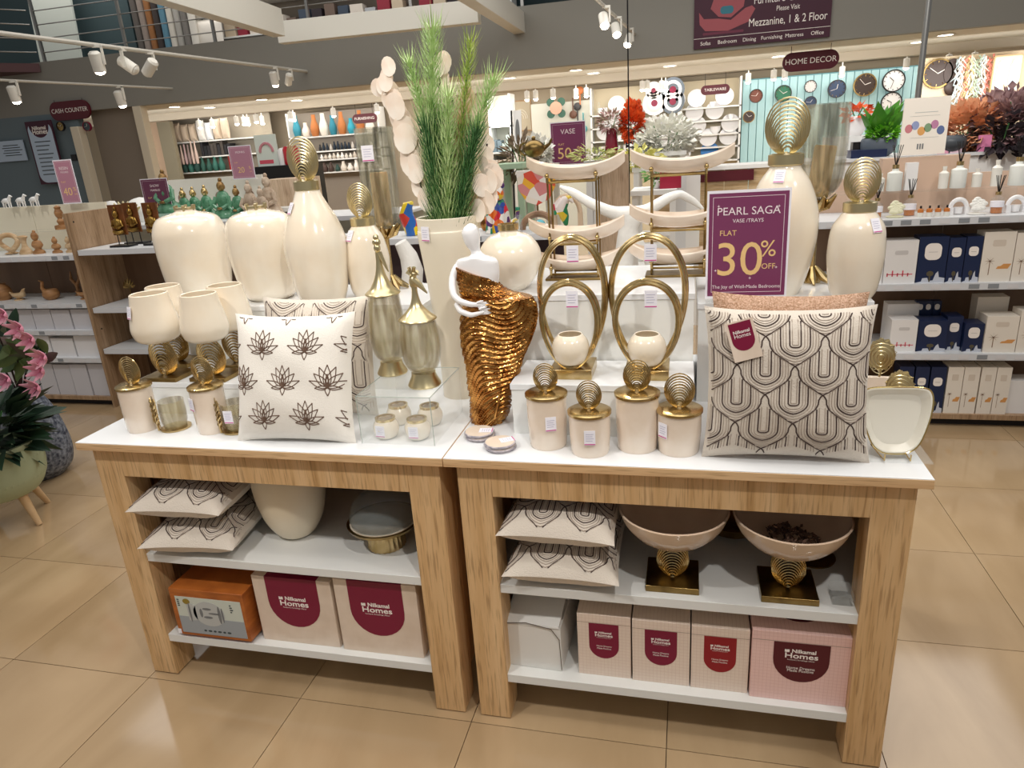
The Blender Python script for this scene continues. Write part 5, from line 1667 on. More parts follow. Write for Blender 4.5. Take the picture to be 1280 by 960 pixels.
# leaf bowl shapes on the left behind the forty sign
t = thing('shell_bowl', 'cream and gold shell shaped bowl between the two left discount signs', 'bowl', (-3.594, 4.4, GT))
m = MB()
for k in range(9):
    a = (k - 4) * .3
    m.tube([(0, 0, .02), (.1 * sin(a), -.02, .08 + .05 * cos(a)), (.2 * sin(a), 0, .12 + .1 * cos(a))], [.02, .035, .006], 8)
m.lathe([(.06, 0), (.06, .02), (.02, .03)], 16)
obj('shell', m, mat('cream gold shell', '#d9cfa9', rough=.35, noise='#b5a368', nscale=10), t)
small('cream_dome', 'round cream dome lamp behind the dark plum sign', 'lamp', (-3.566, 4.6, GT), MB().lathe(smooth_prof([(.14, 0), (.17, .08), (.15, .16), (.08, .22), (.001, .24)], 4), 24), matt_white)
small('white_cone', 'white cone shaped shade beside the forty percent sign', 'lamp', (-3.834, 4.5, GT), MB().lathe([(.16, 0), (.04, .22), (.001, .225)], 24), matt_white)

# ================================================================ MIDDLE GONDOLA TOP
CT = 1.2
quilt = mat('multicolour mosaic paint', '#e8d23a', rough=.3, coat=.4)
def mosaic(m, scale=22, cols=('#f2ece4', '#d8243a', '#2a4fa8', '#f3cf2a', '#1f8f6e', '#e9762a', '#f2ece4', '#5a2f6e')):
    nt = m.node_tree
    b = nt.nodes['Principled BSDF']
    tc = nt.nodes.new('ShaderNodeTexCoord')
    vo = nt.nodes.new('ShaderNodeTexVoronoi')
    vo.inputs['Scale'].default_value = scale
    r = nt.nodes.new('ShaderNodeValToRGB')
    r.color_ramp.interpolation = 'CONSTANT'
    while len(r.color_ramp.elements) < len(cols):
        r.color_ramp.elements.new(.5)
    for i, e in enumerate(r.color_ramp.elements):
        e.position = i / len(cols)
        e.color = C(cols[i])
    sp_ = nt.nodes.new('ShaderNodeSeparateColor')
    nt.links.new(tc.outputs['Object'], vo.inputs['Vector'])
    nt.links.new(vo.outputs['Color'], sp_.inputs[0])
    nt.links.new(sp_.outputs[0], r.inputs[0])
    nt.links.new(r.outputs[0], b.inputs['Base Color'])
mosaic(quilt)
mosaic2 = mat('red orange mosaic paint', '#e8d23a', rough=.3, coat=.4)
mosaic(mosaic2, 16, ('#f2b52a', '#e0503a', '#f2e7d8', '#d98a8a', '#f6d84a', '#f2ece4'))
mosaic3 = mat('red green mosaic paint', '#e8d23a', rough=.3, coat=.4)
mosaic(mosaic3, 18, ('#c7293f', '#1e8a5a', '#f3e8e4', '#e8c83a', '#c7293f', '#f3e8e4'))
t = thing('mosaic_lion', 'sitting animal figure painted in multicolour diamonds behind the ivory vase', 'figurine', (0.662, 2.88, CT))
m = MB().lathe(smooth_prof([(.075, 0), (.085, .05), (.08, .12), (.06, .18), (.045, .21)], 4), 20, sy=.8)
m.ball((.0, -.03, .25), .06, .055, .055, 16, 10).ball((.0, -.085, .235), .028, .03, .024, 12, 8)
for sx in (-1, 1):
    m.tube([(sx * .035, -.05, .16), (sx * .04, -.07, .08), (sx * .045, -.08, 0)], [.026, .02, .024], 10)
    m.ball((sx * .045, -.01, .3), .018, .01, .02, 10, 7)
m.tube([(.07, .03, .05), (.12, .05, .08), (.13, .04, .15)], [.015, .012, .016], 8)
obj('body', m, quilt, t)
t = thing('mosaic_plate', 'bowl shaped plaque painted in yellow and red mosaic beside the painted animal', 'plaque', (0.920, 2.95, CT))
pts = [(-.13, .14), (-.12, .02), (-.07, -.06), (.0, -.085), (.08, -.05), (.125, .03), (.13, .14)]
z_ = 1.441 - CT
obj('plaque_body', MB().prism([(x, z + z_) for x, z in pts], -.02, .01), mosaic2, t, bevel=.004)
obj('arch_stand', MB().tube([(.11 * cos(a), 0, .1 * sin(a)) for a in [pi * i / 14 for i in range(15)]], .022, 8), mat('worn wood arch', '#a9876a', rough=.6, noise='#84644a', nscale=14), t)
obj('stand_rod', MB().tube([(0, 0, .1), (0, 0, z_)], .006, 6), gold_dark, t)
small('turquoise_ball', 'turquoise crackled glass ball under the wooden arch', 'ball', (0.949, 2.86, CT), MB().lathe([(.02, 0), (.02, .004)], 10).ball((0, 0, .038), .036, seg=20, rings=12), mat('turquoise glass', '#3fb2cc', rough=.15, coat=.8, noise='#7fd6e2', nscale=60))
t = thing('parrot_figure', 'red and green bird figure in front of a cream arch behind the left tray tower', 'figurine', (1.122, 2.86, CT))
m = MB().tube([(0, 0, .03), (-.01, 0, .08), (-.03, 0, .14), (.0, 0, .19), (.03, -.01, .2), (.05, -.01, .17)], [.012, .03, .04, .03, .02, .006], 12)
m.tube([(-.05, 0, .1), (-.06, .01, .16), (-.03, 0, .2)], [.03, .026, .01], 8)
obj('bird', m, mosaic3, t)
obj('perch', MB().lathe([(.03, 0), (.03, .006), (.006, .012), (.006, .05)], 14), gold_dark, t)
m = MB().tube([(.085 * cos(a), .05, .1 + .11 * sin(a)) for a in [pi * i / 14 - .0 for i in range(15)]] , .016, 8).box(-.1, -.07, .035, .065, 0, .1).box(.07, .1, .035, .065, 0, .1)
obj('cream_arch', m, mat('cream arch paint', '#dcc3a8', rough=.5), t)
t = thing('yellow_parrot', 'yellow and blue painted bird seen between the hurricane glass and the ivory vase', 'figurine', (0.036, 2.88, CT))
m2_ = mat('yellow blue red mosaic', '#ffffff', rough=.3, coat=.4)
mosaic(m2_, 14, ('#f1cf1e', '#2768b8', '#f1cf1e', '#d13a2a', '#2e8fb0', '#f3d94a'))
obj('bird', MB().tube([(.02, 0, .0), (.01, 0, .06), (-.02, 0, .14), (.0, 0, .2), (.04, -.01, .22)], [.05, .055, .05, .035, .01], 12), m2_, t)
small('glass_tumbler', 'clear glass tumbler right of the painted animal', 'glass', (0.809, 2.84, CT), MB().lathe([(.001, 0), (.026, 0), (.03, .11), (.027, .11), (.024, .006), (.001, .006)], 20), glass)
small('bronze_flower_vase', 'brown glass bottle neck behind the rim of the ivory vase', 'vase', (0.551, 3.0, CT), MB().lathe(smooth_prof([(.03, 0), (.045, .03), (.04, .08), (.018, .11), (.024, .13)], 4), 18), copper)
small('blue_bowl', 'deep teal glazed bowl on the dark shelf of the middle gondola', 'bowl', (0.933, 2.86, 1.0 if False else .75), MB().lathe(smooth_prof([(.06, 0), (.12, .05), (.15, .14), (.16, .26)], 4) + [(.15, .26), (.1, .06), (.001, .04)], 28), mat('teal glaze', '#1d5f7c', rough=.2, coat=.7))
small('navy_box', 'dark navy box on the dark shelf of the middle gondola', 'box', (1.161, 2.95, .75), B(-.12, .12, -.06, .1, 0, .2), mat('navy board', '#1c2742', rough=.5), smooth=False)
small('white_horse_head', 'white textured horse head sculpture behind the bird lid jars', 'sculpture', (0.382, 1.95, .0), MB().lathe([(.09, 0), (.09, 1.02), (.06, 1.05)], 20).tube([(0, 0, 1.04), (.015, 0, 1.12), (.0, 0, 1.2), (-.03, -.02, 1.28)], [.06, .06, .05, .035], 12), mat('white rough plaster', '#efede8', rough=.7, bump=.6, bscale=60))

# ---- white abstract figure with outstretched arms behind the tray towers
t = thing('plinth', 'plain white plinth behind the right table carrying the white winged figure', 'plinth', (1.639, 1.55, 0))
obj('plinth_body', B(-.2, .2, -.14, .14, 0, .94), matt_white, t, bevel=.003)
fx, fy, fz = 1.639, 1.55, .94
t = thing('winged_figure', 'large white abstract figure with arms spread wide behind the tray towers', 'sculpture', (fx, fy, fz))
FV = [(1.579, 1.550, 0.960), (1.569, 1.550, 1.083), (1.601, 1.550, 1.213), (1.613, 1.550, 1.321), (1.632, 1.550, 1.403), (1.639, 1.550, 1.459),
      (1.552, 1.530, 1.429), (1.458, 1.510, 1.477), (1.379, 1.500, 1.531), (1.322, 1.500, 1.558),
      (1.716, 1.560, 1.433), (1.793, 1.570, 1.478), (1.848, 1.580, 1.495), (1.910, 1.600, 1.456), (1.952, 1.600, 1.419),
      (1.715, 1.580, 1.216), (1.751, 1.600, 1.069), (1.759, 1.600, 0.934)]
FV = [tuple(Vector(p) - Vector((fx, fy, fz))) for p in FV]
FE = [(0, 1), (1, 2), (2, 3), (3, 4), (4, 5), (4, 6), (6, 7), (7, 8), (8, 9), (4, 10), (10, 11), (11, 12), (12, 13), (13, 14), (3, 15), (15, 16), (16, 17)]
FR = [.05, .07, .05, .045, .045, .03, .03, .024, .02, .008, .03, .024, .02, .016, .006, .03, .035, .03]
skin_body('figure_body', FV, FE, FR, mat('white rough plaster', '#efede8'), t)

# ---- oak wing panel and pale tables beyond (between the tray towers)
WX0, WX1 = 1.160, 1.410
t = thing('oak_wing_panel', 'pale oak board standing on edge between the two tray towers', 'panel', ((WX0 + WX1) / 2, 4.3, 0))
obj('panel_board', B(-(WX1 - WX0) / 2, (WX1 - WX0) / 2, 0, .03, 0, 1.610), wood('pale oak', '#dcc5ae', '#cfb69c', '#bda086', 'z'), t)
def low_table(x0, x1, y0, d, h, lab, m=None):
    t = thing('side_table', lab, 'table', ((x0 + x1) / 2, y0, 0))
    hw = (x1 - x0) / 2
    obj('tabletop', B(-hw, hw, 0, d, h - .04, h), m or matt_white, t)
    for sx in (-1, 1):
        for yy in (.03, d - .08):
            a, b2 = sorted((sx * (hw - .01), sx * (hw - .06)))
            obj('leg', B(a, b2, yy, yy + .05, 0, h - .04), m or matt_white, t)
    obj('lower_shelf', B(-hw + .02, hw - .02, .02, d - .03, h * .45, h * .45 + .03), m or matt_white, t)
    return t
low_table(1.372, 1.808, 5.2, .6, 1.463, 'white table seen through the right tray tower, yellow flowers on it')
low_table(1.401, 1.791, 4.6, .5, 1.294, 'lower white table in front, with a plant and a red box', None)
small('red_box', 'red box on the lower white table', 'box', (1.735, 4.72, 1.294), B(-.09, .09, 0, .1, 0, .2), mat('red carton', '#a51f3c', rough=.5), smooth=False)
t = thing('white_cabinet', 'white cabinet frame right of the lower white table', 'cabinet', (1.869, 5.0, 0))
obj('cabinet_body', B(-.12, .12, 0, .4, 0, 1.477), matt_white, t)
obj('door', B(-.1, .0, -.01, 0, .05, 1.464 - .04), grey_white, t)
t = thing('wood_display', 'long light wood display counter in front of the crockery shelves', 'counter', (2.263, 6.5, 0))
hh = 1.335
for k in range(6):
    obj('plank', B(-.75 + k * .25 + .003, -.5 + k * .25 - .003, 0, .03, 0, hh), wood('natural pine', '#d8c19d', '#c8ab82', '#a98a60', 'x'), t)
obj('counter_top', B(-.76, .76, -.02, .5, hh, hh + .04), matt_white, t)
obj('maroon_band', B(-.76, .3, -.03, -.02, hh - .12, hh - .01), maroon_d, t)

def foliage(name, lab, loc, r, h, n, leaf, m, stems=0, pot=None, seed=0, cat='plant', leaf_w=.35, sphere=True, stem_m=None, single=False):
    rnd = random.Random(seed)
    t = thing(name, lab, cat, loc)
    z0 = 0
    if pot:
        pr_, ph, pm = pot
        obj('pot', MB().lathe(smooth_prof([(pr_ * .6, 0), (pr_ * .95, ph * .3), (pr_, ph * .8), (pr_ * .92, ph)], 4) + [(pr_ * .8, ph), (pr_ * .78, ph * .85), (.001, ph * .85)], 22), pm, t)
        z0 = ph * .85
    mb = MB()
    for i in range(n):
        a = rnd.random() * 2 * pi
        b2 = rnd.random()
        if sphere:
            q = Vector((r * sqrt(1 - (2 * b2 - 1) ** 2) * cos(a), r * sqrt(1 - (2 * b2 - 1) ** 2) * sin(a), h * .5 + h * .5 * (2 * b2 - 1))) * rnd.uniform(.6, 1)
            d = (q - Vector((0, 0, h * .4))).normalized()
        else:
            q = Vector((0, 0, 0))
            d = Vector((cos(a) * r, sin(a) * r, h * rnd.uniform(.5, 1))).normalized()
        L = leaf * rnd.uniform(.7, 1.2)
        s_ = d.cross(Vector((rnd.uniform(-1, 1), rnd.uniform(-1, 1), 1))).normalized() * L * leaf_w * .5
        up_ = Vector((0, 0, 1)) * L * .08
        p = q + Vector((0, 0, z0))
        mb.add([p, p + d * L * .45 + s_ + up_, p + d * L, p + d * L * .45 - s_ + up_], [(0, 1, 2, 3)])
    o = obj('foliage', mb, m, t, smooth=False)
    o['kind'] = 'stuff'
    st = MB()
    for k in range(max(stems, 1)):
        a = 2 * pi * k / max(stems, 1)
        st.tube([(0, 0, z0 - .01), (.3 * r * cos(a), .3 * r * sin(a), z0 + h * .45), (.5 * r * cos(a), .5 * r * sin(a), z0 + h * .8)], .004 + .004 * r, 5)
    obj('stem', st, stem_m or green_lo, t)
    return t
leafgreen = mat('fresh leaf green', '#5fa436', rough=.5, noise='#3b7a26', nscale=9)
foliage('grassy_planter', 'low yellow green grass in a gold pot left of the oak board', (1.135, 4.250, 1.581), .2, .09, 220, .06, mat('lime grass', '#a9c05a', rough=.6, noise='#d9cf9a', nscale=20), seed=2)
low_table(1.075, 1.199, 4.1, .4, 1.581, 'slim pale stand under the lime grass planter')
FZ = 1.572
low_table(1.037, 1.862, 5.86, .5, FZ, 'pale flower table under the orange and white bouquets')
small('wine_vase', 'wine red vase holding brown dried flowers behind the orange bouquet', 'vase', (1.101, 6.05, FZ), MB().lathe(smooth_prof([(.06, 0), (.07, .08), (.055, .2), (.06, .26)], 4), 18), mat('wine glaze', '#6e1a2a', rough=.25, coat=.5))
foliage('dried_bouquet', 'brown and pink dried flowers in the wine red vase', (1.101, 6.05, FZ + .24), .13, .2, 300, .06, mat('dusty bouquet', '#8a8468', rough=.7, noise='#c9a0a4', nscale=16), seed=5)
orange_f = mat('vivid orange petals', '#f0682c', rough=.5, noise='#c9441c', nscale=14)
t_ = foliage('orange_bouquet', 'tall bouquet of vivid orange flowers in dark vases, centre of the hall', (1.315, 6.05, FZ), .1, .40, 800, .055, orange_f, stems=3, leaf_w=.9, seed=8, pot=(.07, .13, mat('black vase glaze', '#22202a', rough=.2, coat=.5)))
white_f = mat('white blossom', '#f4f3ee', rough=.6, noise='#e6e6da', nscale=14)
foliage('white_blossoms', 'broad mass of white blossoms right of the orange bouquet', (1.655, 6.1, FZ - .05), .3, .38, 1100, .075, white_f, stems=5, leaf_w=.8, seed=9)
foliage('white_blossoms', 'smaller tuft of white blossoms just right of the orange bouquet', (1.445, 6.0, FZ - .03), .15, .22, 420, .06, white_f, stems=3, leaf_w=.8, seed=10)
foliage('yellow_flowers', 'small bunch of pale yellow flowers on the white table', (1.440, 5.35, 1.463), .2, .16, 220, .07, mat('pale yellow petals', '#e6df8e', rough=.6, noise='#c9c87a', nscale=14), stems=4, leaf_w=.7, seed=11)
foliage('green_pot_plant', 'dark green small plant on the lower white table', (1.611, 4.8, 1.294), .1, .12, 120, .06, leafgreen, seed=12, pot=(.05, .07, matt_white))

# ================================================================ RIGHT GONDOLA STOCK
navy = mat('navy gift carton', '#17264a', rough=.35)
ivory_c = mat('ivory gift carton', '#ece4d8', rough=.5)
white_c = mat('white gift carton', '#ebe9e8', rough=.5)
red_ink = mat('coral ink', '#d8586a', rough=.5)
orange_ink = mat('ochre ink', '#d79a5a', rough=.5)
palm_ink = mat('brown palm ink', '#8a6d58', rough=.5)
def gift_box(x0, x1, z, h, style, lab, y0=2.62, d=.12, grp='gift cartons on the right gondola'):
    w_ = x1 - x0
    t = thing('gift_carton', lab, 'box', ((x0 + x1) / 2, y0, z), group=grp)
    hw = w_ / 2 - .002
    obj('carton_body', B(-hw, hw, 0, d, 0, h), {'navy': navy, 'palm': ivory_c, 'white': white_c}[style], t, smooth=False)
    y_ = -.0008
    if style == 'navy':
        obj('oval_label', MB().prism(rrect(w_ * .56, min(w_ * .62, h * .4), w_ * .2, 0, h * .68)[::-1], y_, 0), print_white, t)
        obj('label_line', MB().box(-w_ * .15, w_ * .15, y_ - .0006, y_, h * .67, h * .675), fg, t)
        m = MB()
        sk = [(-hw, 0), (-hw * .6, h * .03), (-hw * .55, h * .1), (-hw * .2, h * .11), (-hw * .1, h * .04), (hw * .2, h * .05), (hw * .35, h * .2), (hw * .5, h * .25), (hw * .6, h * .12), (hw, h * .1), (hw, 0)]
        obj('skyline_print', m.prism(sk[::-1] if False else sk, y_, 0), mat('pale skyline ink', '#c9cdd8', rough=.5), t)
        obj('tree_print', MB().prism(disc2(-hw * .05, h * .2, hw * .25, h * .06, 12)[::-1], y_ - .0006, y_).box(-hw * .1, 0, y_ - .0006, y_, h * .02, h * .15), mat('dark gold ink', '#5b5340', rough=.4), t)
    elif style == 'palm':
        m = MB()
        for k in range(8):
            a = k * pi / 4
            cx, cz = -hw * .45, h * .42
            m.prism([(cx, cz - .001), (cx + w_ * .17 * cos(a), cz + w_ * .17 * sin(a)), (cx, cz + .0025)], y_, 0)
        m.box(-hw * .47, -hw * .42, y_, 0, h * .14, h * .42)
        obj('palm_print', m, palm_ink, t)
        obj('boat_print', MB().prism([(hw * .0, h * .26), (hw * .75, h * .26), (hw * .95, h * .36), (hw * .45, h * .36), (hw * .3, h * .32), (hw * .1, h * .31)][::1], y_, 0), orange_ink, t)
        obj('title_print', MB().prism(rrect(w_ * .4, h * .13, w_ * .05, 0, h * .78)[::-1], y_, 0), mat('faint taupe ink', '#d9cdbf', rough=.5), t)
    else:
        m = MB()
        for k in range(5):
            x = -hw * .8 + hw * 1.6 * k / 5
            m.box(x, x + w_ * .04, y_, 0, h * .16, h * (.24 + .06 * (k % 2))).box(x, x + w_ * .16, y_, 0, h * .2, h * .22)
        obj('coral_print', m, red_ink, t)
        obj('title_print', MB().prism(rrect(w_ * .4, h * .1, w_ * .05, 0, h * .72)[::-1], y_, 0), mat('faint grey ink', '#cfcccb', rough=.5), t)
    return t
Z2, Z1, Z0 = .862, .455, .08
row = [(1082,1104,.23,'white'), (1104,1145,.235,'white'), (1145,1182,.25,'navy'), (1182,1203,.24,'navy'), (1203,1224,.245,'navy'), (1225,1264,.265,'palm'), (1265,1300,.255,'palm')]
names = ['narrow white carton with coral print behind the egg shaped vase', 'wide white carton with coral skyline print, upper shelf right of the egg shaped vase', 'largest navy carton with oval label on the upper shelf', 'slim navy carton next to the largest navy one, upper shelf', 'second slim navy carton, touching the ivory palm carton', 'large ivory carton with palm and boat print, upper shelf', 'ivory palm carton cut by the right picture edge, upper shelf']
XS = [2.872, 2.964, 3.132, 3.281, 3.364, 3.447, 3.602, 3.739]
for i, (r_, nm) in enumerate(zip(row, names)):
    gift_box(XS[i], XS[i + 1], Z2, r_[2] * 1.02, r_[3], nm)
X1 = [3.039, 3.182, 3.336, 3.421, 3.522, 3.685, 3.841]
for i, (h, st, nm, y0) in enumerate([(.19, 'white', 'white carton with coral print, middle shelf left end', 2.63), (.185, 'navy', 'square navy carton with oval label, middle shelf', 2.63), (.2, 'navy', 'tallest of the three navy cartons on the middle shelf', 2.66), (.165, 'navy', 'short navy carton beside the ivory one, middle shelf', 2.63), (.21, 'palm', 'ivory palm carton on the middle shelf', 2.62), (.24, 'palm', 'ivory palm carton at the picture edge, middle shelf', 2.62)]):
    gift_box(X1[i], X1[i + 1], Z1, h, st, nm, y0=y0)
for i, (a, b2, st) in enumerate(((3.108, 3.190, 'navy'), (3.195, 3.272, 'navy'), (3.276, 3.361, 'navy'), (3.365, 3.449, 'palm'), (3.449, 3.533, 'palm'), (3.537, 3.615, 'palm'), (3.615, 3.693, 'palm'))):
    gift_box(a, b2, Z0, .285, st, ('slim %s carton, base shelf, ' % ('navy' if st == 'navy' else 'ivory palm')) + ['behind the gold peacock leaf', 'middle one of the navy three', 'last navy one beside the ivory cartons', 'first ivory one beside the navy cartons', 'second ivory one', 'third ivory one', 'last ivory one before the flowered box'][i])
small('flower_box', 'low white box printed with yellow flowers at the end of the base shelf', 'box', (3.753, 2.64, Z0), B(-.06, .09, 0, .12, 0, .2), white_c, smooth=False)
# back rows: small navy tins and dark mugs
for i, x in enumerate((3.231, 3.273, 3.320)):
    t = thing('navy_tin', 'small navy tin behind the square navy carton, ' + ('leftmost', 'middle', 'rightmost')[i] + ' of three', 'tin', (x, 2.80, Z1), group='small navy tins')
    obj('tin_body', B(-.022, .022, 0, .05, 0, .26), navy, t, smooth=False)
    obj('oval_label', MB().prism(rrect(.026, .035, .012, 0, .225)[::-1], -.0008, 0), print_white, t)
small('cream_cup_box', 'open cream tray of cups behind the ivory palm carton, middle shelf', 'box', (3.600, 2.78, Z1), B(-.08, .08, 0, .1, 0, .285), ivory_c, smooth=False)
small('flat_carton', 'flat white carton stack behind the white carton, middle shelf', 'box', (3.137, 2.77, Z1), B(-.09, .08, 0, .1, 0, .25), white_c, smooth=False)
# --- diffusers and flower soaps on the top shelf
amber_liq = mat('amber liquid', '#c9793a', rough=.15, coat=.5)
def diffuser(x, y_, z, s, lab, liquid=True, frost=False):
    t = thing('reed_diffuser', lab, 'diffuser', (x, y_, z))
    obj('bottle', MB().lathe([(.001, 0), (.03 * s, 0), (.032 * s, .004), (.032 * s, .08 * s), (.014 * s, .088 * s), (.013 * s, .1 * s)], 20), mat('frosted printed glass', '#eceee8', rough=.3) if frost else glass, t)
    if liquid and not frost:
        obj('liquid', MB().lathe([(.001, .003), (.027 * s, .003), (.027 * s, .05 * s), (.001, .05 * s)], 16), amber_liq, t)
        obj('bottle_label', MB().lathe([(.0325 * s, .035 * s), (.0325 * s, .065 * s)], 20), tag_white, t)
    obj('gold_cap', MB().lathe([(.0145 * s, .098 * s), (.0145 * s, .115 * s), (.008 * s, .115 * s)], 16), gold, t)
    for k in range(5):
        a = 2 * pi * k / 5
        obj('reed', MB().tube([(0, 0, .1 * s), (.022 * s * cos(a), .022 * s * sin(a), .2 * s)], .0022, 5), black, t)
    return t
Z3 = 1.222
diffuser(2.916, 2.7, Z3, .95, 'amber reed diffuser right of the egg shaped vase leaf')
diffuser(3.512, 2.7, Z3, 1.0, 'amber reed diffuser beside the white ceramic rose')
diffuser(3.094, 2.74, Z3, 1.0, 'clear reed diffuser among the little orange capped bottles')
t2 = thing('glass_riser', 'clear glass shelf raised over the right gondola top', 'shelf', (3.5, 2.84, Z3))
obj('shelf_panel', B(-.78, 1.2, -.07, .12, .125, .131), glass, t2)
for x in (-.7, .1, 1.1):
    obj('support', B(x, x + .03, -.06, .1, 0, .125), glass, t2)
ZR = Z3 + .131
diffuser(3.029, 2.85, ZR, 1.25, 'printed white reed diffuser on the glass shelf, left', frost=True)
diffuser(3.355, 2.85, ZR, 1.25, 'printed white reed diffuser on the glass shelf, middle', frost=True)
diffuser(3.646, 2.85, ZR, 1.3, 'printed white reed diffuser on the glass shelf, at the picture edge', frost=True)
for x, lab, hh_ in ((3.113, 'tall white printed carton right of the left glass shelf diffuser', .15), (2.956, 'small clear jar left of the left glass shelf diffuser', .1), (3.284, 'clear bottle left of the middle glass shelf diffuser', .12), (3.452, 'brown capped jar between the glass shelf diffusers', .1), (3.546, 'clear glass cloche with brown stopper on the glass shelf', .14)):
    small('scent_bottle' if 'carton' not in lab else 'scent_carton', lab, 'bottle' if 'carton' not in lab else 'box', (x, 2.86, ZR), (B(-.03, .03, -.02, .02, 0, hh_) if 'carton' in lab else MB().lathe([(.001, 0), (.024, 0), (.026, hh_ * .7), (.01, hh_ * .8), (.012, hh_), (.001, hh_)], 18)), white_c if 'carton' in lab else mat('milky glass', '#e6e3da', rough=.2, coat=.4))
rose_w = mat('white ceramic rose', '#f1efe9', rough=.35)
rose_y = mat('cream ceramic rose', '#e9e6c6', rough=.35)
def rose(x, y_, z, r, lab, m):
    b = MB().lathe([(r * .8, 0), (r * .9, .006), (r * .3, .012)], 20)
    for k in range(22):
        a = k * 2.4
        q = r * (.1 + .85 * (k / 22) ** .8)
        b.ball((q * .6 * cos(a), q * .35 * sin(a) - r * .1, r * 1.0 + q * .6 * sin(a)), r * .2 + q * .2, r * .25, r * .12 + q * .16, 8, 6)
    return small('ceramic_rose', lab, 'ornament', (x, y_, z), b, m)
rose(3.010, 2.69, Z3, .052, 'cream ceramic rose diffuser beside the egg shaped vase', rose_y)
rose(3.416, 2.69, Z3, .052, 'white ceramic rose in the middle of the right gondola top', rose_w)
for i, (x, lab) in enumerate(((3.333, 'white arched candle cup left of the white ceramic rose'), (3.611, 'white arched candle cup at the right picture edge'))):
    small('arched_cup', lab, 'candle holder', (x, 2.72, Z3), MB().tube([(.04 * cos(a), 0, .035 + .045 * sin(a)) for a in [pi * i / 12 for i in range(13)]], .012, 8).box(-.052, -.028, -.02, .02, 0, .04).box(.028, .052, -.02, .02, 0, .04).lathe([(.001, .004), (.02, .004), (.022, .04), (.001, .04)], 14), white_cer)
for i, x in enumerate((3.129, 3.173, 3.216, 3.259)):
    t = thing('oil_bottle', 'tiny fragrance oil bottle with orange collar, %s of the four from the left' % ORD[i], 'bottle', (x, 2.66, Z3), group='tiny oil bottles')
    obj('bottle', MB().lathe([(.001, 0), (.015, 0), (.015, .025), (.006, .03)], 14), mat('milky glass', '#e6e3da'), t)
    obj('collar', MB().lathe([(.016, .025), (.014, .042), (.006, .046)], 14), amber_liq, t)
    obj('black_cap', MB().lathe([(.006, .045), (.005, .06), (.001, .06)], 10), black, t)
# --- big pale leaflet board and things standing behind on the gondola back (z 1.5)
t = thing('flyer_board', 'tall cream leaflet board with pastel flower prints above the right gondola', 'board', (3.184, 2.96, 1.539))
bw2 = 0.236 / 2
bh2 = 1.846 - 1.539
obj('board', B(-bw2, bw2, 0, .012, 0, bh2), mat('cream card', '#efe7dc', rough=.5), t, smooth=False)
rnd = random.Random(4)
for i, c_ in enumerate(('#c77d84', '#8f9ac0', '#d9a05f', '#7d9a78', '#b97fa0', '#5f6f9a')):
    obj('flower_print', MB().prism(disc2((-.7 + .28 * i) * bw2, bh2 * (.47 + .06 * sin(i * 2.1)), .02, .024, 12)[::-1], -.0008, 0), mat('flower ink %d' % i, c_, rough=.6), t)
obj('text_line_print', MB().box(-bw2 * .5, bw2 * .5, -.0008, 0, bh2 * .74, bh2 * .75).box(-bw2 * .7, bw2 * .6, -.0008, 0, bh2 * .68, bh2 * .685).box(-bw2 * .6, bw2 * .65, -.0008, 0, bh2 * .3, bh2 * .305), fl, t)['kind'] = 'stuff'
obj('window_print', MB().box(-.03, -.022, -.0008, 0, .03, .06).box(-.017, -.009, -.0008, 0, .03, .06).box(-.004, .004, -.0008, 0, .03, .06), fg, t)['kind'] = 'stuff'
obj('foot', B(-bw2, bw2, -.03, .04, -.012, 0), glass, t)
small('display_block', 'cream display block under the leaflet board', 'block', (3.18, 2.94, 1.2225), B(-.2, .25, 0, .08, 0, 1.539 - 1.2225 - .012), mat('pink beige back', '#cdb09a'), smooth=False)
BY = 3.6
BT = 1.487
t = thing('rear_counter', 'rear white counter behind the right gondola with plants and pink cards', 'counter', (3.499, BY, 0))
obj('counter_body', B(-.95, 1.5, 0, .5, 0, BT), matt_white, t)
obj('counter_top', B(-.97, 1.52, -.02, .52, BT, BT + .02), grey_white, t)
BT += .02
foliage('broad_leaf_plant', 'bright green broad leaved plant in a grey bowl, left of the leaflet board', (3.130, 3.75, BT), .13, .26, 26, .24, leafgreen, sphere=False, pot=(.11, .12, mat('grey blue bowl', '#5a6470', rough=.5)), seed=21, leaf_w=.42)
foliage('moss_tuft', 'curly bright green tuft in the middle of the grey bowl', (3.144, 3.72, BT + .10), .09, .1, 260, .04, mat('lime leaf', '#7cc43a', rough=.5), seed=22, leaf_w=.8)
foliage('peach_bouquet', 'peach coloured artificial roses behind the leaflet board', (3.675, 3.78, BT), .17, .3, 900, .06, mat('peach petals', '#f2bd95', rough=.6, noise='#d9946a', nscale=12), stems=5, leaf_w=.9, seed=23)
foliage('mauve_bouquet', 'large dusky mauve artificial hydrangeas at the right edge', (3.919, 3.78, BT), .22, .36, 1100, .065, mat('mauve petals', '#c4a5a4', rough=.7, noise='#7d5a5e', nscale=12), stems=6, leaf_w=.8, seed=24)
foliage('dark_foliage', 'dark foliage and vases under the mauve hydrangeas', (3.824, 3.64, BT), .17, .2, 200, .08, mat('dark plum foliage', '#332a30', rough=.7), stems=4, leaf_w=.6, seed=25)
small('grey_bowl', 'dark grey round bowl under the peach roses', 'bowl', (3.541, 3.66, BT), MB().lathe(smooth_prof([(.05, 0), (.09, .04), (.095, .08), (.07, .11)], 4), 20), mat('charcoal glaze', '#4a5056', rough=.4))
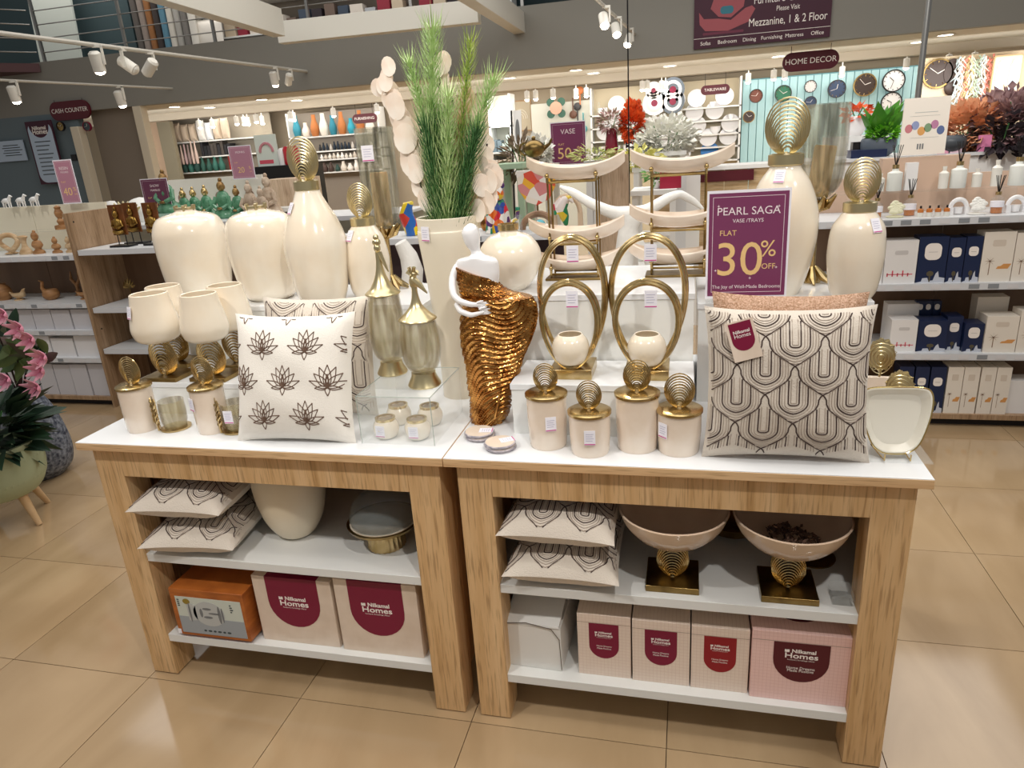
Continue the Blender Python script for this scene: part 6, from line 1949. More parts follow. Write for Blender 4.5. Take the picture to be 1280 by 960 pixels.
for i, (a, b2) in enumerate(((3.454, 3.519), (3.528, 3.598), (3.681, 3.759))):
    small('pink_card', ('pink card', 'pale pink card', 'bright pink card')[i] + ' standing on the rear counter, ' + ('leftmost', 'middle', 'rightmost')[i] + ' of three', 'card', ((a + b2) / 2, 3.6, BT), B(-(b2 - a) / 2, (b2 - a) / 2, 0, .006, 0, .1), mat('pink card %d' % i, ('#e3a3bd', '#edd0de', '#e88db8')[i], rough=.5), smooth=False)
small('black_vase', 'black flared vase with a lime flower near the right edge', 'vase', (3.838, 3.60, BT) if False else (3.814, 3.62, BT), MB().lathe(smooth_prof([(.03, 0), (.025, .06), (.05, .13), (.06, .15)], 4), 18), black)
small('navy_gift_box', 'flat navy box with rose lid on the rear counter behind the right hurricane', 'box', (3.059, 3.62, BT), B(-.12, .1, 0, .14, 0, .05), navy, smooth=False)
small('small_black_box', 'small black box standing left of the bright green plant', 'box', (3.017, 3.65, BT + .0), B(-.04, .03, .12, .2, 0, .1), black, smooth=False)
foliage('orange_lily', 'small orange flower behind the right hurricane glass', (3.088, 4.3, 1.637), .08, .1, 70, .06, orange_f, stems=2, leaf_w=.8, seed=31, pot=(.07, .14, white_cer))
small('wall_shelf', 'narrow shelf under the orange flower', 'shelf', (3.099, 4.2, 0), B(-.2, .2, 0, .3, 0, 1.637), matt_white, smooth=False)

# ================================================================ LEFT FOREGROUND PLANTER
t = thing('ribbed_planter', 'sage green ribbed planter on wooden legs at the left edge', 'planter', (-1.64, .90, 0))
sage = mat('sage green plastic', '#aab594', rough=.5)
PR = smooth_prof([(.10, .15), (.17, .18), (.215, .26), (.225, .36), (.215, .43)], 8)
obj('pot', MB().lathe([(.001, .15)] + PR + [(.2, .432), (.195, .40), (.001, .38)], 96, wav=lambda a, z: 1 + .012 * cos(48 * a + z * 60)), sage, t)
obj('rim', MB().lathe([(.21, .425), (.222, .43), (.222, .452), (.2, .452), (.2, .43), (.21, .425)], 40), sage, t)
for k in range(4):
    a = -.12 + k * pi / 2
    obj('leg', MB().tube([(.12 * cos(a), .12 * sin(a), .2), (.2 * cos(a), .2 * sin(a), 0)], [.026, .014], 12), mat('beech leg', '#d9b98f', rough=.5, noise='#c9a578', nscale=10), t)
t2 = thing('speckled_floor_vase', 'dark blue speckled floor vase behind the sage planter', 'vase', (-1.97, 1.42, 0))
k_ = [(.11, 0), (.17, .07), (.185, .2), (.15, .4), (.10, .52), (.08, .56)]
obj('body', MB().lathe(vessel(k_, .01), 36), mat('blue black speckle', '#2b3346', rough=.5, noise='#8d94a0', nscale=45, bump=.4), t2)
dk = mat('dark magnolia leaf', '#2f4a34', rough=.4, noise='#1e3026', nscale=8)
mg = mat('magnolia leaf', '#5c7a4c', rough=.4, noise='#6b4a50', nscale=5)
foliage('dark_leaf_bunch', 'dark green leaves filling the sage planter', (-1.66, .92, .40), .2, .24, 190, .2, dk, stems=5, leaf_w=.5, seed=41)
# magnolia branches with big leaves and pink blossoms, rooted in the speckled vase
t = thing('magnolia_branches', 'pink magnolia branches with bronze green leaves standing in the speckled vase', 'plant', (-1.97, 1.42, .50))
rnd = random.Random(11)
br = MB()
tips = []
for k in range(9):
    a = k * .7
    e = Vector((.24 * cos(a) * rnd.uniform(.6, 1.1) + .05, .2 * sin(a) - .1, rnd.uniform(.12, .5)))
    mid = e * .5 + Vector((0, 0, .1))
    br.tube([(0, 0, 0), tuple(mid), tuple(e)], [.007, .005, .002], 6)
    tips += [mid, e, (mid + e) / 2]
obj('branches', br, dark_stem, t)
def big_leaf(p, d, L, m):
    d = d.normalized()
    s_ = d.cross(Vector((rnd.uniform(-.6, .6), -1, rnd.uniform(-.3, .6)))).normalized()
    n_ = d.cross(s_).normalized()
    vs, fs = [], []
    for j in range(6):
        q = j / 5
        w_ = L * .2 * sin(pi * min(q * .95 + .03, 1)) ** .8
        c_ = d * L * q + n_ * L * .12 * sin(pi * q)
        vs += [c_ - s_ * w_ , c_ - n_ * w_ * .25, c_ + s_ * w_]
    for j in range(5):
        b_ = j * 3
        fs += [(b_, b_ + 1, b_ + 4, b_ + 3), (b_ + 1, b_ + 2, b_ + 5, b_ + 4)]
    obj('leaf', MB().add(vs, fs), m, t, loc=p)
lm = [mg, dk, mat('olive leaf', '#7d8f5c', rough=.45, noise='#566b40', nscale=6)]
for k in range(90):
    p = rnd.choice(tips) + Vector((rnd.uniform(-.04, .04), rnd.uniform(-.04, .04), rnd.uniform(-.04, .04)))
    big_leaf(p, Vector((rnd.uniform(-1, 1), rnd.uniform(-.8, .3), rnd.uniform(-.8, 1))), rnd.uniform(.1, .15), lm[k % 3])
pink_p = mat('magnolia pink petal', '#e58aa8', rough=.5, noise='#f3c3cf', nscale=14)
cP = Vector((-1.97, 1.42, .50))
for (u_, P_) in enumerate(((-1.576, 1.150, 1.081), (-1.463, 1.120, 1.015), (-1.413, 1.120, 0.955), (-1.346, 1.100, 0.866), (-1.387, 1.050, 0.716), (-1.564, 1.050, 0.757), (-1.386, 1.100, 0.796))):
    c_ = Vector(P_) - cP
    mb = MB()
    for k in range(7):
        a = 2 * pi * k / 7
        d = Vector((cos(a), -.6, sin(a)))
        mb.tube([(0, 0, 0), tuple(d * .03), tuple(d * .058 + Vector((0, -.02, .006)))], [.006, .018, .004], 8, flat=.35)
    mb.ball((0, -.014, 0), .009, seg=8, rings=6)
    obj('blossom', mb, pink_p, t, loc=c_)

# ================================================================ REAR OF THE SHOP
RY = 11.7
def wall_shelf(name, x0, x1, y_, zs, lab, d=.35, back=None, sides=True, z0=0, m=None):
    t = thing('wall_shelving', lab, 'shelving', ((x0 + x1) / 2, y_, 0), group='rear wall shelving')
    hw = (x1 - x0) / 2
    zt = zs[-1] + .45
    obj('back_panel', B(-hw, hw, d - .02, d, z0, zt), back or wall_m, t)
    for i, z in enumerate(zs):
        obj('shelf', B(-hw, hw, 0, d - .02, z - .025, z), m or shelf_white, t)
    if sides:
        for s in (-hw, hw - .03):
            obj('side_panel', B(s, s + .03, 0, d, z0, zt), m or shelf_white, t)
    return t
# ---- crockery shelving
CX0, CX1 = 0.163, 2.746
CZ = [1.237, 1.465, 1.678, 1.901, 2.122]
wall_shelf('crockery', CX0, CX1, RY, CZ, 'long rear shelving of white plates and bowls behind the tray towers', back=mat('warm beige back', '#d6c9ac', rough=.6))
plate_me = mesh('plate', MB().lathe([(.001, 0), (.1, .0), (.155, .018), (.152, .024), (.1, .008), (.001, .008)], 24), white_cer)
bowl_me = mesh('bowl', MB().lathe([(.04, 0), (.085, .05), (.09, .09), (.085, .09), (.04, .01), (.001, .01)], 18), white_cer)
cup_me = mesh('cup', MB().lathe([(.03, 0), (.045, .03), (.045, .08), (.04, .08), (.03, .01), (.001, .01)], 14), white_cer)
blue_cer = mat('bright blue ceramic', '#3a7fc4', rough=.25, coat=.4)
rnd = random.Random(8)
sh_n = ['lowest', 'second', 'third', 'fourth', 'top']
for si, z in enumerate(CZ):
    x = CX0 + .12
    cn = {'plate': 0, 'blue': 0, 'bowl': 0, 'cup': 0}
    while x < CX1 - .15:
        blue = (si == 0 and x > CX0 + (CX1 - CX0) * .72)
        k = rnd.random()
        if k < .45:
            o = obj('plate', plate_me, None, None, loc=(x + .12, RY + .16, z + .155), rot=(1.32, 0, 0))
            kk = 'blue' if blue else 'plate'
            cn[kk] += 1
            tag(o, ('bright blue plate' if blue else 'white plate') + ', %s from the left on the %s crockery shelf' % (ORD[cn[kk] - 1], sh_n[si]), 'plate', 'blue plates on the rear shelving' if blue else 'white plates on the rear shelving')
            if blue:
                o.data = blue_me if 'blue_me' in globals() else o.data
                me2 = plate_me.copy()
                me2.materials.clear()
                me2.materials.append(blue_cer)
                o.data = me2
            x += .34
        elif k < .75:
            for q in range(2):
                o = obj('bowl', bowl_me, None, None, loc=(x + .09, RY + .14, z + .03 * q))
                cn['bowl'] += 1
                tag(o, 'white bowl, %s from the left on the %s crockery shelf' % (ORD[cn['bowl'] - 1], sh_n[si]), 'bowl', 'white bowls on the rear shelving')
            x += .22
        else:
            o = obj('cup', cup_me, None, None, loc=(x + .05, RY + .1, z))
            cn['cup'] += 1
            tag(o, 'white cup, %s from the left on the %s crockery shelf' % (ORD[cn['cup'] - 1], sh_n[si]), 'cup', 'white cups on the rear shelving')
            x += .13
# bottles on the top of the crockery wall
for i in range(9):
    x = 0.314 + i * .22
    o = obj('carafe', MB().lathe(smooth_prof([(.05, 0), (.06, .08), (.02, .16), (.025, .22)], 3), 14) if i == 0 else bpy.data.meshes['carafe'], glass if i == 0 else None, None, loc=(x, RY + .1, CZ[4] + .001), label=None)
    tag(o, 'small pale carafe, %s from the left on the top crockery shelf' % ORD[i], 'carafe', 'carafes on the top shelf')
for i, (u, v) in enumerate(((841,113), (841,127), (818,128), (828,111))):
    p = [(1.605, 11.600, 2.439), (1.606, 11.600, 2.247), (1.295, 11.600, 2.245), (1.281, 11.600, 2.452)][i]
    t = thing('rosette_plate', ['grey rosette plate, upper one on the crockery wall', 'grey rosette plate, lower one on the crockery wall', 'white rosette plate with plum centre, crockery wall', 'small pale rosette plate left of the grey pair'][i], 'plate', p, rot=(pi / 2, 0, 0))
    r = .2 if i < 3 else .14
    obj('disc', MB().lathe([(.001, -.01), (r, -.01), (r, .01), (.001, .01)], 22), mat('slate rosette', '#66707a', rough=.5) if i < 2 else white_cer, t)
    obj('ring_print', MB().lathe([(r * .5, .01), (r * .75, .01), (r * .75, .013), (r * .5, .013), (r * .5, .01)], 22), white_cer if i < 2 else mat('faint grey ink', '#cfcccb'), t)
    obj('centre_print', MB().lathe([(.001, .01), (r * .28, .01), (r * .28, .015), (.001, .015)], 14), maroon, t)

def pill_sign(u_w, p, w_, h_, s, lab, tilt=0):
    t = thing('pill_sign', lab, 'sign', p, rot=(0, 0, tilt))
    obj('sign_body', MB().prism(rrect(w_, h_, h_ * .49, 0, 0, 8)[::-1], -.02, .02), maroon_d, t)
    text('lettering', s, h_ * (.42 if len(s) < 11 else .33), print_white, t, (0, -.022, 0))
    for sx in (-1, 1):
        obj('wire', MB().tube([(sx * w_ * .35, 0, h_ * .48), (sx * w_ * .35, 0, max(2.7 - p[2], h_ * .6))], .004, 5), black, t)
    return t
pill_sign(0, (3.401, 8.900, 2.510), 0.685, .23, 'HOME DECOR', 'maroon pill shaped sign reading home decor under the banner')
pill_sign(0, (-7.922, 8.570, 2.724), 0.780, 2.866 - 2.580, 'CASH COUNTER', 'maroon pill shaped sign reading cash counter on the left')
pill_sign(0, (2.296, 11.300, 2.370), 0.461, 2.444 - 2.296, 'TABLEWARE', 'maroon pill shaped sign above the rear crockery shelving')
pill_sign(0, (-3.963, 11.200, 2.362), 0.480, 2.445 - 2.279, 'FURNISHING', 'maroon pill shaped sign above the rear textile shelves, centre left')

# ---- banner on the fascia
BA, BB = (1.926, 8.580, 2.744), (3.559, 8.580, 2.751)
bw_, bh_ = BB[0] - BA[0], 1.9
t = thing('wall_banner', 'large plum banner with a pink sofa picture and furniture lettering on the fascia', 'banner', (BA[0], 8.57, BA[2]))
obj('banner_sheet', B(0, bw_, 0, .02, 0, bh_), mat('dark plum banner', '#40142a', rough=.5), t)
obj('line_print', B(.0, bw_, -.002, 0, .115, .12), print_white, t)
for i, wd in enumerate(('Sofas', 'Bedroom', 'Dining', 'Furnishing', 'Mattress', 'Office')):
    text('lettering', wd, .062, print_white, t, (bw_ * (.09 + .164 * i), -.002, .055))
for s_, z, sz in (('Home Furnishing &', .61, .13), ('Furniture Collection', .49, .13), ('Please Visit', .375, .08), ('Mezzanine, 1 & 2 Floor', .24, .13)):
    text('lettering', s_, sz, print_white, t, (bw_ * .69, -.002, z), sx=.76)
sofa = mat('coral sofa print', '#a3545c', rough=.6)
m = MB().prism([(.06, .42), (.12, .34), (.3, .33), (.45, .3), (.62, .42), (.70, .44), (.74, .40), (.66, .26), (.42, .18), (.14, .2), (.07, .28)], -.003, 0).prism([(.2, .45), (.26, .62), (.5, .64), (.62, .58), (.6, .44), (.45, .33), (.3, .35)], -.003, 0)
obj('sofa_print', m, sofa, t)['kind'] = 'stuff'
obj('cushion_print', MB().prism(rrect(.16, .09, .04, .4, .42)[::-1], -.005, -.003), mat('teal cushion print', '#37788a', rough=.6), t)
obj('sofa_shadow_print', MB().prism(rrect(.5, .03, .014, .36, .165)[::-1], -.003, 0), mat('deep rose print', '#6d2f44', rough=.6), t)

# ---- clock wall
KX0, KX1 = 2.770, 5.537
t = thing('slat_wall', 'pale blue slatted wall carrying round clocks', 'panel', (KX0, 11.9, 0))
nS = 22
for k in range(nS):
    w1 = (KX1 - KX0) / nS
    obj('slat', B(k * w1 + .006, (k + 1) * w1 - .006, 0, .03, 0, 2.5), mat('pale blue slat', '#b5dde2', rough=.6), t)
obj('slat_back', B(0, KX1 - KX0, .03, .05, 0, 2.52), mat('teal slat gap', '#6fa3ab', rough=.7), t)
def clock(p, r, face, hands, lab, frame=None, numerals=True):
    t = thing('wall_clock', lab, 'clock', p, rot=(pi / 2, 0, 0))
    obj('frame', MB().lathe([(r * .9, -.02), (r, -.02), (r, .02), (r * .9, .02), (r * .9, -.02)], 28), frame or black, t)
    obj('dial', MB().lathe([(.001, -.01), (r * .92, -.01), (r * .92, .008), (.001, .008)], 28), face, t)
    obj('hand', MB().tube([(0, 0, .012), (r * .5 * cos(hands), r * .5 * sin(hands), .012)], r * .03, 5), print_white if face is not white_c else black, t)
    obj('hand', MB().tube([(0, 0, .014), (r * .7 * cos(hands + 2), r * .7 * sin(hands + 2), .014)], r * .02, 5), print_white if face is not white_c else black, t)
    if numerals:
        m = MB()
        for k in range(12):
            a = k * pi / 6
            m.tube([(r * .72 * cos(a), r * .72 * sin(a), .01), (r * .85 * cos(a), r * .85 * sin(a), .01)], r * .03, 4)
        obj('hour_mark', m, gold if face is not white_c else black, t)['kind'] = 'stuff'
    return t
green_d = mat('green dial', '#1f6a4c', rough=.4)
navy_d = mat('navy dial', '#2a3d5c', rough=.4)
brown_d = mat('dark brown dial', '#3a2a24', rough=.4)
rPX = 0.123 / 10
for p, r, f, h, lab in (((3.420, 11.800, 2.244), 11, green_d, .4, 'green dial wall clock above the largest leaf ornament'), ((3.843, 11.800, 2.323), 8, MATS['faint grey ink'], 2, 'small pale grey clock between the green and navy clocks'), ((3.860, 11.800, 2.072), 8, navy_d, 1, 'small dark clock below the pale grey one'),
                        ((4.256, 11.800, 2.253), 11.5, navy_d, 1.4, 'navy dial clock on the pale blue slats'), ((4.680, 11.800, 2.280), 14.5, brown_d, .3, 'dark brown clock with gold marks right of the navy clock'), ((5.107, 11.800, 2.306), 14, white_c, 2.4, 'white dial clock with thin black rim, upper one'),
                        ((5.105, 11.800, 1.979), 13, white_c, 2.6, 'pale clock under the white dial clock'), ((2.976, 11.700, 2.236), 9, mat('mahogany dial', '#6b3524', rough=.4), 1, 'mahogany brown clock at the left end of the slats'), ((2.874, 11.700, 1.914), 8, brown_d, .3, 'small black clock low at the left end of the slats'),
                        ((5.191, 9.870, 2.275), 18, brown_d, .5, 'very large brown clock right of the steel post'), ((-8.122, 8.500, 2.491), 8, gold_dark, .8, 'gold dial clock under the cash counter sign'), ((-7.608, 8.500, 2.456), 8, mat('grey dial', '#3c4a50', rough=.4), 1.3, 'dark grey dial clock with red surround beside the gold one')):
    clock(p, rPX * r * (1 if p[1] > 11 else (.86 if p[1] > 9 else .76)), f, h, lab, frame=gold_dark if f is brown_d else (maroon if p[1] < 9 and p[0] > -8 and lab.startswith('dark grey') else None))
small('oval_mirror', 'dark oval mirror right of the very large brown clock', 'mirror', (5.367, 9.870, 2.280), MB().lathe([(.001, -.02), (.17, -.02), (.17, .02), (.001, .02)], 24, sx=.6), brown_d).rotation_euler = (pi / 2, 0, 0)
small('dark_mask', 'dark carved mask below the oval mirror', 'ornament', (5.383, 9.870, 2.076), MB().ball((0, 0, 0), .09, .03, .1, 14, 9), brown_d)
# ---- right display wall
t = thing('display_wall', 'cream display wall with hanging garlands at the right edge', 'panel', (4.980, 9.9, 0))
wx = 6.471 - 4.980
obj('wall_board', B(0, wx, 0, .05, 0, 2.483), mat('cream display board', '#d5c3a4', rough=.6), t)
gar = [mat('garland %d' % i, c_, rough=.7) for i, c_ in enumerate(('#b8c8cc', '#e9e0d2', '#e08878', '#c9b080', '#dfe8d8', '#a8b8a0'))]
for i in range(9):
    x = 5.411 + i * (5.781 - 5.411) / 8
    m = MB()
    rnd = random.Random(i)
    L = rnd.uniform(.45, .75)
    z0 = 2.457
    for k in range(26):
        q = k / 26
        m.tube([(rnd.uniform(-.04, .04), rnd.uniform(-.03, .03), -q * L), (rnd.uniform(-.08, .08), -.03 + rnd.uniform(-.03, .03), -q * L - .09)], [.014, .002], 5)
    o = tag(obj('hanging_garland', m, gar[i % 6], None, loc=(x, 9.8, z0)), ['pale blue', 'cream', 'coral', 'straw', 'mint', 'sage'][i % 6] + ' artificial flower garland, %s from the left on the cream display wall' % ORD[i], 'garland', 'hanging garlands')
t = thing('framed_mirrors', 'beige framed board with two tall oval mirrors at the top right edge', 'mirror', (5.967, 9.700, 2.159))
hw_, hh_ = 0.342 / 2, (2.435 - 1.899) / 2
obj('frame', MB().prism(rrect(hw_ * 2, hh_ * 2, .02)[::-1], -.02, .02), mat('tan frame', '#b8946a', rough=.5), t)
obj('panel', MB().prism(rrect(hw_ * 1.85, hh_ * 1.88, .02)[::-1], -.025, -.02), mat('cream display board', '#d5c3a4'), t)
for sx in (-1, 1):
    obj('oval_glass', MB().prism(disc2(sx * hw_ * .45, 0, hw_ * .32, hh_ * .78, 24)[::-1], -.035, -.025), mat('blue grey mirror', '#8c9ba6', rough=.15, metal=.6), t)
# ---- steel post and thin hanging cable
t = thing('steel_post', 'slender brushed steel post right of the white clocks', 'post', (3.569, 4.6, 0))
obj('post_tube', MB().lathe([(.022, 0), (.022, 4.4)], 14), steel, t)
t = thing('hanging_cable', 'thin black cable hanging down in front of the orange bouquet', 'cable', (1.408, 4.4, 0))
obj('cable', MB().tube([(0, 0, 1.15), (0, 0, 4.4)], .006, 6), black, t)
# ---- posters on the slate blue wall
t = thing('notice_board', 'pale blue notice sheet at the far left on the slate wall', 'notice', (-9.345, 8.550, 2.177))
hw_, hh_ = 0.634 / 2, (2.341 - 2.012) / 2
obj('sheet', B(-hw_, hw_, 0, .02, -hh_, hh_), mat('pale blue paper', '#b9cbe0', rough=.5), t)
m = MB()
for k in range(5):
    m.box(-hw_ * (.5 + .1 * (k % 2)) + .05, hw_ * (.5 + .1 * (k % 3)) + .05, -.002, 0, hh_ * (.5 - .24 * k), hh_ * (.58 - .24 * k))
obj('line_print', m, mat('dark print', '#3d474a'), t)['kind'] = 'stuff'
t = thing('wall_poster', 'tall white poster with plum emblem and text lines on the slate wall', 'poster', (-8.562, 8.500, 2.105))
hw_, hh_ = 0.534 / 2, (2.584 - 1.584) / 2
obj('poster_board', B(-hw_, hw_, 0, .02, -hh_, hh_), mat('dark plum banner', '#40142a'), t)
obj('poster_sheet', MB().prism(rrect(hw_ * 1.8, hh_ * 1.9, hw_ * .5, 0, 0)[::-1], -.002, 0), mat('pale blue paper', '#b9cbe0'), t)
obj('shield_print', MB().prism(ushape(hw_ * 1.5, hh_ * .52)[::-1], -.004, -.002), mat('dark plum banner', '#40142a'), t, loc=(0, 0, hh_))
text('lettering', 'Nilkamal', hw_ * .3, print_white, t, (0, -.005, hh_ * .78), bold=.02)
text('lettering', 'Homes', hw_ * .4, print_white, t, (0, -.005, hh_ * .66), bold=.02)
m = MB()
for k in range(9):
    m.box(-hw_ * .6, hw_ * (.6 - .15 * (k % 3)), -.004, -.002, hh_ * (.34 - .13 * k), hh_ * (.37 - .13 * k))
obj('line_print', m, mat('dark print', '#3d474a'), t)['kind'] = 'stuff'
small('wall_socket', 'small black socket on the slate wall', 'socket', (-8.105, 8.580, 1.999), B(-.05, .05, 0, .02, -.05, .05), black, smooth=False)

# ---- rear left textile shelves
def goods_row(x0, x1, y_, z, n, cols, kind, lab, cat, grp, hmin, hmax, seed, d=.2, noun=None):
    rnd = random.Random(seed)
    st = (x1 - x0) / n
    for i in range(n):
        h = rnd.uniform(hmin, hmax)
        c_ = rnd.choice(cols)
        m_ = mat('goods ' + c_, c_, rough=.7)
        wd = st * rnd.uniform(.36, .47)
        if kind == 'box':
            mb = B(-wd, wd, 0, d, 0, h)
        elif kind == 'cushion':
            f = pillow_fn(wd * 2.2, h, .14)
            mb = MB()
            for side in (-1, 1):
                mb.grid(lambda a, c2: f(2 * a - 1, (2 * c2 - 1) * -side, side) + Vector((0, .08, h / 2)), 8, 8)
        else:
            mb = MB().lathe(smooth_prof([(wd * .7, 0), (wd, h * .35), (wd * .5, h * .75), (wd * .45, h)], 3), 12)
        tag(obj(kind if kind != 'box' else 'shelf_box', mb, m_, None, loc=(x0 + st * (i + .5), y_ + .02, z + .001), rot=(0, 0, rnd.uniform(-.08, .08)), smooth=kind != 'box'), '%s %s, %s from the left %s' % (cname(c_), noun or cat, ORD[i], lab), cat, grp)
L0, L1 = -8.736, -6.243
LZ = [1.611, 1.903, 2.205]
wall_shelf('textile', L0, L1, 11.4, LZ, 'rear left shelving of cushions and dark handbags', back=mat('warm grey back', '#8a8274', rough=.7), sides=False)
goods_row(L0 + .2, L1 - .8, 11.4, LZ[2], 8, ['#e8e6e2', '#8fa2b8', '#3a4f6c', '#c9b8a4', '#dfe3e8'], 'cushion', 'on the top rear left shelf', 'cushion', 'cushions on the rear left shelving', .34, .42, 1)
goods_row(L0 + 1.0, L1 - .8, 11.4, LZ[1], 9, ['#2a2a2e', '#4a4440', '#1f2226'], 'box', 'on the middle rear left shelf', 'pouch', 'dark pouches on the rear left shelving', .18, .28, 2)
goods_row(L0 + .2, L0 + 1.5, 11.4, LZ[0], 9, ['#2f5a50', '#274a44', '#a9c4cc', '#356b60'], 'bottle', 'on the lowest rear left shelf', 'bottle', 'bottles on the rear left shelving', .24, .3, 3)
goods_row(L0 + 1.6, L1 - .9, 11.4, LZ[0], 8, ['#b01c2e', '#2a2a2e', '#8f1f2b', '#4c525a', '#caa24a'], 'box', 'on the lowest rear left shelf', 'box', 'boxes on the rear left shelving', .16, .3, 4)
goods_row(L0 + .25, L0 + 1.0, 11.3, 1.773, 9, ['#c9b2a8', '#b59a9c', '#8c7a78'], 'bottle', 'low on the rear left shelving', 'bundle', 'beige bundles on the rear left shelving', .36, .44, 5)
t = thing('beige_panel', 'beige wardrobe panel left of the rear cushions', 'panel', (-8.479, 11.2, 0))
obj('panel_board', B(-.5, .25, 0, .05, 0, 2.642), mat('peach beige panel', '#cdb196', rough=.6), t)
obj('grey_edge', B(.1, .4, -.1, 0, 0, 2.600), mat('khaki panel', '#8d8570', rough=.6), t)
# easel poster and black counter
t = thing('easel_poster', 'white easel poster of a pink arch, standing on the black counter', 'poster', (-3.770, 7.42, 1.670))
hw_, hh_ = 0.331 / 2, 2.111 - 1.699
obj('poster_board', B(-hw_, hw_, 0, .02, 0, hh_), mat('pale mint card', '#d9e4dd', rough=.5), t)
obj('arch_print', MB().tube([(hw_ * .6 * cos(a), -.002, hh_ * .45 + hw_ * .7 * sin(a)) for a in [pi * i / 10 for i in range(11)]], .02, 5), mat('rose ink', '#c98a94', rough=.6), t)
obj('pink_label_print', B(-hw_ * .8, hw_ * .5, -.003, 0, hh_ * .08, hh_ * .2), red_ink, t)
t = thing('black_counter', 'black counter ledge behind the tallest urn vases', 'counter', (-3.570, 7.3, 0))
obj('counter_body', B(-0.415, 0.415, 0, .5, 0, 1.670), mat('black board', '#161618', rough=.5), t, smooth=False)
small('red_candle_jar', 'red candle jar on the black counter', 'jar', (-3.419, 7.45, 1.670), MB().lathe([(.1, 0), (.11, .02), (.11, .2), (.09, .24), (.001, .25)], 18), mat('red glass', '#c4172c', rough=.2, coat=.6))
small('cream_jar', 'cream jar left of the red candle jar', 'jar', (-3.540, 7.45, 1.670), MB().lathe([(.07, 0), (.075, .18), (.05, .22), (.001, .23)], 16), white_cer)
t = thing('wood_cube_stand', 'pale wood cube stand with white shelf, left of the tall teardrop vase', 'stand', (-2.138, 4.9, 0))
a0, a1 = -0.234, 0.252
obj('stand_body', B(a0, a1, 0, .4, 0, 1.561), MATS['pale oak'], t)
obj('white_shelf', B(a0 - .05, a1 + .05, -.2, 0, 1.296 - .04, 1.296), shelf_white, t)
# ---- rear centre-left shelves
M0, M1 = -5.763, -3.826
MZ = [1.450, 1.688, 1.849, 2.126]
wall_shelf('mixed', M0, M1, 11.5, MZ, 'rear centre left shelving with teal vases and dark rows', back=mat('taupe back', '#8e8478', rough=.7))
goods_row(M0 + .1, M1 - .1, 11.5, MZ[3], 9, ['#2c7f94', '#3a2f2c', '#b5703c', '#2f9ab0', '#c9a184', '#e2ddd2'], 'vase', 'on the top rear centre left shelf', 'vase', 'vases on the rear centre left shelving', .26, .44, 6)
goods_row(M0 + .6, M1 - .1, 11.5, MZ[2], 16, ['#1d2a38', '#26282c', '#3b4656', '#c9c4bc'], 'bottle', 'in the rear centre left tumbler row', 'tumbler', 'dark tumblers on the rear centre left shelving', .1, .16, 7)
goods_row(M0 + .6, M1 - .1, 11.5, MZ[1], 14, ['#e2ddd4', '#c7beb2', '#9a8c80', '#f0ece6'], 'bottle', 'in the rear centre left ornament row', 'ornament', 'pale ornaments on the rear centre left shelving', .08, .14, 8)
goods_row(M0 + .2, M1 - .1, 11.5, MZ[0], 12, ['#d9d2c6', '#4a3a34', '#a08660', '#e9e4dc', '#2f4a44'], 'bottle', 'on the lowest rear centre left shelf', 'vase', 'mixed vases on the rear centre left shelving', .12, .2, 9)
# ---- rear centre wall: art, frames, shelves
N0, N1 = -1.930, 0.151
t = thing('art_wall', 'pale board carrying wall art left of the crockery shelving', 'panel', (-0.955, 11.9, 0))
obj('wall_board', B(0, 0.138 - -0.955, 0, .04, 0, 2.4), mat('pale art board', '#cfd0c4', rough=.6), t)
fl_c = (-0.452, 11.700, 2.298)
t = thing('flower_wall_art', 'round wall art of a copper disc with four green petals', 'wall art', fl_c, rot=(pi / 2, 0, 0))
r_ = rPX * 9
obj('copper_disc', MB().lathe([(.001, 0), (r_, 0), (r_, .02), (.001, .02)], 22), mat('blush copper', '#c79a84', rough=.4, metal=.4), t)
for k in range(4):
    a = pi / 4 + k * pi / 2
    obj('green_petal', MB().lathe([(.001, -.02), (r_ * .65, -.02), (r_ * .65, 0), (.001, 0)], 16), mat('bottle green paint', '#2f5a4a', rough=.4), t, loc=(r_ * 1.25 * cos(a), r_ * 1.25 * sin(a), 0))
for i, p in enumerate(((-0.169, 11.860, 2.350), (-0.034, 11.860, 2.447), (0.013, 11.860, 2.092), (-0.087, 11.860, 2.181))):
    small('kitchen_tool', ['brown hanging ladle on the pale art board', 'orange pan hanging at the top of the pale art board', 'teal pan hanging low on the pale art board', 'dark hanging turner on the pale art board'][i], 'utensil', p,
          MB().tube([(0, 0, .1), (0, 0, -.12)], .012, 6).ball((0, 0, -.18 if i % 2 == 0 else .12), .07, .02, .07, 12, 8), mat('tool %d' % i, ('#6b4a3a', '#d9814a', '#4aa0a8', '#3a3a3c')[i], rough=.4))
t = thing('arch_picture', 'beige framed picture of pale arches right of the green sprays', 'picture', (-1.213, 12.160, 2.226))
hw_, hh_ = 0.420 / 2, (2.492 - 1.941) / 2
obj('frame', B(-hw_, hw_, 0, .03, -hh_, hh_), mat('tan frame', '#b8946a'), t)
obj('canvas', B(-hw_ * .9, hw_ * .9, -.004, 0, -hh_ * .92, hh_ * .92), mat('sand canvas', '#c9bda4', rough=.7), t)
for k in range(3):
    obj('arch_print', MB().tube([(hw_ * (.3 + .18 * k) * cos(a), -.005, -hh_ * .2 + hw_ * (.4 + .2 * k) * sin(a)) for a in [pi * i / 10 for i in range(11)]], .012, 5), mat('pale arch ink', '#e3dccb', rough=.7), t)
t = thing('mask_banner', 'narrow white banner with a dark mask drawing right of the green sprays', 'banner', (0.002, 6.500, 1.867), rot=(0, .03, 0))
hw_, hh_ = 0.092 / 2, (2.095 - 1.636) / 2
obj('banner_sheet', B(-hw_, hw_, 0, .01, -hh_, hh_), matt_white, t)
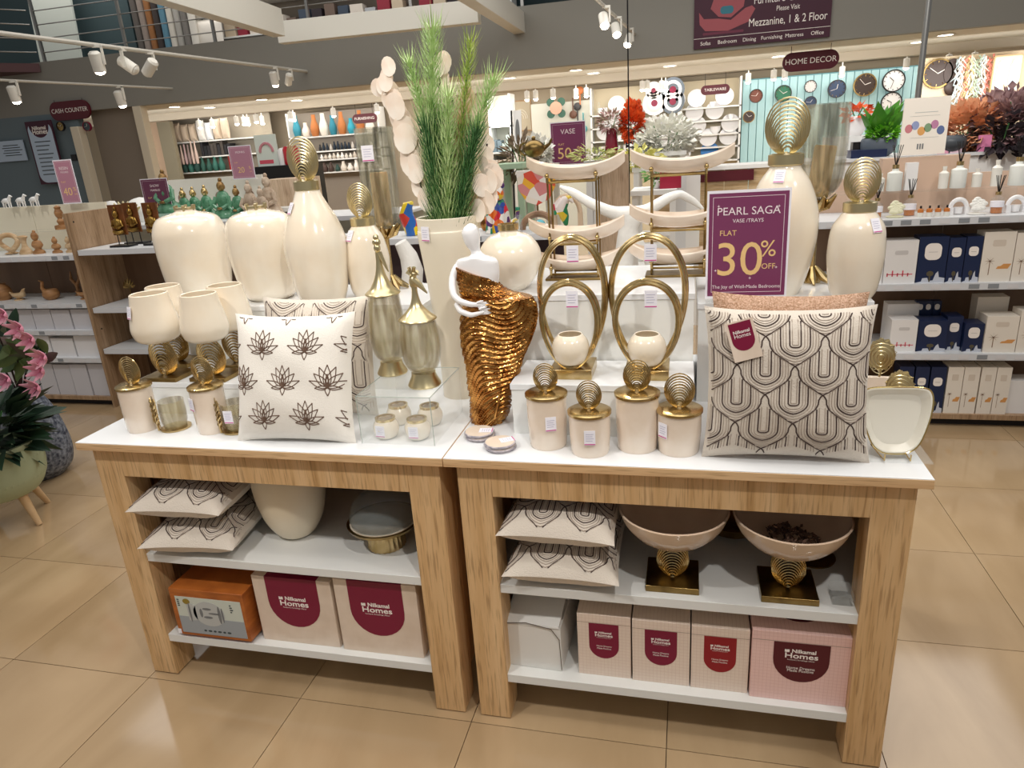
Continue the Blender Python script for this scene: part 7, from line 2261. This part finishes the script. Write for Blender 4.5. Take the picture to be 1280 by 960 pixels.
obj('mask_print', MB().prism(disc2(0, 0, hw_ * .55, hh_ * .6)[::-1], -.002, 0), fg, t)
obj('pole', MB().tube([(-hw_ - .02, 0, -1.867), (-hw_ - .02, 0, hh_)], .012, 6), black, t)
O0, O1 = -1.136, -0.777
wall_shelf('teal', O0, O1, 9.5, [1.333, 1.633, 2.020], 'narrow shelving of mint and grey boxes right of the green sprays', back=mat('pale art board', '#cfd0c4'))
goods_row(O0 + .03, O1 - .03, 9.5, 1.633, 4, ['#8fb0a8', '#6d7f88', '#b9cdc6'], 'box', 'on the narrow shelving beside the green sprays', 'box', 'mint boxes on the narrow shelving', .1, .25, 10)
goods_row(O0 + .03, O1 - .03, 9.5, 1.333, 4, ['#b9a78c', '#cdbba6', '#d9cfbf'], 'box', 'low on the narrow shelving beside the green sprays', 'basket', 'straw baskets on the narrow shelving', .15, .22, 12)
low_table(0.360, 0.620, 3.9, .45, 1.601, 'mint green table behind the ivory vase rim', mat('mint paint', '#b7d2b4', rough=.5))
small('gold_teapot', 'brown gold teapot left of the half price sign', 'teapot', (0.657, 4.200, 1.629), MB().ball((0, 0, .07), .09, .08, .07, 16, 10).tube([(.07, 0, .06), (.13, 0, .1), (.15, 0, .14)], [.02, .012, .008], 8).tube([(-.07 + .05 * -sin(a), 0, .07 + .05 * cos(a)) for a in [pi * i / 8 for i in range(9)]], .009, 6).ball((0, 0, .15), .018, seg=8, rings=6), gold_dark)
foliage('dried_twigs', 'brown dried twigs beside the gold teapot', (0.496, 4.400, 1.495), .14, .3, 220, .1, mat('dry brown twig', '#7d6a58', rough=.8, noise='#a9967f', nscale=20), seed=51, stems=4)
foliage('white_pink_flowers', 'white flowers with a red bloom left of the half price sign', (0.619, 4.55, 1.565), .12, .22, 300, .06, white_f, seed=52, stems=4, leaf_w=.8)
low_table(0.489, 0.777, 4.25, .5, 1.565, 'beige table carrying the gold teapot', MATS['cream board'])

# ================================================================ UPPER FLOOR (behind the balustrade)
UY = 9.9
t = thing('leaning_panel', 'large white panel leaning behind the balustrade at the upper left', 'panel', (-9.095, 9.4, FT))
obj('panel_board', MB().prism([(0, 0), (-8.233 - -9.095, 0), (-8.130 - -9.095, 1.5), (.1, 1.5)][::1], 0, .04), mat('pale grey green board', '#cfd6ce', rough=.6), t)
t = thing('teal_backdrop', 'dark teal cloth covered partition behind the leaning panel', 'panel', (-8.394, 9.7, FT))
obj('panel_board', B(0, -7.316 - -8.394, 0, .04, 0, 2), teal_wall, t)
for i, c_ in enumerate(('#5a5450', '#8c8078', '#8f6038', '#3a3230', '#557f94', '#c9c4ba', '#a5a29c', '#76726e', '#d9d5cc')):
    x = -7.047 + i * .13
    tag(obj('fabric_roll', MB().lathe([(.06, 0), (.06, 1.7), (.02, 1.71)], 12), mat('fabric ' + c_, c_, rough=.8), None, loc=(x, 9.5, FT)), ['dark grey', 'taupe', 'orange', 'dark brown', 'light blue', 'pale grey', 'mid grey', 'brownish grey', 'cream'][i] + ' fabric roll standing on the upper floor', 'fabric roll', 'fabric rolls on the upper floor')
for k in range(4):
    f = pillow_fn(.5, .5, .16)
    mb = MB()
    for side in (-1, 1):
        mb.grid(lambda a, c2: f(2 * a - 1, (2 * c2 - 1) * -side, side), 10, 10)
    tag(obj('white_cushion', mb, linen, None, loc=(-6.212 + (k % 2) * .42, 9.6, FT + .27 + (k // 2) * .48)), 'white cushion, %s of the %s pair on the upper floor' % (('left', 'right')[k % 2], ('lower', 'upper')[k // 2]), 'cushion', 'white cushions on the upper floor')
U0, U1 = -6.006, -0.727
UZ = [FT + .25, FT + .75, FT + 1.25]
wall_shelf('upper', U0, U1, 9.8, UZ, 'long white shelving of mixed goods on the upper floor', back=mat('taupe back', '#8e8478'), z0=FT)
for q, z in enumerate(UZ):
    goods_row(U0 + .1, U1 - .1, 9.8, z, 22, ['#2a2228', '#8f2a3a', '#e4e0da', '#6b5a50', '#3a4656', '#c9b8a0', '#b0b4b8', '#d8cfc4'], 'box' if q != 1 else 'bottle', 'on the %s upper floor shelf' % ('lowest', 'middle', 'top')[q], 'article', 'articles on the upper floor shelving', .12, .34, 20 + q)
